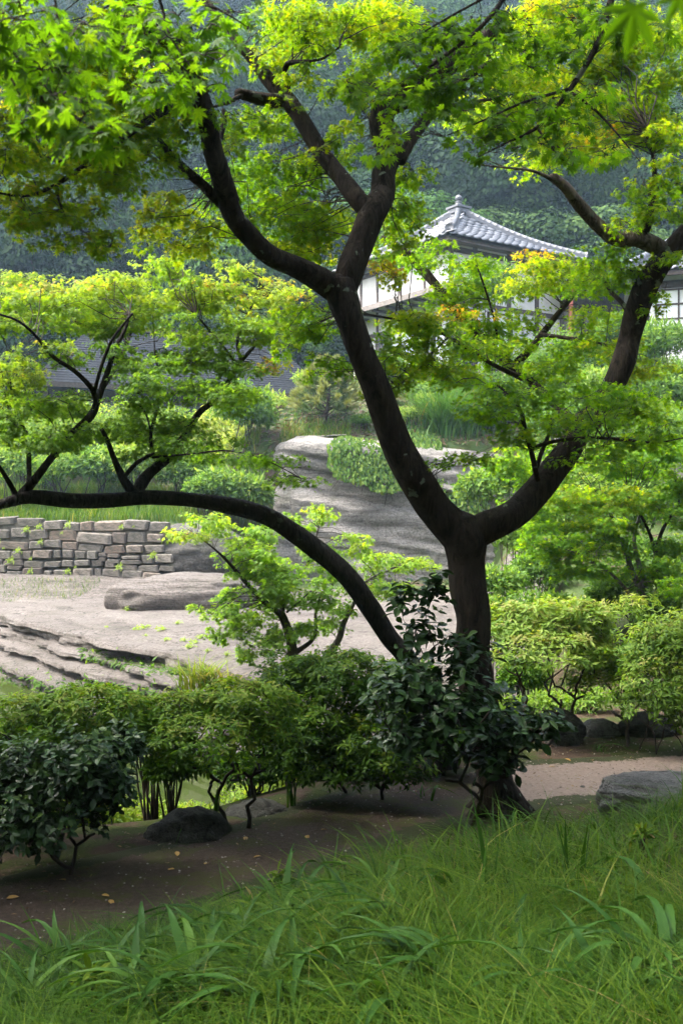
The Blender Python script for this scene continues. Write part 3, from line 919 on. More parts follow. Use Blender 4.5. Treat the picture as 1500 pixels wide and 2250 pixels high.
# ------------------------------------------------------------------ low house with dark shingle roof, far left
A3 = P(62, 836, 40.0); B3 = P(722, 862, 45.4); B3[2] = A3[2]
e3 = unit(B3 - A3); n3_ = np.array([-e3[1], e3[0], 0]); L3 = np.linalg.norm(B3 - A3)
rz_ = 3.0
RA = A3 + e3 * 3.2 + n3_ * 4.0 + hz * rz_; RB = A3 + e3 * (L3 - 1.0) + n3_ * 4.0 + hz * (rz_ - 0.1)
C3 = B3 + n3_ * 8; D3 = A3 + n3_ * 8
low = thing('shingled_house', (*(0.5 * (A3 + C3))[:2], 4.9), 'low dark house with a shingled hip roof behind the left hand maples', 'house')
mb = MB(); mb.add([A3, B3, C3, D3, RA, RB], [[0, 1, 5, 4], [1, 2, 5, 5][:4], [2, 3, 4, 5]][0:1] + [[2, 3, 4, 5]], [[1, 2, 5], [3, 0, 4]])
mb.add([A3 - hz * .15, B3 - hz * .15, C3 - hz * .15, D3 - hz * .15], [[0, 1, 2, 3]])
r3 = part_parent(place('roof', mb.mesh('roof', M['darkroof']), low))
NC = 24
for (a_, b_, ra, rb) in ((A3, B3, RA, RB), (D3, A3, RA, RA), (B3, C3, RB, RB)):
    up = np.cross(b_ - a_, (ra - a_)); up = unit(up); up = up if up[2] > 0 else -up
    for i in range(NC):
        t0, t1 = i / NC, (i + 1.12) / NC
        t1 = min(t1, 1)
        pa0, pb0 = a_ + (ra - a_) * t0, b_ + (rb - b_) * t0
        pa1, pb1 = a_ + (ra - a_) * t1, b_ + (rb - b_) * t1
        mb = MB()
        nseg = max(2, int(np.linalg.norm(pb0 - pa0) / 0.28))
        tt = np.linspace(0, 1, nseg + 1)
        jit = rng.uniform(0, 0.018, nseg + 1)
        V0 = pa0 + (pb0 - pa0) * tt[:, None] + up * (0.026 + jit[:, None] * .5); V1 = pa1 + (pb1 - pa1) * tt[:, None] + up * 0.012
        V2 = V0 - up * 0.024
        kk = np.arange(nseg)
        mb.add(np.vstack([V0, V1, V2]), np.vstack([np.stack([kk, kk + 1, kk + nseg + 2, kk + nseg + 1], 1), np.stack([kk + 2 * nseg + 2, kk + 2 * nseg + 3, kk + 1, kk], 1)]))
        place('shingle_course', mb.mesh('shingle_course', M['darkroof']), r3)
obox('ridge_cap', 0.5 * (RA + RB) + hz * .12, (np.linalg.norm(RB - RA) / 2 + .1, 0.16, 0.12), M['oldwood'], r3, [unit(RB - RA), n3_, np.cross(unit(RB - RA), n3_)])
obox('fascia_board', 0.5 * (A3 + B3) - n3_ * 0.02 - hz * 0.09, (L3 / 2, 0.03, 0.1), M['oldwood'], r3, [e3, n3_, hz])
obox('wall', 0.5 * (A3 + C3) * [1, 1, 0] + hz * (A3[2] / 2 + 2.3), (L3 / 2 - 0.9, 3.1, A3[2] / 2 - 2.4), M['oldwood'], low, [e3, n3_, hz])
for i in range(9):
    p_ = A3 * [1, 1, 0] + e3 * (1.3 + i * 1.2) + n3_ * 0.86 + hz * 6.1
    obox('wall_panel', p_, (0.5, 0.03, 0.75), M['glass'] if i % 3 else M['greywood'], low, [e3, n3_, hz])

# ------------------------------------------------------------------ leaves
def maple_tpl(hi=True, five=False):
    lob = [(122, .40), (78, .74), (38, .95), (0, 1.0), (-38, .95), (-78, .74), (-122, .40)]
    if five: lob = lob[1:-1]
    ring = [(0, -0.07)]
    for i, (a, l) in enumerate(lob):
        q = R(a); d = np.array([-math.sin(q), math.cos(q)]); s = np.array([d[1], -d[0]])
        if hi:
            ring.append(tuple(d * l * .52 - s * l * .15)); ring.append(tuple(d * l)); ring.append(tuple(d * l * .52 + s * l * .15))
        else:
            ring.append(tuple(d * l))
        if i < len(lob) - 1:
            q2 = R((a + lob[i + 1][0]) / 2); rr = .37 * (l + lob[i + 1][1]) / 1.9
            ring.append((-math.sin(q2) * rr, math.cos(q2) * rr))
    V = np.array([(0, 0, 0)] + [(x, y, 0) for x, y in ring]) * .62
    r2 = V[:, 0] ** 2 + V[:, 1] ** 2
    V[:, 2] = -0.30 * r2 + 0.03
    n_ = len(ring)
    T = [[0, 1 + i, 1 + (i + 1) % n_] for i in range(n_)]
    T = [[t[0], t[2], t[1]] for t in T]
    if hi:
        k = len(V)
        V = np.vstack([V, [(-.012, -.04, 0), (.012, -.04, 0), (0, -.5, -.10)]])
        T.append([k, k + 1, k + 2])
    return V, np.array(T)


def lance_tpl(w=0.16, fold=0.05, droop=0.12, seg=3):
    ys = np.linspace(0, 1, seg + 1)
    V = [(0, 0, 0)]
    for y in ys[1:-1]:
        ww = w * math.sin(math.pi * min(1, y * 0.92 + 0.08)) ** 0.8
        V += [(-ww, y, fold - droop * y * y), (0, y, -droop * y * y), (ww, y, fold - droop * y * y)]
    V.append((0, 1, -droop))
    T = [[0, 2, 1], [0, 3, 2]]
    for i in range(seg - 2):
        a = 1 + 3 * i; b = a + 3
        T += [[a, a + 1, b + 1], [a, b + 1, b], [a + 1, a + 2, b + 2], [a + 1, b + 2, b + 1]]
    a = 1 + 3 * (seg - 2); e = len(V) - 1
    T += [[a, a + 1, e], [a + 1, a + 2, e]]
    return np.array(V, float), np.array(T)


def star_tpl():
    """five pointed lobes from one joint: small maple leaf seen from some metres away"""
    V, T = [], []
    for a, l in [(80, .72), (40, .95), (0, 1.0), (-40, .95), (-80, .72)]:
        q = R(a); d = np.array([-math.sin(q), math.cos(q)]); s = np.array([d[1], -d[0]])
        k = len(V)
        V += [(*(-d * .06 - s * .16), .03), (*(d * l), -.30 * .38 * l * l), (*(-d * .06 + s * .16), .03)]
        T.append([k, k + 2, k + 1])
    V = np.array(V); V[:, :2] *= .62
    return V, np.array(T)


TPL = {'star': star_tpl(), 'rhomb': (np.array([(0, 0, 0), (.24, .45, .04), (0, 1, -.14), (-.24, .45, .04)]), np.array([[0, 1, 2], [0, 2, 3]])), 'maple_hi': maple_tpl(True), 'maple_lo': maple_tpl(False), 'maple5': maple_tpl(False, True),
       'lance': lance_tpl(0.15), 'oval': lance_tpl(0.27, 0.07, 0.15, 4), 'lance2': lance_tpl(0.17, 0.04, 0.2, 2), 'oval3': lance_tpl(0.26, 0.06, 0.15, 3), 'narrow': lance_tpl(0.09, 0.02, 0.25, 3)}


def frames(d, nn):
    d = d / (np.linalg.norm(d, axis=1)[:, None] + 1e-9)
    z = nn - d * np.sum(nn * d, 1)[:, None]
    z /= np.linalg.norm(z, axis=1)[:, None] + 1e-9
    return np.cross(d, z), d, z


def cloud_mesh(name, tpl, pos, d, nn, size, tint, mat):
    V, T = tpl if isinstance(tpl, tuple) else TPL[tpl]
    x, y, z = frames(d, nn)
    s = np.asarray(size)[:, None, None] if np.ndim(size) else size
    W = pos[:, None] + s * (V[None, :, 0:1] * x[:, None] + V[None, :, 1:2] * y[:, None] + V[None, :, 2:3] * z[:, None])
    k = len(V)
    Fc = (T[None] + (np.arange(len(pos)) * k)[:, None, None]).reshape(-1, 3)
    return mesh_np(name, W.reshape(-1, 3), Fc, mat, np.repeat(tint, k))


_leafcache = {}


def leaf_objs(tpl, pos, d, nn, size, tint, mat, parent, name='leaf', nv=6):
    x, y, z = frames(d, nn)
    V, T = TPL[tpl]
    for i in range(len(pos)):
        q = int(np.clip(tint[i] * nv, 0, nv - 1))
        key = (tpl, q, mat.name)
        if key not in _leafcache:
            _leafcache[key] = mesh_np(name, V, T, mat, np.full(len(V), (q + .5) / nv))
        o = place(name, _leafcache[key], parent)
        s = float(size[i]) if np.ndim(size) else size
        o.matrix_basis = mat_from(pos[i], x[i] * s, y[i] * s, z[i] * s)


def in_view(pos, m=1.0):
    y = np.maximum(pos[:, 1], 0.05)
    return (pos[:, 1] > 0.3) & (np.abs(pos[:, 0] / y) < 0.343 * m) & (np.abs((pos[:, 2] - CZ) / y) < 0.514 * m)


def foliage(parent, tpl, pos, d, nn, size, tint, mat, nobj=0, name='crown', objname='leaf', rest_tpl=None):
    size = np.broadcast_to(size, (len(pos),)).astype(float)
    rest = np.ones(len(pos), bool)
    if nobj:
        score = np.where(in_view(pos, 0.97), size / np.maximum(pos[:, 1], .3), 0)
        # thin out: largest ones but spread over the crown
        score = score * rng.uniform(0.8, 1.0, len(pos))
        idx = np.argsort(-score)[:nobj]; idx = idx[score[idx] > 0]
        leaf_objs(tpl, pos[idx], d[idx], nn[idx], size[idx], tint[idx], mat, parent, objname)
        rest[idx] = False
    return place(name, cloud_mesh(name, rest_tpl or tpl, pos[rest], d[rest], nn[rest], size[rest], tint[rest], mat), parent, kind='stuff')


def twig_mesh(name, A, B, r0, r1, mat, droop=0.08, sides=3, seg=4, wig=0.06):
    """many thin tapering shoots from A to B as one mesh"""
    n_ = len(A)
    t = np.linspace(0, 1, seg + 1)
    D = B - A; L = np.linalg.norm(D, axis=1)[:, None]
    pts = A[:, None] + D[:, None] * t[None, :, None]
    pts[..., 2] += (droop * L * 4 * (t * (1 - t))[None])
    pts[:, 1:-1] += rng.normal(0, 1, (n_, seg - 1, 3)) * (wig * L)[:, None]
    u = D / (L + 1e-9)
    ref = np.where(np.abs(u[:, 2:3]) > .9, np.array([[1., 0, 0]]), np.array([[0, 0, 1.]]))
    a = np.cross(u, ref); a /= np.linalg.norm(a, axis=1)[:, None]; b = np.cross(u, a)
    an = np.linspace(0, 2 * np.pi, sides, endpoint=False)
    rad = (np.asarray(r0).reshape(-1, 1) * (1 - t)[None] + np.asarray(r1).reshape(-1, 1) * t[None]) * np.ones((n_, 1))
    V = pts[:, :, None] + rad[:, :, None, None] * (np.cos(an)[None, None, :, None] * a[:, None, None] + np.sin(an)[None, None, :, None] * b[:, None, None])
    base = np.arange(n_)[:, None, None] * (seg + 1) * sides + np.arange(seg)[None, :, None] * sides
    j = np.arange(sides)[None, None]; k = (j + 1) % sides
    Q = np.stack([base + j, base + k, base + sides + k, base + sides + j], -1).reshape(-1, 4)
    return V.reshape(-1, 3), Q


def sprays(blobs, leaf, skel, dens=1.0, sheets=3, tintbase=0.45, tintvar=0.10, maxl=None, depth=0.8, tdroop=0.35, flat=0.55, layers=5):
    """blobs: rows (px,py,rx,ry,d,tint or None,dens) -> leaf arrays and twigs fanning out from the nearest branch"""
    out = {k: [] for k in ('p', 'd', 'n', 's', 't')}
    ta, tb, tr = [], [], []
    skp = np.vstack([s[:, :3] for s in skel]) if skel else None
    ex_ = []
    for bl in blobs:                     # every mass of leaves is several thin overlapping layers
        if len(bl) >= 8 or not layers:
            ex_.append(bl); continue
        for q in range(layers):
            jx, jy = rng.uniform(-.55, .55), rng.uniform(-.7, .7)
            ex_.append((bl[0] + jx * bl[2], bl[1] + jy * bl[3], bl[2] * rng.uniform(.5, .8), bl[3] * rng.uniform(.26, .42), bl[4] + rng.uniform(-.4, .4) * min(1, bl[4] / 7),
                        (bl[5] if len(bl) > 5 else tintbase) + rng.normal(0, .05), bl[6] if len(bl) > 6 else 1.0))
    for bl in ex_:
        px, py, rx, ry, d = bl[:5]
        tb_ = bl[5] if len(bl) > 5 and bl[5] is not None else tintbase
        dn = dens * (bl[6] if len(bl) > 6 else 1.0)
        C = P(px, py, d) if len(bl) < 8 else np.array(bl[7])
        k = d / F
        Rx, Rz = rx * k, ry * k
        Ry = Rx * depth
        lp = leaf / k
        n_ = int(dn * 6.2 * math.pi * rx * ry / (0.30 * lp * lp))
        nt_ = max(4, n_ // 11)
        # main shoot from the branch
        if skp is not None:
            dd = np.linalg.norm(skp - C, axis=1) + 0.9 * np.maximum(skp[:, 2] - C[2] - 0.1, 0)
            A = skp[np.argmin(dd)]
            ln = np.linalg.norm(C - A)
            if 0.05 < ln < 0.85 or len(bl) >= 8:
                ta.append(A[None]); tb.append(C[None]); tr.append(np.array([0.0035 + 0.0045 * min(ln, 1.2)]) * min(1, d / 7))
        sh = rng.integers(0, sheets, nt_)
        an = rng.uniform(0, 2 * np.pi, nt_); rr = np.sqrt(rng.uniform(0.08, 1, nt_))
        ex, ey = np.cos(an) * rr, np.sin(an) * rr
        # uneven outline
        wob = 1 + 0.28 * np.sin(an * 3 + rng.uniform(0, 6)) + 0.15 * np.sin(an * 7 + rng.uniform(0, 6))
        tilt = rng.normal(0, 0.22, (sheets, 2))
        zz = (sh / max(sheets - 1, 1) * 1.5 - 0.75) * Rz + rng.normal(0, 0.10, nt_) * Rz
        E = np.stack([C[0] + Rx * ex * wob, C[1] + Ry * ey * wob, C[2] + zz + (tilt[sh, 0] * ex + tilt[sh, 1] * ey) * Rz - 0.35 * Rz * rr ** 2], 1)
        S0 = C + np.stack([Rx * ex * .25, Ry * ey * .25, 0.55 * zz], 1) + rng.normal(0, .04, (nt_, 3)) * Rx
        kt = max(3, int(nt_ * .15))
        ta.append(S0[:kt]); tb.append(E[:kt]); tr.append(np.full(kt, 0.0024))
        kt = max(3, int(nt_ * .09))
        ta.append(np.repeat(C[None], kt, 0)); tb.append(S0[:kt]); tr.append(np.full(kt, 0.0032))
        per = max(2, n_ // nt_)
        for j in range(per):
            t = rng.uniform(0.15, 1.0, nt_) if j else np.ones(nt_)
            b = S0 + (E - S0) * t[:, None]
            dr = E - S0; dr /= np.linalg.norm(dr, axis=1)[:, None] + 1e-9
            side = np.cross(dr, [0, 0, 1]); sg = rng.choice([-1, 1], nt_)[:, None]
            ld = dr * rng.uniform(.3, 1, nt_)[:, None] + side * sg * (rng.uniform(0.2, 1.0, nt_) if j else rng.uniform(0, .3, nt_))[:, None]
            ld[:, 2] -= rng.uniform(0.0, 2 * tdroop, nt_)
            nn = np.stack([rng.normal(0, flat, nt_), rng.normal(0, flat, nt_), np.ones(nt_)], 1)
            out['p'].append(b + ld * leaf * rng.uniform(.2, .7, nt_)[:, None] + np.stack([np.zeros(nt_), np.zeros(nt_), rng.normal(0, .25, nt_) * leaf], 1))
            out['d'].append(ld); out['n'].append(nn)
            out['s'].append(leaf * rng.uniform(.6, 1.15, nt_))
            out['t'].append(np.clip(tb_ + rng.normal(0, tintvar * .8, nt_) + 0.08 * (sh / max(sheets - 1, 1) - .5), 0.01, .99 if tb_ > .8 else .84))
    o = {k: np.concatenate(v) for k, v in out.items()}
    return o, np.concatenate(ta), np.concatenate(tb), np.concatenate(tr)


GREENS = [(0.0, (0.02, 0.06, 0.006)), (0.3, (0.042, 0.115, 0.007)), (0.55, (0.078, 0.165, 0.008)), (0.8, (0.145, 0.20, 0.014)), (0.94, (0.24, 0.20, 0.035)), (1.0, (0.33, 0.17, 0.05))]
LIGHT = [(0.0, (0.04, 0.10, 0.012)), (0.3, (0.075, 0.165, 0.02)), (0.55, (0.13, 0.24, 0.035)), (0.82, (0.22, 0.30, 0.06)), (0.95, (0.33, 0.26, 0.09)), (1.0, (0.38, 0.20, 0.10))]
M['maple'] = leaf_mat('maple_leaf', GREENS, 0.6, (4.2, 3.5, 0.4))
M['maple_near'] = leaf_mat('overhanging_maple_leaf', [(0.0, (0.022, 0.06, 0.008)), (0.5, (0.05, 0.125, 0.012)), (1.0, (0.10, 0.18, 0.02))], 0.57, (3.3, 2.9, 0.35))
M['maple_light'] = leaf_mat('young_maple_leaf', LIGHT, 0.52, (2.7, 2.5, 0.5))
M['azalea'] = leaf_mat('azalea_leaf', [(0.0, (0.014, 0.042, 0.004)), (0.5, (0.055, 0.13, 0.009)), (0.85, (0.14, 0.235, 0.018)), (1.0, (0.16, 0.19, 0.03))], 0.4, (1.7, 1.7, 0.4), 0.5, 0.15)
M['camellia'] = leaf_mat('glossy_camellia_leaf', [(0.0, (0.009, 0.026, 0.007)), (0.7, (0.024, 0.066, 0.014)), (1.0, (0.07, 0.13, 0.02))], 0.15, (1.6, 1.7, 0.6), 0.38, 0.3)
M['bright'] = leaf_mat('pale_azalea_leaf', [(0.0, (0.045, 0.10, 0.015)), (0.5, (0.11, 0.20, 0.026)), (0.9, (0.21, 0.29, 0.05)), (1.0, (0.22, 0.22, 0.06))], 0.42, (1.8, 1.8, 0.5), 0.5, 0.15)
M['forest'] = leaf_mat('forest_leaf', [(0.0, (0.010, 0.028, 0.010)), (0.5, (0.028, 0.066, 0.020)), (1.0, (0.09, 0.15, 0.04))], 0.25, (1.5, 1.6, 0.6), 0.7, 0.06, [(0, (.3, .34, .42)), (.35, (.55, .58, .6)), (.6, (.8, .8, .8)), (.85, (1.4, 1.35, 1.0)), (1, (2.2, 2.0, 1.4))])
M['bush'] = leaf_mat('bank_shrub_leaf', [(0.0, (0.018, 0.05, 0.010)), (0.5, (0.075, 0.15, 0.026)), (0.85, (0.18, 0.25, 0.05)), (1.0, (0.24, 0.26, 0.08))], 0.42, (1.9, 1.9, 0.6), 0.55, 0.12)
M['grassb'] = leaf_mat('grass_blade', [(0.0, (0.011, 0.034, 0.003)), (0.5, (0.044, 0.108, 0.007)), (0.9, (0.13, 0.19, 0.016)), (1.0, (0.26, 0.2, 0.08))], 0.4, (1.4, 1.4, 0.5), 0.55, 0.15)
M['lily'] = leaf_mat('daylily_blade', [(0.0, (0.014, 0.046, 0.008)), (0.5, (0.036, 0.098, 0.014)), (0.85, (0.075, 0.15, 0.022)), (0.93, (0.3, 0.22, 0.05)), (1.0, (0.25, 0.13, 0.05))], 0.3, (1.5, 1.5, 0.5), 0.5, 0.15)
M['pine'] = leaf_mat('pine_needle', [(0.0, (0.025, 0.06, 0.025)), (0.5, (0.07, 0.13, 0.03)), (1.0, (0.24, 0.25, 0.07))], 0.2, (1.3, 1.3, 0.6), 0.5, 0.3)
M['bark'] = bark_mat('maple_bark', (0.016, 0.012, 0.009), (0.062, 0.047, 0.036), 12, 0.9)
M['bark2'] = bark_mat('furrowed_bark', (0.012, 0.010, 0.009), (0.05, 0.043, 0.038), 16, 0.3)
M['twig'] = plain('twig_bark', (0.035, 0.026, 0.02), 0.8, 0.3, 20, 0.3)
M['palebark'] = bark_mat('pale_young_bark', (0.06, 0.055, 0.045), (0.16, 0.15, 0.125), 18, 0.4)
M['deadwood'] = bark_mat('peeling_dead_wood', (0.05, 0.035, 0.025), (0.23, 0.19, 0.155), 10, 0.5)


def limb(rows, d=None):
    """rows (px,py,width_px,depth) -> (x,y,z,r)"""
    out = []
    for r_ in rows:
        px, py, w, dd = r_
        p = P(px, py, dd)
        out.append((*p, 0.48 * w * dd / F))
    return np.array(out)


def build_limbs(tree, limbs, mats, step=0.05):
    """limbs: list of (name, rows, material key, sides, bump); returns skeleton"""
    sk = []
    for i, (nm, rows, mk, sides, bp) in enumerate(limbs):
        rows = limb(rows)
        if len(rows) > 4:                   # small kinks and swellings
            rows[1:-1, :3] += rng.normal(0, .11, (len(rows) - 2, 3)) * rows[1:-1, 3:4]
            rows[1:-1, 3] *= rng.uniform(.94, 1.04, len(rows) - 2)
        s = spline(rows, step)
        mb = MB(); mb.tube(s[:, :3], s[:, 3], sides, bp, i + 1)
        place(nm, mb.mesh(nm, M[mk], True), tree)
        sk.append(s)
    return sk


# ------------------------------------------------------------------ the large forked maple
D0 = 7.35
gb = ground_at(1098, 1790)
D0 = float(gb[1])
mp = thing('maple_tree', gb, 'large forked dark trunked maple rising beside the earth path', 'tree')
d = D0
ML = [
    ('trunk', [(1098, 1815, 150, d), (1097, 1785, 112, d), (1094, 1740, 92, d), (1084, 1680, 84, d), (1070, 1600, 82, d), (1054, 1520, 82, d), (1040, 1440, 80, d), (1032, 1360, 78, d), (1028, 1290, 80, d), (1026, 1230, 86, d), (1022, 1180, 104, d), (1015, 1140, 70, d)], 'bark', 24, .10),
    ('branch', [(1030, 1230, 60, d), (1002, 1170, 88, d), (960, 1112, 82, d - .05), (918, 1058, 82, d - .1), (884, 992, 74, d - .15), (853, 925, 72, d - .2), (823, 852, 66, d - .25), (797, 780, 64, d - .3), (768, 705, 66, d - .3), (750, 655, 74, d - .3), (748, 615, 66, d - .3)], 'bark', 22, .11),
    ('branch', [(762, 668, 46, d - .3), (730, 632, 60, d - .3), (655, 592, 48, d - .5), (592, 560, 48, d - .7), (545, 518, 46, d - .8), (511, 468, 46, d - .9), (487, 402, 47, d - 1.0), (470, 330, 46, d - 1.1), (455, 268, 46, d - 1.15), (440, 205, 46, d - 1.2), (420, 155, 38, d - 1.25), (378, 100, 30, d - 1.3), (322, 42, 26, d - 1.4), (262, -25, 22, d - 1.5), (200, -110, 16, d - 1.6)], 'bark', 18, .12),
    ('branch', [(745, 680, 46, d - .3), (770, 600, 68, d - .25), (797, 545, 62, d - .2), (813, 490, 66, d - .15), (820, 450, 64, d - .1), (838, 425, 60, d), (850, 380, 58, d + .05), (852, 330, 60, d + .1), (838, 285, 58, d + .15), (852, 243, 60, d + .2), (900, 203, 62, d + .25), (950, 163, 56, d + .3), (1005, 128, 50, d + .35), (1062, 88, 40, d + .4), (1125, 45, 32, d + .5), (1200, -20, 24, d + .6), (1260, -100, 18, d + .7)], 'bark', 18, .12),
    ('branch', [(822, 480, 40, d - .15), (785, 443, 50, d - .1), (742, 382, 42, d), (702, 322, 40, d + .1), (662, 262, 38, d + .15), (628, 217, 42, d + .2), (592, 176, 34, d + .25), (556, 130, 27, d + .3), (532, 105, 22, d + .3), (500, 62, 20, d + .35), (450, 0, 17, d + .4), (400, -70, 13, d + .5)], 'bark', 16, .11),
    ('branch', [(632, 222, 30, d + .2), (600, 222, 30, d + .15), (565, 216, 27, d + .1), (532, 208, 24, d + .05), (524, 205, 20, d)], 'bark', 10, .06),
    ('branch', [(530, 210, 12, d), (502, 224, 10, d - .1), (472, 234, 6, d - .2), (430, 240, 3, d - .3)], 'bark', 6, .03),
    ('branch', [(630, 215, 16, d + .2), (632, 185, 16, d + .2), (626, 160, 14, d + .15), (632, 140, 13, d + .1), (660, 135, 8, d), (705, 130, 6, d - .1), (745, 104, 4, d - .2)], 'bark', 7, .04),
    ('branch', [(500, 462, 20, d - .9), (470, 432, 26, d - .95), (440, 400, 24, d - 1.05), (405, 372, 24, d - 1.15), (375, 345, 22, d - 1.2), (365, 325, 14, d - 1.25), (348, 303, 9, d - 1.3)], 'bark', 10, .08),
    ('branch', [(380, 352, 14, d - 1.2), (366, 350, 13, d - 1.22), (352, 346, 10, d - 1.25)], 'bark', 8, .05),
    ('branch', [(445, 262, 20, d - 1.15), (410, 256, 18, d - 1.2), (372, 240, 20, d - 1.3), (312, 274, 17, d - 1.45), (237, 328, 15, d - 1.6), (180, 368, 12, d - 1.7), (122, 408, 9, d - 1.8), (62, 430, 7, d - 1.9), (0, 424, 5, d - 2.0), (-60, 410, 3, d - 2.1)], 'bark', 9, .05),
    ('branch', [(260, 318, 7, d - 1.6), (130, 355, 5, d - 1.5)], 'bark', 5, .0),
    ('branch', [(127, 405, 7, d - 1.8), (130, 440, 6, d - 1.75), (150, 480, 5, d - 1.7), (200, 520, 4, d - 1.6), (240, 548, 2, d - 1.5)], 'bark', 6, .0),
    ('branch', [(520, 440, 14, d - .85), (505, 395, 14, d - .75), (488, 350, 13, d - .6), (484, 310, 12, d - .5), (492, 265, 12, d - .4), (490, 240, 8, d - .35)], 'bark', 7, .05),
    ('branch', [(880, 355, 24, d + .1), (905, 302, 28, d + .2), (942, 250, 28, d + .35), (982, 202, 26, d + .45), (1030, 166, 20, d + .55), (1090, 130, 14, d + .7), (1180, 100, 9, d + .9)], 'bark', 9, .06),
    ('branch', [(980, 235, 12, d + .4), (1040, 225, 9, d + .2), (1110, 210, 6, d)], 'bark', 6, .03),
    # right fork
    ('branch', [(1018, 1205, 60, d), (1055, 1172, 80, d), (1100, 1152, 74, d + .05), (1145, 1122, 70, d + .15), (1185, 1082, 66, d + .25), (1218, 1035, 66, d + .3), (1242, 985, 66, d + .35), (1272, 945, 62, d + .4), (1308, 905, 60, d + .45), (1340, 860, 58, d + .5), (1366, 800, 56, d + .5), (1384, 745, 52, d + .5), (1397, 690, 56, d + .45), (1420, 632, 58, d + .4), (1450, 576, 58, d + .35), (1492, 532, 58, d + .35), (1540, 485, 54, d + .35), (1600, 420, 48, d + .4), (1660, 320, 40, d + .4), (1690, 200, 30, d + .4), (1700, 60, 22, d + .4)], 'bark', 22, .11),
    ('dead_branch', [(1470, 560, 36, d + .35), (1440, 535, 44, d + .3), (1400, 522, 40, d + .25), (1352, 520, 36, d + .2), (1312, 492, 30, d + .15), (1272, 452, 29, d + .1), (1242, 416, 25, d), (1218, 392, 22, d - .05), (1212, 386, 18, d - .05)], 'deadwood', 12, .12),
    ('dead_branch', [(1216, 396, 12, d - .05), (1182, 380, 8, d - .1), (1150, 372, 6, d - .15), (1085, 366, 4, d - .2), (1030, 358, 2.5, d - .25), (1005, 350, 1.5, d - .3)], 'deadwood', 6, .03),
    ('dead_branch', [(1160, 374, 4, d - .14), (1135, 358, 3, d - .1), (1115, 345, 1.5, d - .1)], 'deadwood', 5, 0),
    ('dead_branch', [(1110, 368, 3, d - .17), (1070, 352, 2.2, d - .2), (1040, 340, 1.2, d - .2)], 'deadwood', 5, 0),
    ('branch', [(1405, 525, 26, d + .25), (1418, 490, 30, d + .25), (1432, 455, 20, d + .2), (1432, 420, 14, d + .2), (1437, 385, 12, d + .2), (1432, 340, 8, d + .15), (1420, 280, 6, d)], 'bark', 9, .08),
    ('branch', [(1182, 1060, 14, d + .2), (1174, 1030, 13, d + .15), (1166, 990, 12, d + .1), (1152, 940, 12, d), (1143, 905, 10, d - .1), (1120, 870, 7, d - .2), (1090, 845, 5, d - .3)], 'bark', 8, .04),
    ('branch', [(1178, 1025, 12, d + .15), (1190, 990, 10, d + .2), (1204, 955, 9, d + .2), (1210, 920, 7, d + .1)], 'bark', 7, .04),
    ('branch', [(1168, 985, 10, d + .1), (1215, 970, 9, d - .1), (1290, 962, 8, d - .3), (1370, 966, 7, d - .5), (1440, 972, 5, d - .7), (1500, 962, 3, d - .8)], 'bark', 7, .03),
    ('branch', [(1155, 960, 7, d + .05), (1140, 935, 6, d + .2), (1120, 920, 5, d + .3)], 'bark', 6, .03),
    ('branch', [(1280, 945, 20, d + .4), (1230, 900, 20, d + .8), (1165, 840, 22, d + 1.2), (1118, 806, 24, d + 1.5), (1060, 742, 22, d + 1.7), (1005, 690, 22, d + 1.8), (960, 632, 22, d + 1.9), (920, 585, 22, d + 2.0), (880, 545, 16, d + 2.0), (840, 520, 9, d + 2.0)], 'bark', 9, .05),
    ('branch', [(1120, 810, 20, d + 1.5), (1160, 772, 18, d + 1.6), (1205, 715, 16, d + 1.7), (1240, 672, 12, d + 1.75), (1268, 640, 9, d + 1.8), (1310, 600, 6, d + 1.85)], 'bark', 8, .04),
    ('branch', [(1160, 838, 14, d + 1.2), (1080, 800, 10, d + .9), (1025, 765, 9, d + .7), (960, 728, 8, d + .5), (880, 705, 6, d + .3), (800, 690, 4, d + .1)], 'bark', 7, .03),
    ('branch', [(985, 740, 6, d + .55), (950, 775, 5, d + .4), (905, 825, 4, d + .3), (860, 855, 2.5, d + .2)], 'bark', 6, .02),
    ('branch', [(1092, 750, 6, d + 1.5), (1085, 700, 5, d + 1.45), (1060, 620, 5, d + 1.4), (1045, 580, 3, d + 1.4)], 'bark', 6, .02),
    ('branch', [(1388, 700, 14, d + .45), (1365, 665, 11, d + .5), (1340, 640, 9, d + .6), (1318, 600, 5, d + .7)], 'bark', 7, .05),
    ('branch', [(1185, 735, 10, d + 1.6), (1240, 742, 9, d + 1.4), (1330, 758, 7, d + 1.2), (1390, 775, 5, d + 1.1)], 'bark', 6, .03),
]
sk_main = [s for s, l in zip(build_limbs(mp, ML, M), ML) if l[0] != 'dead_branch']
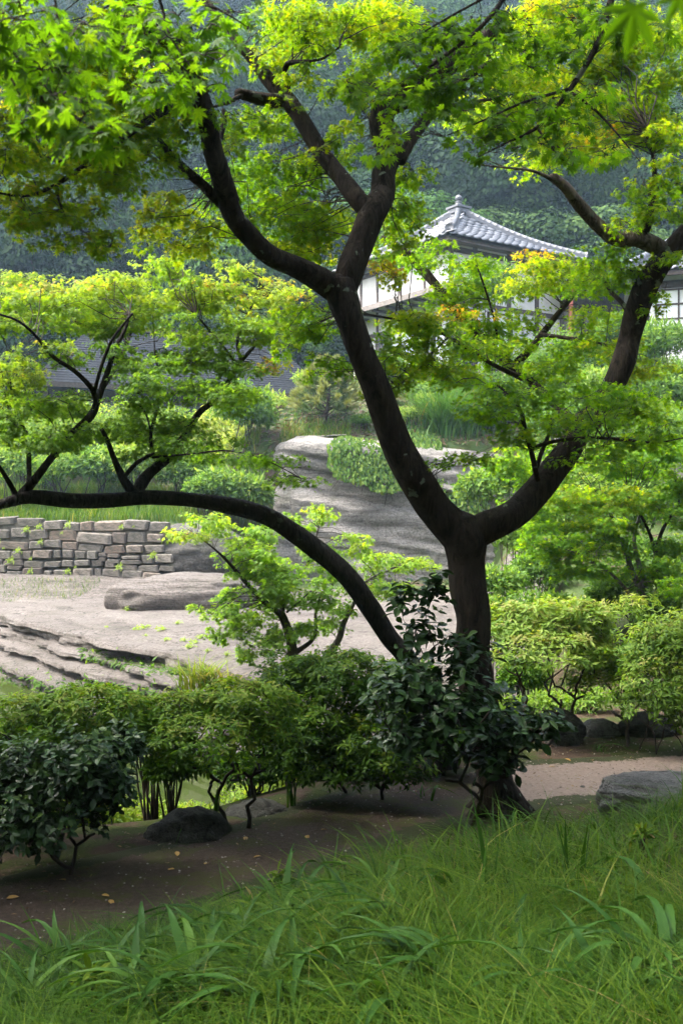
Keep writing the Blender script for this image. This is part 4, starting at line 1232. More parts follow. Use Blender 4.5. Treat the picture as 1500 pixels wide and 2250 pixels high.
# root flare
mb = MB()
for q in range(6):
    a = q * 1.05 + 0.4
    b0 = gb + np.array([0, 0, 0.16]); dv = np.array([math.cos(a), math.sin(a), 0])
    e = gb + dv * 0.30; e[2] = float(hgt(e[0], e[1])) - 0.03
    rr = spline([(*(b0 + dv * 0.03), .11), (*(0.5 * (b0 + e) + dv * .02 - [0, 0, .03]), .075), (*e, .025)], .05)
    mb.tube(rr[:, :3], rr[:, 3], 9, .08, q)
place('roots', mb.mesh('roots', M['bark'], True), mp)
Y1, Y2, Y3 = .62, .72, .86
B_MAIN = [
    (100, 330, 120, 40, d - 1.4, .62), (230, 300, 110, 45, d - 1.3, .55), (60, 405, 100, 38, d - 1.8, Y1), (170, 385, 130, 42, d - 1.6, Y1), (275, 372, 110, 45, d - 1.5, .6), (330, 300, 90, 38, d - 1.3, .5), (80, 470, 90, 36, d - 1.7, Y1), (190, 468, 90, 36, d - 1.6, .7), (228, 530, 55, 28, d - 1.5, .7), (150, 520, 60, 24, d - 1.6, Y1), (30, 480, 60, 26, d - 1.8, Y2), (20, 350, 60, 36, d - 1.6, .6),
    (300, 205, 90, 40, d - 1.2, .6), (235, 150, 90, 40, d - 1.3, .6), (265, 95, 80, 40, d - 1.3, .62), (405, 290, 80, 36, d - 1.0, .52), (390, 215, 70, 34, d - 1.0, .5), (545, 272, 80, 30, d - .2, .5), (590, 255, 60, 28, d + .2, .5), (600, 300, 50, 20, d + .1, .52), (490, 310, 60, 28, d - .5, .5),
    (570, 375, 110, 40, d + .3, .38), (505, 405, 80, 34, d + .2, .4), (610, 425, 110, 36, d + .4, .42), (680, 385, 70, 30, d + .3, .5), (690, 445, 100, 34, d + .3, .55), (620, 485, 120, 34, d + .3, .5), (520, 498, 90, 34, d + .2, .52), (400, 495, 80, 34, d - .2, Y2), (375, 455, 70, 30, d - .3, .7), (345, 518, 55, 24, d - .3, Y2), (425, 540, 70, 24, d - .2, Y2), (725, 505, 80, 34, d + .4, .62), (690, 552, 90, 28, d + .4, .66), (640, 530, 70, 24, d + .4, .6),
    (745, 330, 50, 30, d + .3, .5), (700, 350, 60, 26, d + .3, .55), (630, 55, 90, 50, d + .2, .55), (690, 95, 70, 40, d + .1, .55), (650, 160, 55, 30, d + .1, .6), (600, 125, 60, 30, d + .2, .6), (740, 40, 80, 42, d, .56), (800, 60, 70, 36, d + .3, .6), (770, 275, 40, 22, d, .62), (800, 150, 70, 40, d + .1, .5), (760, 195, 50, 28, d - .1, .6), (880, 75, 80, 36, d + .6, .62), (860, 20, 80, 36, d + .5, .58),
    (880, 410, 50, 45, d + .5, .5), (895, 470, 50, 40, d + .6, .52), (865, 535, 60, 40, d + .6, .55), (850, 590, 50, 32, d + .5, .8), (925, 550, 80, 36, d + 1.9, .45),
    # right crown
    (1400, 80, 120, 45, d + .5, .6), (1460, 180, 90, 42, d + .4, .58), (1385, 245, 110, 42, d + .3, .55), (1470, 300, 70, 34, d + .3, .6), (1300, 150, 100, 45, d + .6, .62), (1250, 60, 90, 45, d + .7, .55), (1345, 320, 80, 34, d + .2, Y2), (1450, 375, 60, 34, d + .2, .55), (1200, 290, 80, 30, d + .6, .66), (1160, 190, 100, 42, d + .7, .5), (1455, 450, 60, 32, d + .1, .45), (1300, 300, 60, 26, d + .5, Y3, .7), (1480, 420, 50, 26, d, .4), (1390, 430, 40, 20, d + .2, .5),
    (1500, 90, 80, 40, d + .4, .55), (1340, 50, 90, 40, d + .6, .55), (1380, 490, 40, 18, d + .1, .55),
    # behind and right of the trunk
    (880, 740, 90, 36, d + .4, .48), (955, 715, 90, 34, d + .6, .52), (1000, 640, 90, 40, d + 1.7, .48), (1060, 592, 70, 28, d + 1.5, .42), (905, 690, 70, 30, d + .5, .6), (1100, 700, 90, 38, d + 1.5, .5), (1195, 640, 90, 38, d + 1.8, .62), (1190, 585, 80, 32, d + 1.9, Y2), (1170, 560, 50, 18, d + 1.9, Y3, .8), (1250, 600, 70, 34, d + 1.8, .6), (1305, 620, 80, 38, d + .9, .48), (1350, 580, 65, 40, d + .6, .42), (1305, 590, 50, 26, d + .8, .5), (1290, 690, 80, 26, d + 1.3, .55), (1245, 750, 100, 30, d + 1.3, .5), (1340, 765, 70, 26, d + 1.1, .58), (1425, 800, 60, 26, d + 1.1, Y2), (1380, 830, 50, 20, d + 1.0, Y2), (1000, 785, 100, 34, d + .8, .5), (900, 800, 90, 34, d + .3, .55), (960, 832, 100, 30, d + .6, .62), (1100, 770, 100, 34, d + 1.2, .45), (1180, 805, 110, 34, d + 1.0, .48), (870, 850, 50, 22, d + .3, .6), (1030, 690, 70, 24, d + 1.6, Y3, .5),
    (850, 790, 60, 26, d + .2, .5), (1470, 560, 40, 20, d + .2, .5), (1440, 660, 40, 20, d + .4, .55),
    # broad low layer on the right
    (1060, 855, 110, 26, d - .2, .42), (1150, 885, 130, 32, d - .2, .40), (1280, 865, 140, 34, d - .3, .38), (1395, 900, 110, 32, d - .4, .40), (1250, 930, 140, 28, d - .3, .42), (1120, 965, 80, 18, d, .45), (1020, 1000, 70, 16, d + .1, .42), (1060, 925, 70, 20, d, .42), (1455, 950, 80, 26, d - .6, .40), (1370, 965, 100, 24, d - .5, .42), (1320, 1010, 90, 14, d - .3, .5, .5), (960, 1015, 35, 8, d, .45, .8),
    # foliage left of the trunk
    (680, 740, 80, 36, d + .4, .42), (720, 800, 55, 28, d + .3, .45), (640, 705, 60, 28, d + .5, .5), (630, 770, 40, 20, d + .5, .5), (700, 690, 60, 28, d + .4, .45),
]
# more of the crown above the picture
B_UP = []
for i in range(46):
    x = rng.uniform(-5, 5.5); y = rng.uniform(6.5, 10)
    B_UP.append((0, 0, 230, 50, 7.35, .5, 0.13, (x, y, CZ + .535 * y + .5 + rng.uniform(0, 1.6))))
sk_top = [s[~in_view(s[:, :3], 1.0)] for s in sk_main]
lu, ua, ub, ur = sprays(B_UP, 0.12, [s for s in sk_top if len(s) and s[:, 2].max() > 5], 1.0, 3)
kt_ = ~(in_view(ua, 1.0) | in_view(ub, 1.0) | in_view(.5 * (ua + ub), 1.0)); ua, ub, ur = ua[kt_], ub[kt_], ur[kt_]
keep = ~in_view(lu['p'], 1.07)
place('upper_crown', cloud_mesh('upper_crown', 'rhomb', lu['p'][keep], lu['d'][keep], lu['n'][keep], lu['s'][keep] * 1.1, lu['t'][keep], M['maple']), mp, kind='stuff')
for i in range(16): B_MAIN.append((rng.uniform(1060, 1500), rng.uniform(-10, 340), 95, 36, d + rng.uniform(.2, 1.6), rng.uniform(.5, .72), .9))
for i in range(10): B_MAIN.append((rng.uniform(0, 340), rng.uniform(40, 330), 90, 36, d + rng.uniform(-1.2, .8), rng.uniform(.5, .7), .9))
for i in range(5): B_MAIN.append((rng.uniform(560, 860), rng.uniform(-10, 110), 80, 32, d + rng.uniform(.2, 1.4), rng.uniform(.5, .6), .9))
B_MAIN = [(q[0], q[1], q[2] * 1.1, q[3] * 1.12, q[4], q[5] + (.05 if q[5] < .7 else 0), *q[6:]) for q in B_MAIN]
lv, ta, tb, tr = sprays(B_MAIN, 0.055, sk_main, 0.92, 2)
foliage(mp, 'maple_lo', lv['p'], lv['d'], lv['n'], lv['s'], lv['t'], M['maple'], 300, rest_tpl='star')
V_, Q_ = twig_mesh('twigs', np.vstack([ta, ua]), np.vstack([tb, ub]), np.concatenate([tr, ur]), np.concatenate([tr, ur]) * .35, M['twig'])
place('twigs', mesh_np('twigs', V_, Q_, M['twig'], None, True), mp, kind='stuff')
NMAIN = len(lv['p'])

# ------------------------------------------------------------------ evergreen added out of view so that its crown shades the path
M['evergreen'] = leaf_mat('added_evergreen_leaf', [(0.0, (0.02, 0.04, 0.012)), (1.0, (0.05, 0.085, 0.025))], 0.12, (1.4, 1.5, 0.6), 0.5, 0.25)
evz = float(hgt(-5.2, 4.6))
ev = thing('added_evergreen', (-5.2, 4.6, evz), 'dark evergreen tree added unseen beyond the left border to shade the path', 'tree')
EL = [('trunk', [(-5.2, 4.6, evz - .1, .24), (-5.1, 4.6, 2.2, .2), (-4.8, 4.7, 4.0, .17), (-4.3, 4.9, 5.6, .13), (-3.9, 5.0, 7.2, .08)]),
      ('branch', [(-4.8, 4.7, 4.0, .10), (-3.4, 4.8, 5.4, .08), (-1.8, 4.9, 6.1, .06), (.2, 5.2, 6.5, .03)]),
      ('branch', [(-4.4, 4.9, 5.2, .09), (-3.0, 6.2, 6.6, .07), (-1.4, 7.0, 7.2, .05), (.4, 7.4, 7.4, .02)]),
      ('branch', [(-4.3, 4.9, 5.6, .08), (-2.8, 3.6, 6.0, .06), (-1.2, 3.2, 6.2, .03)])]
sk_e = []
for i, (nm, rows) in enumerate(EL):
    s = spline(rows, .1); mb = MB(); mb.tube(s[:, :3], s[:, 3], 9, .05, i + 80)
    place(nm, mb.mesh(nm, M['bark'], True), ev); sk_e.append(s)
B_E = []
for i in range(80):
    x = rng.uniform(-7.5, .7); y = rng.uniform(3.4, 6.7)
    B_E.append((0, 0, 250, 60, 7.35, .5, 0.6, (x, y, max(4.6, CZ + .535 * y + .4) + rng.uniform(0, 1.7))))
le, va, vb, vr = sprays(B_E, 0.14, sk_e, 1.0, 3)
keep = ~in_view(le['p'], 1.12)
place('crown', cloud_mesh('crown', 'rhomb', le['p'][keep], le['d'][keep], le['n'][keep], le['s'][keep] * 1.2, le['t'][keep], M['evergreen']), ev, kind='stuff')  # crown of the added evergreen, unseen, shades the path
V_, Q_ = twig_mesh('twigs', va, vb, vr, vr * .35, M['twig'])
place('twigs', mesh_np('twigs', V_, Q_, M['twig'], None, True), ev, kind='stuff')

# ------------------------------------------------------------------ leaning maple with the long horizontal trunk
e = 8.4
g2 = ground_at(1000, 1725)
lm = thing('leaning_maple', (P(985, 1690, 8.6)[0], 8.6, float(hgt(P(985, 1690, 8.6)[0], 8.6))), 'maple whose arched bare trunk leans far to the left above the rock shelf', 'tree')
LL = [
    ('trunk', [(990, 1720, 60, 8.6), (965, 1610, 46, 8.6), (925, 1510, 43, 8.55), (888, 1445, 42, 8.5), (858, 1395, 42, 8.5), (812, 1330, 45, 8.45), (762, 1270, 46, e), (702, 1215, 46, e), (642, 1168, 46, e - .05), (580, 1132, 42, e - .1), (502, 1108, 37, e - .15), (420, 1098, 35, e - .2), (330, 1094, 36, e - .25), (250, 1099, 37, e - .3), (160, 1103, 35, e - .4), (75, 1094, 33, e - .5), (20, 1104, 24, e - .55), (-60, 1125, 20, e - .6), (-160, 1120, 14, e - .7)], 'bark2', 20, .13),
    ('branch', [(292, 1098, 30, e - .25), (306, 1068, 30, e - .2), (335, 1035, 25, e - .1), (380, 992, 22, e), (415, 945, 18, e + .1), (440, 905, 15, e + .15), (480, 872, 13, e + .2), (525, 800, 11, e + .3), (560, 760, 7, e + .4)], 'bark2', 9, .07),
    ('branch', [(294, 1090, 24, e - .25), (272, 1052, 20, e - .3), (252, 1010, 14, e - .4), (236, 965, 11, e - .5), (222, 940, 9, e - .55)], 'bark2', 8, .06),
    ('branch', [(272, 1050, 11, e - .3), (300, 1018, 10, e - .4), (330, 1000, 9, e - .5), (338, 995, 6, e - .55)], 'bark2', 7, .04),
    ('branch', [(335, 1000, 9, e - .15), (332, 950, 8, e - .1), (350, 885, 7, e), (348, 820, 6, e + .05), (340, 770, 4, e + .1)], 'bark2', 6, .03),
    ('branch', [(333, 952, 5, e - .1), (316, 900, 4, e - .3), (285, 880, 3, e - .4)], 'bark2', 5, 0),
    ('branch', [(335, 1005, 6, e - .5), (420, 998, 5, e - .7), (500, 990, 4, e - .9), (580, 1010, 3, e - 1.0), (660, 1050, 2, e - 1.1)], 'bark2', 5, 0),
    ('branch', [(45, 1092, 26, e - .5), (78, 1050, 20, e - .5), (112, 1008, 18, e - .45), (155, 955, 16, e - .4), (200, 915, 19, e - .4), (212, 885, 17, e - .35), (232, 825, 13, e - .3), (252, 770, 12, e - .3), (275, 725, 9, e - .25), (285, 690, 6, e - .2)], 'bark2', 9, .07),
    ('branch', [(212, 895, 13, e - .4), (205, 858, 12, e - .45), (165, 815, 11, e - .55), (118, 785, 10, e - .65), (80, 740, 8, e - .75), (40, 705, 6, e - .85), (-10, 688, 5, e - .9)], 'bark2', 8, .05),
    ('branch', [(208, 860, 9, e - .45), (225, 800, 8, e - .5), (248, 745, 7, e - .55), (290, 690, 5, e - .6)], 'bark2', 6, .04),
    ('branch', [(40, 1095, 14, e - .5), (15, 1050, 11, e - .6), (-10, 1015, 9, e - .7), (-50, 970, 7, e - .8)], 'bark2', 7, .04),
    ('branch', [(65, 1065, 11, e - .5), (64, 1000, 11, e - .3), (60, 960, 9, e - .2), (40, 915, 7, e - .1)], 'bark2', 7, .04),
    ('branch', [(530, 795, 8, e + .3), (522, 760, 8, e + .4), (530, 720, 7, e + .5), (555, 670, 5, e + .6), (575, 610, 3, e + .6)], 'bark2', 6, .03),
    ('branch', [(520, 800, 7, e + .3), (490, 760, 6, e + .2), (455, 720, 5, e + .1), (430, 690, 3, e)], 'bark2', 6, .03),
    ('branch', [(230, 850, 8, e - .3), (265, 790, 9, e + .5), (285, 740, 8, e + .9)], 'bark2', 6, .03),
]
sk_l = build_limbs(lm, LL, M)
B_L = [(50, 640, 110, 38, e, .70), (160, 640, 100, 36, e + .2, .68), (260, 640, 100, 38, e + .3, .68), (368, 600, 50, 24, e + .5, .62), (340, 570, 60, 18, e + .5, .6), (330, 680, 100, 40, e + .2, .66), (230, 710, 110, 40, e, .62), (90, 700, 100, 40, e - .3, .60), (430, 655, 80, 36, e + .3, .72), (500, 640, 70, 38, e + .5, .74), (580, 640, 70, 34, e + .6, .78), (645, 655, 45, 22, e + .6, .78), (520, 590, 50, 24, e + .6, .72), (450, 722, 100, 36, e + .3, .58), (550, 720, 80, 38, e + .4, .62), (380, 785, 100, 44, e + .1, .45), (285, 780, 80, 34, e, .55), (500, 790, 80, 30, e + .2, .5), (595, 805, 50, 18, e + .3, .88, .6), (430, 842, 100, 38, e, .42), (320, 862, 80, 36, e - .2, .42), (500, 880, 70, 32, e, .5), (380, 922, 100, 34, e - .1, .38), (270, 930, 80, 34, e - .3, .42), (440, 978, 80, 28, e - .4, .36), (550, 1008, 100, 20, e - .8, .36), (640, 1050, 60, 14, e - 1.0, .4), (330, 985, 80, 28, e - .4, .36), (170, 965, 70, 32, e - .3, .42), (80, 985, 90, 36, e - .4, .45), (35, 860, 80, 34, e - .2, .58), (75, 830, 80, 26, e - .2, .75), (100, 905, 90, 38, e - .2, .5), (150, 885, 60, 28, e - .3, .5), (20, 945, 60, 34, e - .5, .48), (120, 770, 70, 26, e - .4, .55), (30, 780, 60, 24, e - .6, .66), (410, 615, 50, 22, e + .3, .7), (590, 700, 50, 24, e + .5, .7), (240, 620, 60, 20, e + .3, .74), (-40, 700, 80, 40, e - .3, .6), (-40, 900, 80, 50, e - .4, .5)]
lv, ta, tb, tr = sprays([(q[0], q[1], q[2] * 1.1, q[3] * 1.12, *q[4:]) for q in B_L], 0.053, sk_l, 1.05, 2)
foliage(lm, 'maple_lo', lv['p'], lv['d'], lv['n'], lv['s'], lv['t'], M['maple_light'], 300, rest_tpl='star')
V_, Q_ = twig_mesh('twigs', ta, tb, tr, tr * .35, M['twig'])
place('twigs', mesh_np('twigs', V_, Q_, M['twig'], None, True), lm, kind='stuff')

# ------------------------------------------------------------------ young pale maple below the arch
q = 11.0
bx = P(650, 1500, q)
ym = thing('young_maple', (bx[0], q, float(hgt(bx[0], q))), 'small pale green young maple growing under the arched trunk', 'tree')
zb = hgt(bx[0], q); pyb = 1125 - (zb - CZ) * F / q
LY = [
    ('trunk', [(655, pyb + 20, 34, q), (652, 1560, 28, q), (640, 1430, 24, q), (628, 1370, 18, q), (615, 1342, 16, q)], 'palebark', 9, .06),
    ('branch', [(640, 1420, 16, q), (618, 1355, 15, q), (585, 1325, 13, q - .1), (545, 1285, 11, q - .2), (505, 1240, 8, q - .3), (470, 1205, 5, q - .4), (430, 1175, 3, q - .5)], 'twig', 7, .04),
    ('branch', [(632, 1400, 14, q), (622, 1330, 12, q + .1), (640, 1290, 8, q + .2), (680, 1230, 5, q + .3), (700, 1160, 3, q + .3)], 'twig', 6, .03),
    ('branch', [(640, 1440, 16, q), (690, 1400, 9, q + .2), (695, 1340, 7, q + .3), (730, 1290, 5, q + .4)], 'twig', 6, .03),
    ('branch', [(648, 1520, 16, q), (735, 1420, 16, q + .3), (755, 1370, 13, q + .3), (775, 1330, 9, q + .4), (800, 1280, 6, q + .5), (860, 1250, 4, q + .5)], 'palebark', 7, .05),
    ('branch', [(630, 1345, 6, q), (660, 1320, 5, q - .2), (680, 1300, 3, q - .2)], 'twig', 5, 0),
]
sk_y = build_limbs(ym, LY, M)
B_Y = [(415, 1165, 60, 20, q - .4, .8), (480, 1155, 60, 28, q - .3, .66), (560, 1185, 80, 30, q - .2, .6), (650, 1150, 50, 20, q + .2, .6), (695, 1130, 45, 22, q + .3, .64), (545, 1232, 80, 38, q - .2, .58), (620, 1250, 80, 38, q, .5), (700, 1215, 60, 30, q + .3, .55), (600, 1300, 70, 36, q, .5), (520, 1325, 55, 34, q - .3, .55), (500, 1375, 45, 32, q - .4, .55), (560, 1370, 60, 32, q - .2, .5), (680, 1300, 60, 34, q + .2, .5), (745, 1260, 50, 32, q + .3, .58), (700, 1375, 50, 26, q + .3, .52), (780, 1195, 45, 24, q + .4, .66), (825, 1240, 50, 30, q + .5, .66), (885, 1235, 50, 22, q + .5, .68), (930, 1240, 35, 14, q + .5, .7), (800, 1290, 50, 22, q + .4, .6), (640, 1385, 60, 24, q, .5), (455, 1340, 35, 16, q - .4, .6), (600, 1420, 60, 18, q - .2, .5), (545, 1430, 30, 22, q - .3, .55), (860, 1300, 50, 24, q + .4, .6), (750, 1330, 50, 22, q + .3, .5)]
lv, ta, tb, tr = sprays(B_Y, 0.070, sk_y, 1.3, 2)
foliage(ym, 'maple_lo', lv['p'], lv['d'], lv['n'], lv['s'], lv['t'], M['maple_light'], 120, rest_tpl='star')
V_, Q_ = twig_mesh('twigs', ta, tb, tr, tr * .35, M['twig'])
place('twigs', mesh_np('twigs', V_, Q_, M['twig'], None, True), ym, kind='stuff')

# ------------------------------------------------------------------ green multi stemmed maple at the right
q = 13.0
bx = P(1430, 1330, q)
rm = thing('multi_stem_maple', (bx[0], q, float(hgt(bx[0], q))), 'green maple with several thin pale stems behind the right hand shrubs', 'tree')
pyb = 1125 - (hgt(bx[0], q) - CZ) * F / q
LR = [
    ('stem', [(1425, pyb + 10, 20, q), (1405, 1300, 16, q), (1385, 1250, 14, q), (1370, 1200, 12, q), (1350, 1150, 9, q), (1330, 1110, 6, q - .1)], 'palebark', 7, .04),
    ('stem', [(1430, pyb + 10, 16, q), (1412, 1280, 14, q + .1), (1400, 1230, 11, q + .2), (1392, 1180, 9, q + .3), (1405, 1120, 6, q + .3), (1400, 1080, 4, q + .3)], 'palebark', 7, .04),
    ('stem', [(1470, pyb + 10, 16, q + .2), (1455, 1290, 13, q + .2), (1440, 1230, 11, q + .2), (1445, 1190, 10, q + .1), (1462, 1150, 8, q), (1490, 1110, 5, q - .1)], 'bark', 7, .04),
    ('stem', [(1440, 1220, 8, q + .2), (1425, 1170, 8, q), (1400, 1120, 6, q - .1), (1380, 1090, 4, q - .2)], 'bark', 6, .03),
    ('stem', [(1400, 1330, 12, q - .4), (1370, 1290, 9, q - .5), (1340, 1260, 7, q - .6), (1310, 1240, 4, q - .7)], 'palebark', 6, .03),
]
sk_r = build_limbs(rm, LR, M)
B_R = [(1130, 1010, 80, 36, q, .5), (1200, 1050, 80, 36, q, .45), (1260, 1000, 80, 36, q, .5), (1340, 1010, 90, 36, q, .5), (1420, 1010, 90, 36, q, .5), (1480, 1060, 70, 36, q, .45), (1250, 1090, 90, 36, q - .3, .6), (1330, 1090, 90, 32, q - .4, .62), (1400, 1090, 70, 30, q - .3, .6), (1220, 1140, 80, 36, q - .2, .48), (1310, 1150, 80, 34, q - .4, .5), (1270, 1200, 90, 36, q - .5, .5), (1340, 1200, 70, 30, q - .4, .42), (1200, 1200, 70, 32, q - .3, .4), (1290, 1250, 70, 24, q - .5, .45), (1480, 1130, 60, 28, q - .2, .45), (1470, 1200, 60, 24, q, .4), (1420, 1240, 50, 20, q - .4, .4), (1160, 1110, 60, 32, q + .3, .42), (1480, 990, 60, 30, q - .5, .45), (1380, 1160, 60, 24, q, .4), (1480, 1290, 40, 20, q - .6, .4)]
lv, ta, tb, tr = sprays(B_R, 0.08, sk_r, 1.5, 2, tintvar=.14)
foliage(rm, 'maple_lo', lv['p'], lv['d'], lv['n'], lv['s'], lv['t'], M['maple'], 100, rest_tpl='star')
V_, Q_ = twig_mesh('twigs', ta, tb, tr, tr * .35, M['twig'])
place('twigs', mesh_np('twigs', V_, Q_, M['twig'], None, True), rm, kind='stuff')

# ------------------------------------------------------------------ maple that overhangs the camera
ov = thing('overhanging_maple', (-3.1, 0.3, float(hgt(-3.1, 0.3))), 'near maple whose leafy branches hang into the top of the view', 'tree')
g0 = float(hgt(-3.1, 0.3))
OL = [
    ('trunk', [(-3.1, .3, g0 - .1, .17), (-3.05, .25, 1.8, .14), (-2.9, .2, 3.0, .12), (-2.6, .2, 4.0, .10), (-2.2, .3, 5.0, .08)]),
    ('branch', [(-2.85, .2, 3.1, .07), (-2.3, .8, 3.9, .05), (-1.5, 1.6, 4.15, .035), (-.9, 2.2, 4.1, .022)]),
    ('branch', [(-2.5, .25, 4.2, .06), (-1.4, 1.2, 4.9, .045), (-.3, 2.4, 5.1, .035), (.6, 3.3, 5.0, .026), (1.1, 3.9, 4.75, .018)]),
    ('branch', [(-2.2, .3, 5.0, .07), (-.8, .4, 5.7, .05), (1.0, .6, 6.0, .04), (2.6, .9, 5.8, .02)]),
    ('branch', [(-2.2, .3, 5.0, .06), (-1.6, 2.0, 5.9, .045), (-.6, 3.6, 6.2, .03), (.6, 4.6, 6.2, .015)]),
    ('branch', [(1.0, .6, 6.0, .03), (1.0, .9, 4.5, .02), (.45, .9, 3.2, .01), (.36, .85, 2.75, .006), (.30, .8, 2.62, .004)]),
]
sk_o = []
OPX = [
    [(-190, -260, 15, 1.75), (-90, -90, 13, 2.0), (-40, 20, 9, 2.15), (20, 95, 8, 2.2), (55, 150, 7, 2.2), (120, 205, 5, 2.15), (170, 260, 4, 2.1), (235, 292, 2, 2.0)],
    [(-90, -90, 12, 2.0), (-60, 40, 9, 2.05), (-20, 110, 7, 2.1), (30, 180, 6, 2.1), (60, 240, 4, 2.1), (95, 290, 2, 2.1)],
    [(60, -180, 11, 2.2), (118, -20, 6, 2.3), (125, 30, 5, 2.3), (150, 85, 4, 2.3), (185, 125, 2, 2.3)],
    [(240, -180, 13, 2.4), (320, -20, 8, 2.55), (328, 60, 6, 2.55), (330, 110, 5, 2.5), (335, 150, 4, 2.45), (350, 195, 2, 2.4)],
    [(240, -180, 12, 2.4), (345, -20, 8, 2.6), (365, 60, 6, 2.6), (400, 120, 5, 2.55), (440, 175, 2, 2.5)],
    [(300, -120, 9, 2.6), (400, -10, 7, 2.7), (480, 20, 5, 2.7), (545, 60, 2, 2.7)],
    [(1200, -150, 18, 4.1), (1130, -40, 13, 4.1), (1060, 55, 10, 4.0), (960, 135, 8, 3.9), (880, 190, 5, 3.8), (795, 245, 2.5, 3.7)],
    [(1330, -180, 20, 4.0), (1350, -60, 18, 4.0), (1318, 80, 15, 3.95), (1252, 195, 12, 3.9), (1180, 280, 9, 3.85), (1120, 310, 5, 3.8), (1050, 345, 2.5, 3.75)],
    [(1252, 195, 8, 3.9), (1150, 225, 6, 3.8), (1060, 265, 4, 3.75), (975, 300, 2, 3.7)],
    [(1250, 200, 7, 3.9), (1310, 245, 6, 3.85), (1360, 300, 4, 3.8), (1405, 355, 2, 3.75)],
    [(1180, 282, 6, 3.85), (1215, 330, 4, 3.8), (1242, 358, 2, 3.8)],
    [(1130, -40, 7, 4.1), (1000, 30, 5, 4.05), (880, 100, 3, 3.9)],
]
for rw in OPX: OL.append(('branch', limb(rw)))
for i, (nm, rows) in enumerate(OL):
    s = spline(rows, .05); mb = MB(); mb.tube(s[:, :3], s[:, 3], 9, .05, i + 50)
    place(nm, mb.mesh(nm, M['bark'], True), ov); sk_o.append(s)
B_O = [(60, 60, 120, 60, 2.2, .5), (190, 50, 110, 50, 2.2, .5), (60, 170, 100, 60, 2.1, .35), (130, 150, 90, 60, 2.3, .4), (100, 240, 100, 50, 2.1, .35), (30, 120, 80, 60, 2.4, .3), (190, 240, 70, 40, 2.0, .6), (230, 280, 45, 18, 2.0, .6), (160, 290, 60, 24, 2.1, .45), (320, 40, 90, 45, 2.6, .45), (420, 60, 90, 50, 2.6, .5), (520, 50, 60, 40, 2.7, .55), (360, 110, 80, 45, 2.5, .4), (470, 110, 70, 40, 2.6, .5), (380, 170, 70, 36, 2.4, .5), (320, 200, 50, 26, 2.4, .6), (430, 190, 60, 26, 2.5, .4), (290, 90, 60, 36, 2.5, .3), (40, 20, 100, 36, 2.0, .3),
       (900, 110, 110, 40, 3.9, .6), (800, 190, 80, 34, 3.7, .66), (880, 200, 90, 36, 3.8, .6), (960, 170, 90, 36, 3.9, .5), (1040, 120, 100, 36, 4.0, .4), (1120, 60, 100, 40, 4.1, .4), (1000, 230, 80, 26, 3.8, .55), (870, 280, 60, 26, 3.7, .62), (840, 330, 36, 14, 3.7, .62), (940, 60, 100, 36, 4.0, .5), (1060, 190, 90, 30, 3.9, .36), (1100, 260, 100, 30, 3.9, .45), (1190, 230, 90, 32, 3.9, .40), (1160, 310, 80, 22, 3.8, .5), (1060, 310, 70, 20, 3.8, .55), (1260, 260, 80, 28, 3.9, .42), (1320, 200, 70, 26, 3.8, .45), (1230, 330, 60, 18, 3.7, .5), (1330, 330, 50, 18, 3.7, .5), (1200, 130, 90, 36, 4.1, .42), (1380, 60, 80, 36, 3.6, .4), (1300, 30, 90, 36, 3.9, .42), (1020, 40, 100, 36, 4.2, .45)]
lv, ta, tb, tr = sprays(B_O, 0.054, sk_o[-12:], 0.62, 2, tintvar=.22, tdroop=.5, flat=.45)
# canopy above the camera, out of the picture: this is what shades the foreground
B_C = []
for i in range(60):
    x = rng.uniform(-5.5, 5.5); y = rng.uniform(-4, 4.0)
    z = max(4.3, CZ + 0.53 * y + 1.1) + rng.uniform(0, 1.6)
    B_C.append((0, 0, 330, 60, 5.0, .45, 0.27, (x, y, z)))
lc, ua, ub, ur = sprays(B_C, 0.12, sk_o, 1.0, 3)
keep = ~in_view(lc['p'], 1.12)
foliage(ov, 'maple_hi', lv['p'], lv['d'], lv['n'], lv['s'], lv['t'], M['maple_near'], 300)
place('upper_crown', cloud_mesh('upper_crown', 'rhomb', lc['p'][keep], lc['d'][keep], lc['n'][keep], lc['s'][keep] * 1.1, lc['t'][keep], M['maple_near']), ov, kind='stuff')  # canopy out of the picture that shades the foreground
V_, Q_ = twig_mesh('twigs', np.vstack([ta, ua]), np.vstack([tb, ub]), np.concatenate([tr * .8, ur]), np.concatenate([tr, ur]) * .35, M['twig'])
place('twigs', mesh_np('twigs', V_, Q_, M['twig'], None, True), ov, kind='stuff')
# the two blurred leaves right in front of the lens
pb = np.array([P(1390, 20, 0.80), P(1490, -15, 0.78)])
leaf_objs('maple_hi', pb, np.array([[-.1, 0, -1.], [.3, .1, -1]]), np.array([[.2, -1, .3], [.1, -1, .2]]), np.array([.066, .05]), np.array([.3, .3]), M['maple_near'], ov)

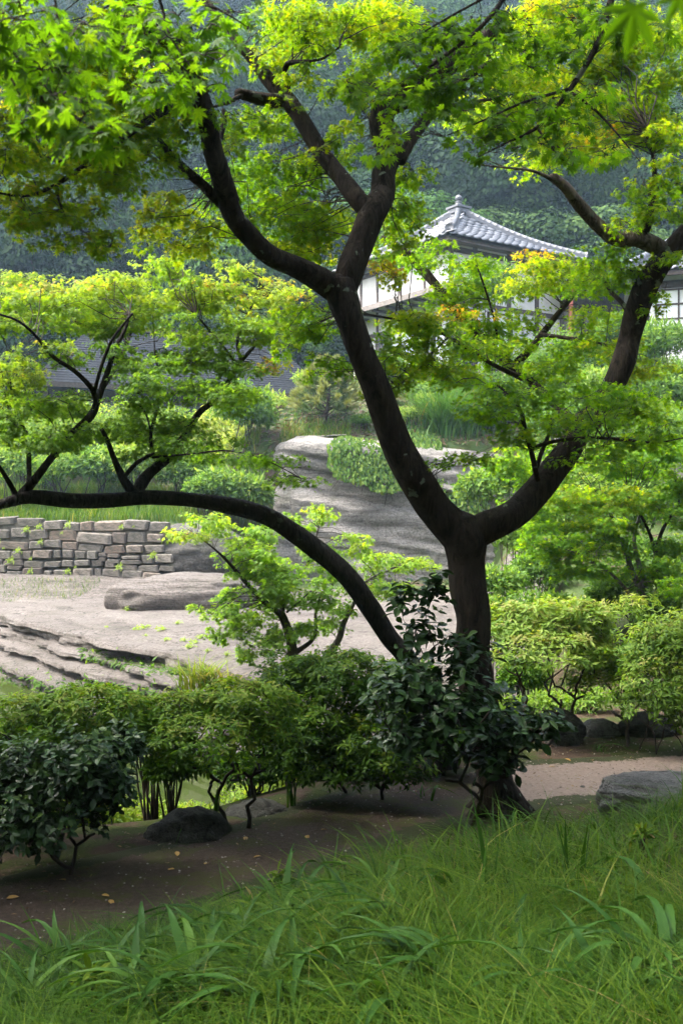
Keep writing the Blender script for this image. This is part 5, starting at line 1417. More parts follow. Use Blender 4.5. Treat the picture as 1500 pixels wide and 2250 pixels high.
# ------------------------------------------------------------------ shrubs
def grow(base, targets, r0, wig=0.12, seg=5, lift=0.25):
    """stems: every target is joined to the nearest node of what has grown so far"""
    order = np.argsort(np.linalg.norm(targets - base, axis=1))
    nodes = [np.array(base, float)]; lens = [0.0]; dirs = [np.array([0, 0, 1.0])]
    tubes = []
    far = np.linalg.norm(targets - base, axis=1).max() + 1e-6
    for i in order:
        t = targets[i]
        N = np.array(nodes); Ls = np.array(lens)
        dv = t - N; ds = np.linalg.norm(dv, axis=1)
        k = int(np.argmin(ds + 0.35 * Ls + 0.5 * np.maximum(N[:, 2] - t[2], 0)))
        a = N[k]; L = ds[k]
        if L < 1e-3: continue
        n_ = max(3, seg)
        tt = np.linspace(0, 1, n_)[:, None]
        mid = 0.5 * (a + t) + np.array([0, 0, lift * L]) * (0.5 if k else -0.1) + rng.normal(0, wig, 3) * L
        p = (1 - tt) ** 2 * a + 2 * tt * (1 - tt) * mid + tt ** 2 * t
        p[1:-1] += rng.normal(0, wig * .25, (n_ - 2, 3)) * L
        l = Ls[k] + np.linalg.norm(p - a, axis=1)
        rad = r0 * np.clip(1 - l / (far * 1.5), 0.05, 1) ** 1.6
        if k: rad[0] *= 0.8
        tubes.append((p, rad))
        for j in range(1, n_): nodes.append(p[j]); lens.append(l[j]); dirs.append(p[j] - p[j - 1])
    return tubes


def shell_pts(C, Rr, n_, lo=-0.35, inner=0.75, seed=0):
    u = rng.normal(0, 1, (n_ * 3, 3)); u /= np.linalg.norm(u, axis=1)[:, None]
    u = u[u[:, 2] > lo][:n_]
    k = 1 + 0.42 * fbm(u[:, 0] * 2.2 + seed, u[:, 1] * 2.2 + u[:, 2] * 1.7, 3, int(seed))
    r_ = rng.uniform(inner, 1.0, len(u)) ** 0.7
    return np.asarray(C) + u * np.asarray(Rr) * (k * r_)[:, None], u


def rosettes(pts, out, nl, size, spread=0.9, tint=.5, tvar=.15, top=0.25):
    n_ = len(pts)
    up = out * 0.6 + np.array([0, 0, .8]) + rng.normal(0, .3, (n_, 3)); up /= np.linalg.norm(up, axis=1)[:, None]
    ref = np.array([1., 0, 0]); a = np.cross(up, ref); a /= np.linalg.norm(a, axis=1)[:, None]; b = np.cross(up, a)
    p, d, nn, s, t = [], [], [], [], []
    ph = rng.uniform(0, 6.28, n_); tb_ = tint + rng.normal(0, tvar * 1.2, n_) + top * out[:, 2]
    for j in range(nl):
        q = ph + j * 2.4 + rng.normal(0, .25, n_)
        e = rng.uniform(-.35, .55, n_) * spread
        dd = (np.cos(q)[:, None] * a + np.sin(q)[:, None] * b) * np.cos(e)[:, None] + up * np.sin(e)[:, None]
        p.append(pts + dd * size * .08 + rng.normal(0, .15, (n_, 3)) * size); d.append(dd); nn.append(up * 1.0 + rng.normal(0, .25, (n_, 3)) - dd * .1)
        s.append(size * rng.uniform(.65, 1.15, n_)); t.append(tb_ + rng.normal(0, .06, n_))
    return map(np.concatenate, (p, d, nn, s, t))


def near_shrub(name, label, bases, crowns, mat, tpl, size, nl, nros, r0, nst, barkk='twig', nobj=150, tint=.45, inner=.72, lo=-.3, cat='shrub', wig=.12, spread=.9, top=.34):
    """crowns: list of (centre, radii, share)"""
    b0 = np.asarray(bases[0])
    th_ = thing(name, b0, label, cat)
    P_, O_ = [], []
    for i, (C, Rr, sh) in enumerate(crowns):
        p, u = shell_pts(C, Rr, int(nros * 1.5 * sh), lo, inner, i * 3.7 + 1)
        P_.append(p); O_.append(u)
    P_ = np.vstack(P_); O_ = np.vstack(O_)
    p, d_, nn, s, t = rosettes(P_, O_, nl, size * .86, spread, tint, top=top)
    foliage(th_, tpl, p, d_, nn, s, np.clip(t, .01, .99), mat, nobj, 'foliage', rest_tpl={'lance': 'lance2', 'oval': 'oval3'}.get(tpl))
    own = rng.integers(0, len(bases), len(P_))
    dist = np.stack([np.linalg.norm(P_ - np.asarray(b), axis=1) for b in bases], 1)
    own = np.argmin(dist, 1)
    for bi, b in enumerate(bases):
        idx = np.where(own == bi)[0]
        if len(idx) < 4: continue
        sel = rng.choice(idx, min(int(nst * 1.5), len(idx)), replace=False)
        c_ = P_[idx].mean(0)
        tg_ = P_[sel] * .92 + c_ * .08
        mids = np.asarray(b) + (P_[rng.choice(idx, min(9, len(idx)))] - np.asarray(b)) * rng.uniform(.35, .6, (min(9, len(idx)), 1))
        tubes = grow(np.asarray(b) - [0, 0, .04], np.vstack([mids, tg_]), r0, wig)
        mb = MB()
        for pp, rr in tubes: mb.tube(pp, rr * .75, 5, 0, 0, False)
        place('stems', mb.mesh('stems', M[barkk], True), th_)
    return th_


def gp(px, py): return ground_at(px, py)


def pxc(px, py, rx, ry, d, dep=0.9):
    k = d / F
    return (P(px, py, d), (rx * k, rx * k * dep, ry * k))


near_shrub('azalea_shrub', 'low bright leaved azalea behind the glossy shrub at the left border', [gp(120, 1890)],
           [(*pxc(60, 1590, 150, 75, 6.9), .35), (*pxc(200, 1570, 130, 65, 6.9), .4), (*pxc(270, 1610, 70, 60, 6.8), .2)], M['azalea'], 'lance', .075, 7, 800, .022, 60, nobj=150, tint=.5)
near_shrub('glossy_shrub', 'dark glossy leaved shrub with bluish sheen at the left border', [gp(150, 1925)],
           [(*pxc(60, 1700, 120, 95, 6.1), .35), (*pxc(180, 1690, 110, 90, 6.0), .4), (*pxc(20, 1790, 110, 80, 5.9), .2), (*pxc(260, 1640, 60, 55, 6.2), .15), (*pxc(130, 1790, 120, 70, 6.0), .16), (*pxc(230, 1740, 70, 70, 6.1), .1), (*pxc(60, 1850, 90, 50, 5.9), .08)], M['camellia'], 'oval', .075, 4, 720, .02, 55, nobj=200, tint=.5, inner=.3, lo=-.7)
near_shrub('azalea_shrub', 'azalea with crooked bare stems over the dark boulder at the pond edge', [gp(500, 1812), gp(545, 1822)],
           [(*pxc(420, 1570, 100, 60, 6.95), .3), (*pxc(540, 1560, 110, 68, 6.95), .4), (*pxc(480, 1610, 150, 55, 6.8), .3), (*pxc(590, 1620, 70, 45, 6.8), .12), (*pxc(370, 1640, 60, 45, 6.8), .12), (*pxc(480, 1660, 120, 40, 6.8), .10)], M['azalea'], 'lance', .07, 7, 780, .026, 75, nobj=200, tint=.55, lo=-.15, wig=.2)
near_shrub('azalea_shrub', 'dense dark green azalea between the bare stemmed azalea and the maple trunk', [gp(760, 1745), gp(840, 1760)],
           [(*pxc(660, 1490, 100, 60, 7.9), .25), (*pxc(760, 1500, 120, 80, 7.8), .35), (*pxc(850, 1560, 90, 90, 7.7), .25), (*pxc(700, 1600, 110, 80, 7.6), .3), (*pxc(800, 1640, 110, 70, 7.5), .2), (*pxc(640, 1660, 70, 60, 7.5), .12), (*pxc(720, 1690, 90, 45, 7.5), .12), (*pxc(850, 1680, 90, 60, 7.4), .16)], M['azalea'], 'lance', .075, 7, 1050, .022, 60, nobj=200, tint=.36, inner=.5, lo=-.5)
near_shrub('camellia_shrub', 'slender dark camellia growing in front of the maple trunk', [gp(1030, 1815)],
           [(*pxc(930, 1390, 65, 90, 7.0), .07), (*pxc(890, 1310, 55, 40, 7.0), .035), (*pxc(1020, 1450, 80, 70, 6.9), .07), (*pxc(900, 1510, 110, 80, 6.9), .22), (*pxc(1010, 1560, 120, 90, 6.8), .26), (*pxc(1130, 1600, 90, 55, 6.9), .16), (*pxc(1090, 1660, 80, 60, 6.9), .12), (*pxc(900, 1620, 110, 60, 6.9), .14), (*pxc(960, 1290, 30, 40, 7.0), .03), (*pxc(1200, 1590, 45, 25, 6.8), .05)], M['camellia'], 'oval', .105, 4, 420, .024, 75, nobj=300, tint=.5, inner=.05, lo=-.9, wig=.08, top=.1)
near_shrub('azalea_shrub', 'sunlit pale leaved azalea right of the maple trunk', [gp(1195, 1640), gp(1240, 1620), gp(1150, 1640)],
           [(*pxc(1160, 1385, 110, 70, 9.9), .35), (*pxc(1250, 1380, 90, 70, 9.9), .35), (*pxc(1200, 1440, 130, 60, 9.6), .35), (*pxc(1310, 1440, 50, 40, 9.8), .08)], M['bright'], 'lance', .10, 7, 850, .028, 60, nobj=200, tint=.6, lo=-.2, wig=.14)
near_shrub('azalea_shrub', 'small open azalea with a leaning stem beside the path stones', [gp(1375, 1640)],
           [(*pxc(1320, 1500, 80, 45, 9.9), .5), (*pxc(1370, 1470, 60, 40, 10.0), .4)], M['bright'], 'lance', .085, 6, 260, .03, 30, nobj=60, tint=.4, lo=-.3, wig=.16)
near_shrub('nandina_shrub', 'tall leafy nandina with thin upright canes at the right border', [gp(1440, 1660), gp(1490, 1665), gp(1400, 1650)],
           [(*pxc(1440, 1420, 90, 60, 9.3), .3), (*pxc(1500, 1400, 90, 70, 9.2), .3), (*pxc(1440, 1510, 100, 80, 9.1), .3), (*pxc(1520, 1530, 90, 90, 9.0), .3)], M['bright'], 'lance', .085, 5, 900, .010, 80, nobj=150, tint=.5, inner=.3, lo=-.8, wig=.06, spread=1.3)
near_shrub('leafy_sapling', 'upright sapling with pale arching leafy shoots behind the nandina', [np.array([*P(1400, 1400, 10.5)[:2], float(hgt(*P(1400, 1400, 10.5)[:2]))])],
           [(*pxc(1395, 1330, 50, 35, 10.4), .6), (*pxc(1340, 1340, 30, 20, 10.4), .3)], M['bright'], 'narrow', .10, 4, 90, .012, 25, nobj=40, tint=.7, inner=.3, lo=-.8)

# undergrowth behind the right hand shrubs and along the pond bank
def fill_bush(name, label, C, Rr, mat, tpl, size, n_, tint=.45, stems=6, group=None, cat='shrub', lobes=9, lo=-.5, tvar=.14, base=None, nobj=0, droop=.2):
    C = np.asarray(C, float); Rr = np.asarray(Rr, float)
    gz = float(hgt(C[0], C[1])) if base is None else base
    th_ = thing(name, (C[0], C[1], gz), label, cat, group)
    pts, us = [], []
    for i in range(lobes):
        u = rng.normal(0, 1, 3); u /= np.linalg.norm(u); u[2] = abs(u[2]) * .9 - .15
        c = C + u * Rr * .55
        p, o_ = shell_pts(c, Rr * rng.uniform(.38, .6), n_ // lobes, lo, .55, i + C[0])
        pts.append(p); us.append(o_)
    pts = np.vstack(pts); us = np.vstack(us)
    n2 = len(pts)
    dd = us * .7 + rng.normal(0, .6, (n2, 3)); dd[:, 2] -= droop
    nn = us * .9 + np.array([0, 0, .5]) + rng.normal(0, .33, (n2, 3))
    t = np.clip(tint + rng.normal(0, tvar, n2) + .12 * us[:, 2], .01, .99)
    foliage(th_, tpl, pts, dd, nn, size * rng.uniform(.6, 1.2, n2), t, mat, nobj, 'foliage')
    mb = MB()
    for i in range(stems):
        e_ = pts[rng.integers(0, n2)] * .7 + C * .3
        b_ = np.array([C[0] + rng.normal(0, .12) * Rr[0], C[1] + rng.normal(0, .12) * Rr[1], gz - .05])
        m_ = .5 * (b_ + e_) + rng.normal(0, .08, 3) * Rr
        s = spline([(*b_, .014 * Rr[0] + .005), (*m_, .010 * Rr[0] + .004), (*e_, .006)], .15)
        mb.tube(s[:, :3], s[:, 3], 5, 0, 0, False)
    place('stems', mb.mesh('stems', M['twig'], True), th_)
    return th_


def pb_(px, py, rx, ry, d, dep=.8):
    k = d / F
    return P(px, py, d), np.array([rx * k, rx * k * dep, ry * k])


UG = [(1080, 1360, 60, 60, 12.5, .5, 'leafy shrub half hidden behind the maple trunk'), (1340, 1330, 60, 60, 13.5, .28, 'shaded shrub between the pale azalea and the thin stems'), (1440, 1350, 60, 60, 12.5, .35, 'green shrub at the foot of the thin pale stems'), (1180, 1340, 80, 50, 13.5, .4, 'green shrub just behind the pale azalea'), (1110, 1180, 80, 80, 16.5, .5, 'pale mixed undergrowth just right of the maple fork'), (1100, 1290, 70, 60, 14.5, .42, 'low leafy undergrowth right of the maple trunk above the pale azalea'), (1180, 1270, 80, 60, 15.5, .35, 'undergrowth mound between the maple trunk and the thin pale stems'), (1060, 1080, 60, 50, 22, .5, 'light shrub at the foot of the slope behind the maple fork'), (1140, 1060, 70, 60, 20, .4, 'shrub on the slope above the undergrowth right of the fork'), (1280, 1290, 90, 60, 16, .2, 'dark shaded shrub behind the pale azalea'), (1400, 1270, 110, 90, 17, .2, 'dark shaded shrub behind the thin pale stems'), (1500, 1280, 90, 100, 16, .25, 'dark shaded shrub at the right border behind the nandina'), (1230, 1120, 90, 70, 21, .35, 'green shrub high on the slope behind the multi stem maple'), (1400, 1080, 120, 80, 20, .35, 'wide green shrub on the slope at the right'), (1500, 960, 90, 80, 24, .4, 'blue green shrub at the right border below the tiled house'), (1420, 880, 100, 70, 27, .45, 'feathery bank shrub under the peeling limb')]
for (px, py, rx, ry, dd_, ti, lab) in UG:
    C, Rr = pb_(px, py, rx, ry, dd_)
    fill_bush('undergrowth_shrub', lab, C, Rr, M['bush'], 'lance2' if dd_ < 19 else 'rhomb', .0055 * dd_ + .03, 1700, ti, 5)
for (px, py, rx, ry, dd_, lab) in [(1450, 760, 70, 70, 31, 'feathery bamboo clump before the paper window at the right border'), (1500, 860, 60, 70, 29, 'lower feathery bamboo clump at the right border'), (1350, 740, 50, 50, 33, 'feathery bamboo clump under the red brown post')]:
    C, Rr = pb_(px, py, rx, ry, dd_)
    fill_bush('bamboo_clump', lab, C, Rr, M['bush'], 'narrow', .30, 1700, .42, 9, cat='bamboo', droop=-.4)

for (px, py, rx, ry, dd_, ti, lab) in [(330, 1610, 90, 70, 7.9, .4, 'low shrub filling the gap between the left shrubs and the crooked azalea'), (640, 1620, 80, 80, 8.8, .35, 'low shrub filling the gap right of the crooked azalea'), (900, 1520, 80, 90, 8.9, .35, 'green shrub behind the camellia'), (960, 1640, 90, 80, 8.3, .25, 'dark low shrub behind the camellia foot'), (1150, 1500, 60, 60, 11.6, .45, 'leafy shrub seen between the trunk and the stems of the pale azalea'), (560, 1690, 90, 50, 8.3, .3, 'low leafy shrub behind the crooked azalea stems'), (770, 1690, 110, 50, 8.4, .25, 'dark low shrub under the dense azalea'), (380, 1690, 60, 40, 7.8, .35, 'low leafy shrub left of the crooked azalea stems'), (60, 1640, 100, 60, 7.6, .4, 'low shrub behind the left border shrubs')]:
    C, Rr = pb_(px, py, rx, ry, dd_)
    fill_bush('low_shrub', lab, C, Rr, M['azalea'], 'lance', .075, 2600, ti, 14)
# bank plants beyond the path edge (seen through the stems)
for (px, py, rx, ry, dd_, ti, lab) in [(1120, 1530, 60, 40, 11.0, .5, 'weeds beneath the pale azalea beside the trunk'), (1215, 1530, 70, 40, 11.2, .5, 'weeds behind the stems of the pale azalea'), (1300, 1540, 60, 40, 11.0, .45, 'weeds between the two right hand shrubs'), (300, 1800, 110, 50, 8.6, .7, 'broad patch of bright weeds on the pond bank between the left shrubs'), (190, 1850, 90, 40, 7.8, .62, 'bright weeds just beyond the kerb boulder'), (420, 1750, 90, 45, 9.2, .7, 'bright weeds seen behind the crooked azalea stems'), (560, 1730, 80, 40, 9.3, .66, 'bright weeds right of the crooked azalea stems'), (240, 1810, 80, 40, 8.2, .7, 'bright fern and weeds lit on the pond bank left of the boulder'), (330, 1760, 70, 40, 8.8, .72, 'pale weeds on the pond bank behind the boulder'), (620, 1720, 60, 30, 9.0, .66, 'weeds behind the azalea stems'), (60, 1840, 70, 30, 8.0, .6, 'weeds on the bank at the left border'), (150, 1740, 70, 30, 9.0, .66, 'weeds lit beneath the left shrubs'), (700, 1690, 70, 40, 10.0, .6, 'weeds under the dense dark azalea')]:
    C, Rr = pb_(px, py, rx, ry, dd_)
    C[2] = float(hgt(C[0], C[1])) + Rr[2] * .5
    fill_bush('bank_weeds', lab, C, Rr, M['bright'], 'lance', .07, 800, ti, 8, cat='plant', lobes=12)

# ------------------------------------------------------------------ grasses
def blade_tpl(seg=3, w=.012, bend=.5):
    V = []
    for i in range(seg + 1):
        t = i / seg
        ww = w * (1 - t ** 1.6) + (.0004 if i == seg else 0)
        y = bend * t * t; z = t * (1 - .28 * t * bend)
        if i < seg: V += [(-ww, y, z), (ww, y, z)]
        else: V.append((0, y, z))
    T = []
    for i in range(seg - 1): a = 2 * i; T += [[a, a + 1, a + 3], [a, a + 3, a + 2]]
    a = 2 * (seg - 1); T.append([a, a + 1, a + 2])
    return np.array(V), np.array(T)


def blades(name, pos, h_, width, mat, parent=None, tint=.5, tvar=.18, seg=3, bmin=.3, bmax=1.1, lean=(0, 0), groups=5, **kw):
    """upright bending blades; width relative to height"""
    me_v, me_t, me_c, off = [], [], [], 0
    gidx = rng.integers(0, groups, len(pos))
    for gk in range(groups):
        V, T = blade_tpl(seg, width, bmin + (bmax - bmin) * gk / max(groups - 1, 1))
        p = pos[gidx == gk]; hh = np.broadcast_to(h_, (len(pos),))[gidx == gk]
        a = rng.uniform(0, 2 * np.pi, len(p))
        dx, dy = np.cos(a) + lean[0], np.sin(a) + lean[1]
        l_ = np.hypot(dx, dy) + 1e-6; dx /= l_; dy /= l_
        W = p[:, None] + hh[:, None, None] * (V[None, :, 0:1] * np.stack([-dy, dx, 0 * dx], 1)[:, None] + V[None, :, 1:2] * np.stack([dx, dy, 0 * dx], 1)[:, None] + V[None, :, 2:3] * np.array([0, 0, 1.]))
        me_v.append(W.reshape(-1, 3)); me_t.append((T[None] + (np.arange(len(p)) * len(V))[:, None, None]).reshape(-1, 3) + off)
        off += W.shape[0] * W.shape[1]
        me_c.append(np.repeat(np.clip(tint + rng.normal(0, tvar, len(p)) + .22 * fbm(p[:, 0] * 1.2, p[:, 1] * 1.2, 3, 55), 0, 1), len(V)))
    return mesh_np(name, np.vstack(me_v), np.vstack(me_t), mat, np.concatenate(me_c))


def scatter(n_, x0, x1, y0, y1, cond):
    x = rng.uniform(x0, x1, n_); y = rng.uniform(y0, y1, n_)
    k = cond(x, y); x, y = x[k], y[k]
    return np.stack([x, y, hgt(x, y) - .005], 1)


def bank(x, y):
    e_ = np.interp(x, XN, YN) - y + .18 * fbm(x * 2, y * 2, 3, 5)
    vis = np.abs(x) < .40 * y + .25
    dn = sstep(-.05, .5, e_) * (0.55 + 0.45 * sstep(-.35, .1, fbm(x * 1.4, y * 1.4, 3, 77)))
    bare = sstep(.55, .9, np.hypot((x - gb[0]) * .8, y - gb[1]))
    dn = dn * (1 - .45 * sstep(.3, -.5, x) * sstep(5.2, 4.4, y))
    return vis & (rng.uniform(0, 1, len(x)) < dn * bare)


gp_ = np.vstack([scatter(76000, -3.2, 3.6, 2.1, 7.8, bank), scatter(32000, -1.8, 1.8, 2.1, 4.2, bank)])
gh = (.10 + .16 * rng.random(len(gp_))) * (1 + .5 * fbm(gp_[:, 0] * 1.1, gp_[:, 1] * 1.1, 3, 91)) * (0.75 + .4 * sstep(6.2, 4, gp_[:, 1]))
place('grass', blades('grass', gp_, gh * (.55 + .45 * sstep(.1, 1.2, np.interp(gp_[:, 0], XN, YN) - gp_[:, 1])) * .95, .011, M['grassb'], tint=.5, lean=(-.35, -.1), seg=4, bmin=.5, bmax=2.0), kind='stuff', label='fine arching green grass on the foreground bank', cat='grass')
gpb = scatter(5200, -3.2, 3.6, 2.1, 7.2, bank)
place('broad_grass', blades('broad_grass', gpb, (.16 + .2 * rng.random(len(gpb))) * (.5 + .5 * sstep(.1, 1.0, np.interp(gpb[:, 0], XN, YN) - gpb[:, 1])), .02, M['grassb'], tint=.42, tvar=.2, seg=5, lean=(-.4, -.2), bmin=.7, bmax=1.8), kind='stuff', label='scattered broader grass blades among the fine foreground grass', cat='grass')
# rough grass on the bank above the stone wall and on the cliff top
def gl(x, y): return (x < -4.6)
gp2 = np.vstack([scatter(14000, -13, -4.6, 28.7, 33, gl), scatter(4000, -4.6, -2.6, 28.6, 32, lambda x, y: x > -9)])
place('bank_grass', blades('bank_grass', gp2, .22 + .3 * rng.random(len(gp2)), .022, M['grassb'], tint=.62, seg=2, bmin=.2, bmax=.9), kind='stuff', label='rough light green grass on the bank above the stone wall', cat='grass')
gp3 = np.vstack([scatter(5000, -2.0, 7, 31.3, 37, lambda x, y: fbm(x * .9, y * .9, 3, 14) > -.05), scatter(900, -1.9, .3, 31.2, 32.4, lambda x, y: x > -9)])
place('slope_grass', blades('slope_grass', gp3, .15 + .3 * rng.random(len(gp3)), .025, M['grassb'], tint=.62, tvar=.25, seg=3, bmin=.2, bmax=.9), kind='stuff', label='thin tufts of grass on the earth slope under the house', cat='grass')
gp4 = scatter(2600, -10.6, -6.6, 25.6, 27.5, lambda x, y: fbm(x * .8, y * .8, 3, 24) > -.1)
gp4[:, 2] += .05
place('shelf_grass', blades('shelf_grass', gp4, .06 + .1 * rng.random(len(gp4)), .04, M['grassb'], tint=.66, seg=3), kind='stuff', label='short grass at the foot of the stone wall', cat='grass')
# tall pampas like tuft
tc = P(1010, 985, 31.0)
tp = thing('grass_tussock', (tc[0], 32.2, float(hgt(tc[0], 32.2))), 'tall arching grass tussock on the slope behind the maple fork', 'grass tussock')
pp = np.stack([tc[0] + rng.normal(0, .55, 900), 32.2 + rng.normal(0, .3, 900), np.zeros(900)], 1); pp[:, 2] = hgt(pp[:, 0], pp[:, 1])
place('blades', blades('blades', pp, 1.0 + .9 * rng.random(900), .014, M['lily'], tint=.55, tvar=.14, seg=5, bmin=.4, bmax=1.3), tp, kind='stuff')

# daylily and iris clumps: every blade is a part
def lily_mesh(i, stiff=False):
    r_ = np.random.default_rng(300 + i)
    seg = 8
    V = []
    for k in range(seg + 1):
        t = k / seg
        w = .055 * (1 - t ** 2.2) * (0.75 + .5 * math.sin(math.pi * min(1, t * 1.2)))
        if stiff: y, z = .12 * t * t, t
        else: y, z = (.55 + .17 * i) * t ** (1.6 + .25 * i), t * (1.0 - (.40 + .17 * i) * t ** 1.5)
        tw = (i - 1) * .05 * math.sin(3 * t)
        if stiff: tw = .02 * math.sin(3 * t)
        if k < seg: V += [(tw - w, y, z), (tw, y - .012 if not stiff else y, z - .014), (tw + w, y, z)]
        else: V.append((tw, y, z))
    T = []
    for k in range(seg - 1):
        a = 3 * k; b = a + 3
        T += [[a, a + 1, b + 1], [a, b + 1, b], [a + 1, a + 2, b + 2], [a + 1, b + 2, b + 1]]
    a = 3 * (seg - 1); e_ = len(V) - 1
    T += [[a, a + 1, e_], [a + 1, a + 2, e_]]
    return np.array(V), np.array(T)


_bl = {}
def blade_obj(parent, pos, az, ln, lean, wide, stiff, tint):
    q = int(np.clip(tint * 8, 0, 7)); vr_ = int(rng.integers(0, 3)); key = (stiff, q, vr_)
    if key not in _bl:
        V, T = lily_mesh(vr_, stiff); _bl[key] = mesh_np('blade', V, T, M['lily'], np.full(len(V), (q + .5) / 8), True)
    o = place('blade', _bl[key], parent)
    o.matrix_basis = Matrix.Translation(Vector(pos)) @ Matrix.Rotation(az, 4, 'Z') @ Matrix.Rotation(lean, 4, 'X') @ Matrix.Diagonal((ln * wide, ln, ln, 1))


CL = [ # px, py, blades, length, stiff, main azimuth (None = all round), label
    (640, 2030, 14, .34, 0, None, 'arching daylily clump at the upper grass edge near the dirt path'),
    (500, 2085, 12, .36, 0, None, 'arching daylily clump left of the grass edge peak'),
    (330, 2150, 12, .34, 0, None, 'daylily clump at the left grass edge beneath the dark path'),
    (200, 2190, 10, .32, 0, None, 'daylily clump low in the left corner'),
    (420, 2205, 14, .36, 0, None, 'dense daylily clump in the lower left grass'),
    (560, 2235, 12, .34, 0, None, 'daylily clump at the bottom border left of centre'),
    (290, 2245, 10, .3, 0, None, 'daylily clump touching the bottom border near the left corner'),
    (130, 2160, 9, .33, 0, None, 'daylily clump in the left grass above the bottom left corner'),
    (380, 2240, 12, .36, 0, None, 'daylily clump at the bottom border under the dense left clump'),
    (480, 2150, 13, .36, 0, None, 'daylily clump in the middle of the lower left grass'),
    (600, 2110, 12, .36, 0, None, 'daylily clump under the upper grass edge left of centre'),
    (660, 2180, 12, .36, 0, None, 'daylily clump in the grass just left of centre'),
    (860, 2245, 9, .34, 0, None, 'daylily clump at the bottom border at centre'),
    (1330, 2240, 9, .36, 0, None, 'daylily clump at the bottom border near the right corner'),
    (780, 2060, 9, .33, 0, None, 'daylily clump right of the dark fine leaved tuft'),
    (60, 2235, 8, .3, 0, None, 'daylily clump in the bottom left corner'),
    (720, 2000, 18, .26, 0, None, 'dark fine leaved tuft on the grass edge at mid picture'),
    (860, 1985, 12, .3, 0, None, 'daylily clump in the shade left of the two stiff iris blades'),
    (1000, 1985, 7, .40, 0, 2.2, 'broad bladed iris leaning left in front of the maple foot'),
    (1072, 1985, 3, .33, 1, None, 'pair of stiff upright iris blades in front of the maple foot'),
    (1265, 1962, 5, .32, 1, None, 'stiff dark iris fan standing in the grass at the right'),
    (1395, 2000, 4, .36, 0, 1.0, 'iris with one long arched blade at the right'),
    (1455, 2170, 14, .40, 0, None, 'large arching iris clump in the lower right corner'),
    (900, 2075, 10, .40, 0, 1.7, 'long leaved daylily bent left in the middle of the grass'),
    (985, 2190, 12, .36, 0, 1.4, 'daylily clump at the bottom of the grass right of centre'),
    (760, 2190, 9, .33, 0, None, 'daylily clump at the bottom of the grass at centre'),
    (1190, 2215, 8, .36, 0, None, 'daylily blades flattened at the bottom border at the right'),
    (1160, 2090, 4, .28, 0, None, 'few thin iris blades in open grass at the right of centre'),
    (470, 1820, 6, .27, 1, None, 'upright iris before the dark boulder on the path edge'),
    (430, 1835, 6, .22, 0, None, 'drooping striped leaf tuft at the foot of the dark boulder'),
    (640, 1775, 6, .26, 1, None, 'upright iris under the dense azalea at the path edge'),
    (1310, 1650, 7, .2, 0, None, 'pale leaf tuft in front of the path stones'),
    (1130, 1830, 8, .2, 0, None, 'small dark leaf tuft at the foot of the maple'),
    (930, 1760, 6, .22, 0, None, 'small grass like tuft left of the maple foot'),
]
for (px, py, nb, ln, st, az, lab) in CL:
    g_ = ground_at(px, py)
    c_ = thing('iris_clump' if st else 'daylily_clump', g_, lab, 'plant')
    for j in range(int(nb * 1.5) if (not st and nb > 7) else nb):
        a_ = (rng.uniform(0, 2 * math.pi) if az is None else az + rng.normal(0, .5))
        off = rng.normal(0, .035 if not st else .02, 3); off[2] = 0
        p_ = g_ + off; p_[2] = float(hgt(p_[0], p_[1])) - .01
        tn = .45 + rng.normal(0, .2); tn = min(tn, .8)
        blade_obj(c_, p_, a_, ln * (1.4 if px < 760 else 1.4) * rng.uniform(.6, 1.2), rng.uniform(-.12, .12) - (.1 if st else .25), rng.uniform(.32, .6) * (.65 if nb >= 18 else 1), bool(st), tn)
# broad leaved weeds in the foreground
for (px, py, lab) in [(1410, 1900, 'small palmate weed standing in the grass at the right'), (545, 2060, 'leafy weed among the daylilies at the grass edge'), (210, 2235, 'upright leafy weed at the bottom left'), (615, 1990, 'thin leafy weed at the tip of the grass edge')]:
    g_ = ground_at(px, py)
    fill_bush('weed', lab, g_ + [0, 0, .13], (.06, .06, .07), M['grassb'], 'lance', .07, 45, .6, 3, cat='plant', lobes=3)

# grit and small stones trodden into the path
gt = scatter(5200, -3.4, 4, 4.4, 9.6, lambda x, y: (np.abs(x) < .37 * y + .2) & (y > np.interp(x, XN, YN)) & (y < np.interp(x, XE, YE)))
OCT = (np.array([(1, 0, 0), (0, 1, 0), (-1, 0, 0), (0, -1, 0), (0, 0, .6), (0, 0, -.6)], float), np.array([[0, 1, 4], [1, 2, 4], [2, 3, 4], [3, 0, 4], [1, 0, 5], [2, 1, 5], [3, 2, 5], [0, 3, 5]]))
gt[:, 2] += .018; n_ = len(gt)
GM = leaf_mat('grit', [(0, (.04, .03, .025)), (.6, (.14, .11, .09)), (1, (.30, .27, .24))], .0)
place('path_grit', cloud_mesh('path_grit', OCT, gt, rng.normal(0, 1, (n_, 3)) * [1, 1, .1], rng.normal(0, .2, (n_, 3)) + [0, 0, 1], rng.uniform(.003, .011, n_) ** 1.0, rng.uniform(0, 1, n_), GM), kind='stuff', label='fine grit and small stones trodden into the earth path', cat='grit')
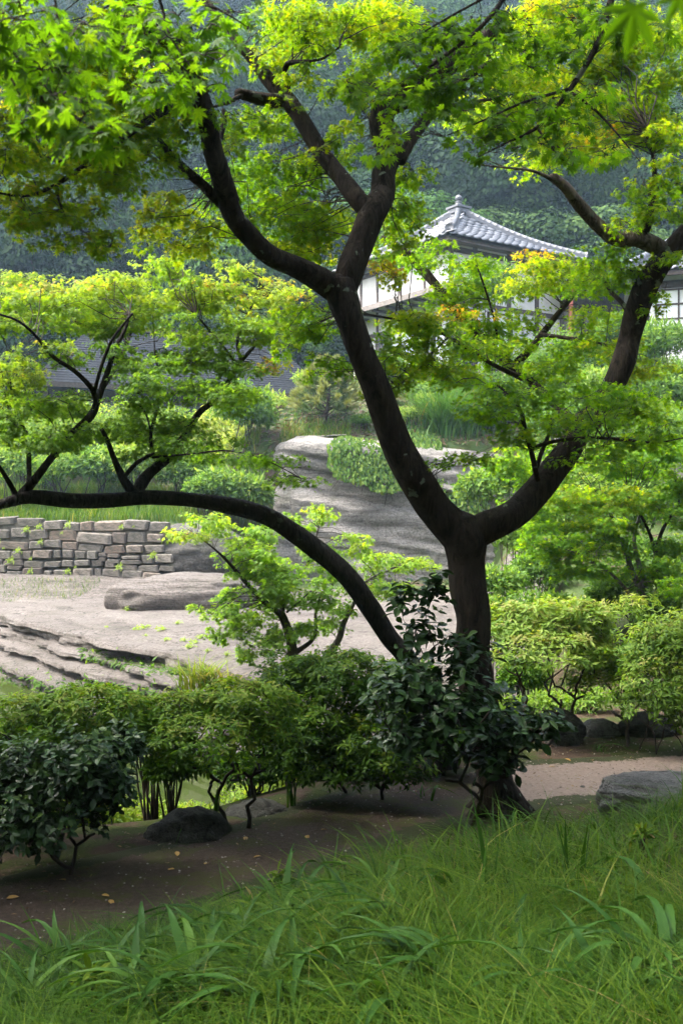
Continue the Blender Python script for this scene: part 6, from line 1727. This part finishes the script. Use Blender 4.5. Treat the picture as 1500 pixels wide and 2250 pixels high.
# fallen leaves on the path
FL = TPL['oval']
fm = leaf_mat('fallen_leaf', [(0, (.22, .10, .03)), (1, (.35, .24, .07))], .1)
fme = mesh_np('fallen_leaf', FL[0] * .06, FL[1], fm, np.full(len(FL[0]), .6))
for (px, py) in [(1240, 1672), (1205, 1690), (1300, 1676), (223, 1975), (240, 1985), (368, 1905), (384, 1917), (540, 1845), (575, 1888), (672, 1842), (705, 1830), (450, 1907), (145, 1942), (14, 1983), (390, 1889)]:
    g_ = ground_at(px, py)
    o = place('fallen_leaf', fme, label='fallen yellow brown leaf lying on the earth path', cat='leaf', group='fallen leaves on the path')
    o.location = Vector(g_ + [0, 0, .02]); o.rotation_euler = (rng.normal(0, .15), rng.normal(0, .15), rng.uniform(0, 6.28)); o.scale = (1, rng.uniform(.7, 1.2), 1)

# litter of small dead leaves and twigs on the soil, and on the slope under the house
lt = scatter(9000, -3.6, 4.2, 4.3, 10.5, lambda x, y: (np.abs(x) < .37 * y + .2) & (y > np.interp(x, XN, YN) - .25) & (y < np.interp(x, XE, YE) + .6) & (fbm(x * 1.7, y * 1.7, 3, 66) > rng.uniform(-.25, .75, len(x))))
lt[:, 2] += .022
LM = leaf_mat('leaf_litter', [(0, (.035, .022, .014)), (.6, (.10, .06, .032)), (.9, (.19, .12, .05)), (1, (.10, .12, .03))], .1)
n_ = len(lt)
place('leaf_litter', cloud_mesh('leaf_litter', 'lance2', lt, rng.normal(0, 1, (n_, 3)) * [1, 1, .15], rng.normal(0, .3, (n_, 3)) + [0, 0, 1], rng.uniform(.016, .05, n_), rng.uniform(0, 1, n_), LM), kind='stuff', label='brown leaf litter scattered on the soil beside the path', cat='leaf litter')
lt = scatter(11000, -3.5, 9, 31, 38, lambda x, y: x > -3.4)
lt[:, 2] += .05; n_ = len(lt)
LM2 = leaf_mat('slope_litter', [(0, (.05, .035, .024)), (.5, (.12, .08, .05)), (.62, (.06, .10, .02)), (1, (.10, .16, .03))], .2)
place('slope_litter', cloud_mesh('slope_litter', 'lance2', lt, rng.normal(0, 1, (n_, 3)) * [1, 1, .5], rng.normal(0, .5, (n_, 3)) + [0, -.3, 1], rng.uniform(.10, .26, n_), np.clip(.4 + .45 * fbm(lt[:, 0] * .8, lt[:, 1] * .8, 3, 8) + rng.normal(0, .2, n_), 0, 1), LM2), kind='stuff', label='dead leaves and creeping plants on the slope under the house', cat='ground cover')

# ------------------------------------------------------------------ ivy on the cliff, weeds in the wall
def ivy(name, label, pts, size, n_, tint, mat):
    """pts rows (px,py,rx,ry); leaves hang on the cliff face"""
    P0 = []
    for (px, py, rx, ry) in pts:
        m_ = int(n_ * rx * ry / sum(q[2] * q[3] for q in pts))
        a = rng.uniform(0, 6.28, m_); r_ = np.sqrt(rng.random(m_))
        X_ = px + rx * r_ * np.cos(a); Y_ = py + ry * r_ * np.sin(a)
        dd_ = 29.45 + (1075 - Y_) / 1000 * 5.2 + .02 * (X_ - 700) / 5
        dd_ = np.where(Y_ < 975, dd_ + (975 - Y_) * .035, dd_) - rng.uniform(0, .35, m_)
        P0.append(np.stack([(X_ - 750) / F * dd_, dd_, CZ + (1125 - Y_) / F * dd_], 1))
    P0 = np.vstack(P0); m_ = len(P0)
    th_ = thing(name, P0.mean(0), label, 'creeper')
    dv = np.stack([rng.normal(0, .35, m_), rng.normal(-.35, .2, m_), -np.ones(m_)], 1)
    nn = np.stack([rng.normal(0, .3, m_), -np.ones(m_), rng.uniform(.3, 1.0, m_)], 1)
    foliage(th_, 'oval', P0, dv, nn, size * rng.uniform(.6, 1.2, m_), np.clip(tint + rng.normal(0, .18, m_), .01, .99), mat, 0, 'foliage')
    mb = MB()
    for i in range(14):
        k = rng.integers(0, m_); a = P0[k] + [0, .12, .1]; b = a + [rng.normal(0, .4), .0, -rng.uniform(.4, .9)]
        s = spline([(*a, .015), (*(.5 * (a + b) + [rng.normal(0, .1), -.05, 0]), .012), (*b, .006)], .15); mb.tube(s[:, :3], s[:, 3], 4, 0, 0, False)
    place('vine', mb.mesh('vine', M['twig'], True), th_)


ivy('creeper', 'dense leafy creeper hanging over the upper cliff face', [(790, 1010, 70, 50), (850, 1030, 60, 50), (900, 980, 70, 50), (760, 980, 40, 25), (960, 1030, 60, 45), (1010, 1070, 50, 35), (1040, 1100, 35, 30)], .135, 6500, .5, M['bush'])

# small weeds on the shelf, wall and cliff
wdm = cloud_mesh('shelf_weed', 'lance2', rng.normal(0, .04, (40, 3)) * [1, 1, .3] + [0, 0, .03], rng.normal(0, 1, (40, 3)) * [1, 1, .4] + [0, 0, .3], rng.normal(0, .4, (40, 3)) + [0, 0, 1], np.full(40, .07), np.full(40, .85), M['bright'])
from mathutils.bvhtree import BVHTree
shelf_bvh = BVHTree.FromPolygons([tuple(v) for v in np.stack([XX, YY, Zs], -1).reshape(-1, 3)], [tuple(int(i) for i in q) for q in SQ])
for (px, py) in [(355, 1386), (312, 1383), (325, 1378), (393, 1372), (405, 1409), (428, 1414), (297, 1385), (440, 1402), (366, 1408), (457, 1432), (235, 1379), (500, 1440), (282, 1342), (320, 1398), (418, 1425)]:
    dv = Vector(((px - 750) / F, 1, (1125 - py) / F)).normalized()
    hit = shelf_bvh.ray_cast(Vector((0, 0, CZ)), dv)[0]
    if hit is None: continue
    o = place('shelf_weed', wdm, label='tiny bright green weed tuft sprouting on the pale rock shelf', cat='weed', group='weeds on the rock shelf')
    o.location = hit; o.rotation_euler = (0, 0, rng.uniform(0, 6.28)); s = rng.uniform(.5, 1.3); o.scale = (s, s, s)
for k in range(34):
    u_ = rng.uniform(.3, wl - .2); hh_ = rng.uniform(.45, 1.95)
    p_ = WA + wu * u_ + wnv * (.21 - .03 * (hh_ - .3) / .27)
    o = place('wall_weed', wdm, label='small green weed sprouting from a joint of the stone wall', cat='weed', group='weeds in the stone wall')
    o.location = (p_[0], p_[1], hh_ - .028 * (u_ - 4)); o.rotation_euler = (R(60), 0, rng.uniform(-.5, .5)); s = rng.uniform(.4, 1.3); o.scale = (s, s, s)
# moss and ivy in the ledge of the shelf
lw = []
for i in range(700):
    px = rng.uniform(180, 420); py = 1432 + (px - 180) * .21 + rng.normal(0, 7)
    hit = shelf_bvh.ray_cast(Vector((0, 0, CZ)), Vector(((px - 750) / F, 1, (1125 - py) / F)).normalized())[0]
    if hit is not None: lw.append(tuple(hit))
for i in range(900):
    px = rng.uniform(0, 420); py = 1492 + px * .10 + rng.normal(0, 12)
    hit = shelf_bvh.ray_cast(Vector((0, 0, CZ)), Vector(((px - 750) / F, 1, (1125 - py) / F)).normalized())[0]
    if hit is not None: lw.append(tuple(hit))
lw = np.array(lw)
place('ledge_moss', cloud_mesh('ledge_moss', 'lance2', lw, rng.normal(0, .6, lw.shape) - [0.3, .5, .3], rng.normal(0, .4, lw.shape) + [0, -.4, 1], .13 * rng.uniform(.5, 1.2, len(lw)), rng.uniform(.1, .7, len(lw)), M['bush']), kind='stuff', label='small ferns and ivy clinging to the ledges of the rock shelf', cat='ferns')
# grass tuft hanging over the shelf tip
tf = P(455, 1490, 14.6)
c_ = thing('sedge_tuft', tf, 'pale yellow green sedge tuft at the tip of the rock shelf', 'plant')
pp = tf + rng.normal(0, .10, (130, 3)) * [1.6, 1, .2] - [0, 0, .15]
place('blades', blades('blades', pp, .4 + .25 * rng.random(130), .03, M['grassb'], tint=.85, tvar=.06, seg=5, bmin=.6, bmax=1.3, lean=(-.5, -.3)), c_, kind='stuff')

# ------------------------------------------------------------------ small pine on the cliff top
pb0 = np.array([*P(712, 960, 32.5)[:2], 0]); pb0[2] = float(hgt(pb0[0], pb0[1]))
pt = thing('pine_tree', pb0, 'small pine with yellow green candles on the cliff top', 'tree')
ptop = P(722, 795, 32.5)
s = spline([(*pb0, .07), (*(pb0 * .5 + ptop * .5 + [.08, 0, 0]), .05), (*ptop, .012)], .1)
mb = MB(); mb.tube(s[:, :3], s[:, 3], 8, .05, 1); place('trunk', mb.mesh('trunk', M['bark'], True), pt)
A_, B__ = [], []
for t in np.linspace(.15, .97, 13):
    c = pb0 + (ptop - pb0) * t
    L = 1.15 * (1 - t) ** .8 + .2
    for k in range(6):
        a = k * 1.05 + t * 9 + rng.normal(0, .2)
        A_.append(c); B__.append(c + np.array([math.cos(a) * L, math.sin(a) * L, L * .28 + .05]))
A_ = np.array(A_); B__ = np.array(B__)
V_, Q_ = twig_mesh('branches', A_, B__, np.full(len(A_), .018), np.full(len(A_), .006), M['twig'], -.05)
place('branches', mesh_np('branches', V_, Q_, M['bark'], None, True), pt, kind='stuff')
npos, nd, nt2 = [], [], []
for a, b in zip(A_, B__):
    m_ = 170
    t = rng.uniform(.3, 1.05, m_) ** .7
    p = a + (b - a) * t[:, None]
    u = (b - a) / np.linalg.norm(b - a)
    npos.append(p); nd.append(u * .9 + rng.normal(0, .55, (m_, 3)) + [0, 0, .45]); nt2.append(.5 + .4 * (t > .75) + rng.normal(0, .1, m_))
npos = np.vstack(npos); nd = np.vstack(nd)
place('needles', cloud_mesh('needles', lance_tpl(.06, .0, .0, 2), npos, nd, rng.normal(0, 1, npos.shape), .21 * rng.uniform(.7, 1.2, len(npos)), np.clip(np.concatenate(nt2), 0, 1), M['pine']), pt, kind='stuff')

# ------------------------------------------------------------------ shrubs on the banks in the middle distance
BK = [(60, 960, 100, 60, 33, .6, 'lance', 'light green rounded shrub on the bank at the left border'), (190, 930, 80, 60, 35, .7, 'lance', 'pale leafy young tree left of the arched trunk branches'), (290, 950, 70, 60, 36, .6, 'lance', 'pale shrub below the dark shingled roof'), (130, 1040, 80, 40, 31, .5, 'lance', 'low green shrub on the grass bank at the left'), (420, 1050, 60, 50, 31, .42, 'lance', 'green shrub behind the fork of the arched trunk'), (380, 960, 60, 60, 35, .55, 'lance', 'light shrub behind the arched trunk branches'), (20, 1030, 50, 40, 30, .5, 'lance', 'small shrub on the bank at the far left border'),
      (490, 960, 70, 60, 34, .9, 'narrow', 'pale bamboo grass mound left of the cliff'), (570, 940, 60, 45, 34, .92, 'narrow', 'pale bamboo grass mound just behind the cliff end'), (640, 905, 40, 32, 36, .8, 'lance', 'bright leafy bush beside the small pine'), (540, 1010, 70, 55, 32.5, .85, 'narrow', 'long leaved bamboo grass at the foot of the cliff end'), (590, 905, 50, 30, 37, .75, 'lance', 'bright bush under the shingled roof end'), (500, 1070, 60, 40, 30, .45, 'narrow', 'dark fern like bush above the stone wall end'), (450, 1080, 40, 30, 29.5, .4, 'lance', 'small bush at the right end of the grass bank'), (550, 1090, 30, 28, 29.5, .55, 'narrow', 'grassy bush beside the left foot of the cliff'),
      (1060, 860, 80, 45, 34, .25, 'lance', 'dark evergreen shrub behind the grass tussock'), (870, 820, 60, 40, 36, .5, 'lance', 'shrub in front of the lattice windows'), (960, 870, 60, 34, 35, .4, 'lance', 'shrub on the slope below the white house'), (1130, 900, 70, 50, 32, .35, 'lance', 'green shrub right of the grass tussock'), (1080, 640, 60, 60, 36.5, .45, 'narrow', 'bushy evergreen before the white wall under the tiled eave'), (1040, 780, 60, 34, 36, .12, 'lance', 'very dark pruned pine like shrub before the white wall'), (1190, 780, 80, 60, 35, .45, 'lance', 'light shrub before the corridor'), (1280, 800, 80, 60, 34, .4, 'lance', 'green shrub below the red brown post'), (1200, 930, 90, 60, 29, .35, 'lance', 'green shrub behind the right limb'), (1320, 950, 90, 60, 28, .38, 'lance', 'bank shrub behind the broad leaf layer')]
for (px, py, rx, ry, dd_, ti, tp_, lab) in BK:
    C, Rr = pb_(px, py, rx * 1.3, ry * 1.25, dd_)
    fill_bush('bamboo_grass' if tp_ == 'narrow' else 'bank_shrub', lab, C, Rr, M['bush'], 'rhomb' if tp_ == 'lance' else tp_, .15 if tp_ == 'lance' else .33, 1700 if tp_ == 'lance' else 1300, ti, 6, cat='bamboo grass' if tp_ == 'narrow' else 'shrub', droop=.25)

# ------------------------------------------------------------------ thickets of shrubs on both banks
def copy_thing(src, loc, rz, sc, label, cat, group):
    o = src.copy(); COL.objects.link(o)
    for ch in src.children:
        c = ch.copy(); COL.objects.link(c); c.parent = o
    o.location = Vector(loc); o.rotation_euler = (0, 0, rz); o.scale = sc
    return tag(o, label, cat, group)


def thicket(protos_, spots, labels, group):
    bpy.context.view_layer.update()
    for k, (x, y, s) in enumerate(spots):
        i = k % len(protos_)
        sc = (s, s, s * rng.uniform(.8, 1.2))
        loc = (x, y, float(hgt(x, y)) - .05)
        if k < len(protos_):
            o = protos_[i]; o.location = Vector(loc); o.scale = sc; tag(o, labels[i], 'shrub', group + ' ' + str(['pale', 'mid green', 'dark'][i % 3]) + ' ones')
        else:
            copy_thing(protos_[i], loc, rng.uniform(0, 6.28), sc, labels[i], 'shrub', group + ' ' + str(['pale', 'mid green', 'dark'][i % 3]) + ' ones')


def proto_bush(tint, size, n_=1700):
    return fill_bush('thicket_shrub', None, (0, 0, .75), (.9, .9, .7), M['bush'], 'rhomb', size, n_, tint, 6, base=0.0, cat=None)


pro = [proto_bush(.68, .14), proto_bush(.5, .15), proto_bush(.32, .15)]
sp = [(x + rng.normal(0, .3), y + rng.normal(0, .3), rng.uniform(.8, 1.5)) for y in np.arange(31.5, 39, 1.7) for x in np.arange(-.36 * y, -2.8, 1.6) if rng.random() < .85]
sp += [(x + rng.normal(0, .4), y + rng.normal(0, .3), rng.uniform(.3, .75)) for y in np.arange(32.5, 37.5, 1.5) for x in np.arange(-2.6, 5.5, 1.5) if rng.random() < .6]
thicket(pro, sp, ['pale leafy shrub in the thicket above the stone wall', 'mid green shrub in the thicket above the stone wall', 'dark shrub in the thicket above the stone wall'], 'left bank thicket')
pro = [proto_bush(.62, .11), proto_bush(.42, .12), proto_bush(.25, .12)]
sp = [(x + rng.normal(0, .3), y + rng.normal(0, .3), rng.uniform(.6, 1.15) * (.7 + .012 * y)) for y in np.arange(13.5, 37, 1.7) for x in np.arange(.17 * y + .7, .39 * y, 1.45) if rng.random() < .85]
thicket(pro, sp, ['pale leafy shrub in the thicket on the right slope', 'mid green shrub in the thicket on the right slope', 'dark shrub in the thicket on the right slope'], 'right slope thicket')

# ------------------------------------------------------------------ wooded hillside
RHOMB = (np.array([(0, 0, 0), (.32, .5, .03), (0, 1, -.1), (-.32, .5, .03)]), np.array([[0, 1, 2], [0, 2, 3]]))


def proto_tree(i, n_, leaf, H_, tint):
    r_ = np.random.default_rng(900 + i)
    th_ = thing('hillside_tree', (0, 0, 0))
    mb = MB()
    s = spline([(0, 0, -1.0, .25), (.1, .05, H_ * .35, .18), (-.05, .1, H_ * .8, .06)], .5)
    mb.tube(s[:, :3], s[:, 3], 7, .05, i)
    lob = []
    for k in range(24):
        u = r_.normal(0, 1, 3); u /= np.linalg.norm(u)
        rr = r_.uniform(.5, 1) ** .5
        c = np.array([u[0] * H_ * .36 * rr, u[1] * H_ * .36 * rr, H_ * .58 + u[2] * H_ * .40 * rr])
        lob.append((c, H_ * r_.uniform(.13, .21)))
        if k % 4 == 0:
            b = spline([(0, 0, H_ * r_.uniform(.15, .5), .09), (*(c * .6 + [0, 0, H_ * .1]), .05), (*c, .02)], .6)
            mb.tube(b[:, :3], b[:, 3], 5, 0, 0, False)
    place('trunk', mb.mesh('trunk', M['bark'], True), th_)
    pts, us, ts = [], [], []
    for c, rad in lob:
        m_ = n_ // 24
        u = r_.normal(0, 1, (m_, 3)); u /= np.linalg.norm(u, axis=1)[:, None]; u[:, 2] = np.where(u[:, 2] < -.5, -u[:, 2], u[:, 2])
        pts.append(c + u * rad * (.62 + .48 * r_.uniform(0, 1, (m_, 1)) ** .5) * [1.25, 1.25, .8]); us.append(u); ts.append(tint + r_.normal(0, .08) + r_.normal(0, .1, m_))
    pts = np.vstack(pts); us = np.vstack(us)
    dd = us * [1, 1, .3] + r_.normal(0, .5, pts.shape) - [0, 0, .25]
    nn = us * 1.2 + [0, 0, .3] + r_.normal(0, .25, pts.shape)
    nn /= np.linalg.norm(nn, axis=1)[:, None]
    dd = dd - nn * np.sum(dd * nn, 1)[:, None] * .85        # leaves lie along the surface of each bough
    place('crown', cloud_mesh('crown', RHOMB, pts, dd, nn, leaf * r_.uniform(.6, 1.2, len(pts)), np.clip(np.concatenate(ts), .01, .99), M['forest']), th_, kind='stuff')
    return th_


protos = [proto_tree(i, n_, lf, H_, ti) for i, (n_, lf, H_, ti) in enumerate([(20000, .30, 8.5, .45), (20000, .32, 9.5, .30), (19000, .30, 8.0, .66), (20000, .28, 7.5, .40), (19000, .34, 10.5, .20)])]
used = [False] * 5


def put_tree(i, loc, rz, sc, label, group):
    src = protos[i]
    if not used[i]:
        used[i] = True; o = src
    else:
        o = src.copy(); COL.objects.link(o)
        for ch in KIDS[i]:
            c = ch.copy(); COL.objects.link(c); c.parent = o
    o.location = Vector(loc); o.rotation_euler = (0, 0, rz); o.scale = (sc, sc, sc * rng.uniform(.9, 1.15))
    tag(o, label, 'tree', group)


bpy.context.view_layer.update()
KIDS = [list(p.children) for p in protos]
for (px, pytop, dd_, i, sc, lab) in [(960, 400, 54, 0, .95, 'leafy broadleaf tree behind the roof finial'), (1060, 380, 58, 3, 1.1, 'dark leaved tree behind the house roof'), (1190, 380, 56, 2, 1.05, 'light green spreading tree behind the right roof slope'), (1290, 400, 55, 2, 1.0, 'light green tree behind the dead branch'), (1390, 420, 60, 1, 1.0, 'dark tree behind the peeling limb'), (1480, 400, 62, 4, 1.0, 'tall dark tree behind the second tiled house'), (880, 430, 56, 1, .9, 'dark tree behind the maple fork left of the finial'), (780, 520, 60, 3, .9, 'dark tree above the low roof beside the house'), (640, 600, 58, 0, .9, 'tree behind the end of the low shingled roof'), (520, 620, 56, 1, .9, 'dark tree directly above the low shingled roof'), (400, 610, 57, 3, .95, 'green tree behind the left part of the low roof'), (250, 600, 56, 4, .85, 'dark tree behind the left end of the low roof'), (120, 590, 54, 0, .95, 'leafy green tree beyond the left maple'), (30, 640, 50, 3, .9, 'green tree at the left border beyond the low house'), (-40, 560, 55, 1, 1.0, 'dark tree just outside the left border'), (1560, 420, 58, 0, 1.0, 'tree just outside the right border')]:
    x = (px - 750) / F * dd_
    H_ = [8.5, 9.5, 8.0, 7.5, 10.5][i]
    put_tree(i, (x, dd_, float(hgt(x, dd_)) - .3), rng.uniform(0, 6.28), sc, lab, None)
for k, (x_, y_, i_) in enumerate([(-9, -5, 0), (-4.5, -6, 1), (0.5, -6.5, 3), (5, -5.5, 0), (9.5, -4.5, 1), (-6.5, -10.5, 4), (-1.5, -11, 1), (3.5, -11, 4), (8, -10, 0), (-12, -1, 3), (11.5, 1.5, 3), (-10, 4, 1), (-10.5, 9, 0), (-9.5, 13, 3), (10, 6, 1), (10.5, 11, 0), (11, 16, 3)]):  # unseen trees added behind and beside the camera to hold back light
    put_tree(i_, (x_, y_, float(hgt(x_, y_)) - .3), k * 1.3, 1.0, 'unseen tree added around the viewpoint to block light', 'added light blocking trees around the viewpoint')
for k, x_ in enumerate(np.arange(-24, 1, 3.1)):
    xx, yy = x_ + rng.normal(0, .5), 51.5 + rng.normal(0, .8)
    put_tree(k % 4, (xx, yy, float(hgt(xx, yy)) - .4), rng.uniform(0, 6.28), rng.uniform(.55, .75), 'leafy tree in the row standing behind the low dark roof', 'trees behind the low roof')
y = 60.0
while y < 178:
    step = 5.0 + (y - 60) * .034
    hw = .40 * y + 6
    x = -hw + rng.uniform(0, step)
    while x < hw:
        xx, yy = x + rng.normal(0, step * .2), y + rng.normal(0, step * .22)
        i = int(rng.choice(5, p=[.25, .25, .14, .2, .16]))
        put_tree(i, (xx, yy, float(hgt(xx, yy)) - .4), rng.uniform(0, 6.28), rng.uniform(.75, 1.2) * (1 + (y - 60) * .003), ['hazy mid green tree in the wood on the far hillside', 'hazy dark green tree in the wood on the far hillside', 'hazy pale green tree in the wood on the far hillside', 'hazy small round tree in the wood on the far hillside', 'hazy tall very dark tree in the wood on the far hillside'][i], ['mid green trees on the far hillside', 'dark trees on the far hillside', 'pale trees on the far hillside', 'small trees on the far hillside', 'tall dark trees on the far hillside'][i])
        x += step
    y += step * .92

# ------------------------------------------------------------------ rain haze
m, n, out = nt('rain_haze')
pv = n.nodes.new('ShaderNodeVolumePrincipled')
pv.inputs['Color'].default_value = (0.50, 0.70, 0.93, 1)
pv.inputs['Density'].default_value = 0.00068
pv.inputs['Anisotropy'].default_value = 0.25
n.links.new(pv.outputs[0], out.inputs['Volume'])
mb = MB(); mb.box((0, 195, 130), (275, 240, 145))
hz_o = place('haze', mb.mesh('haze', m), kind='stuff')
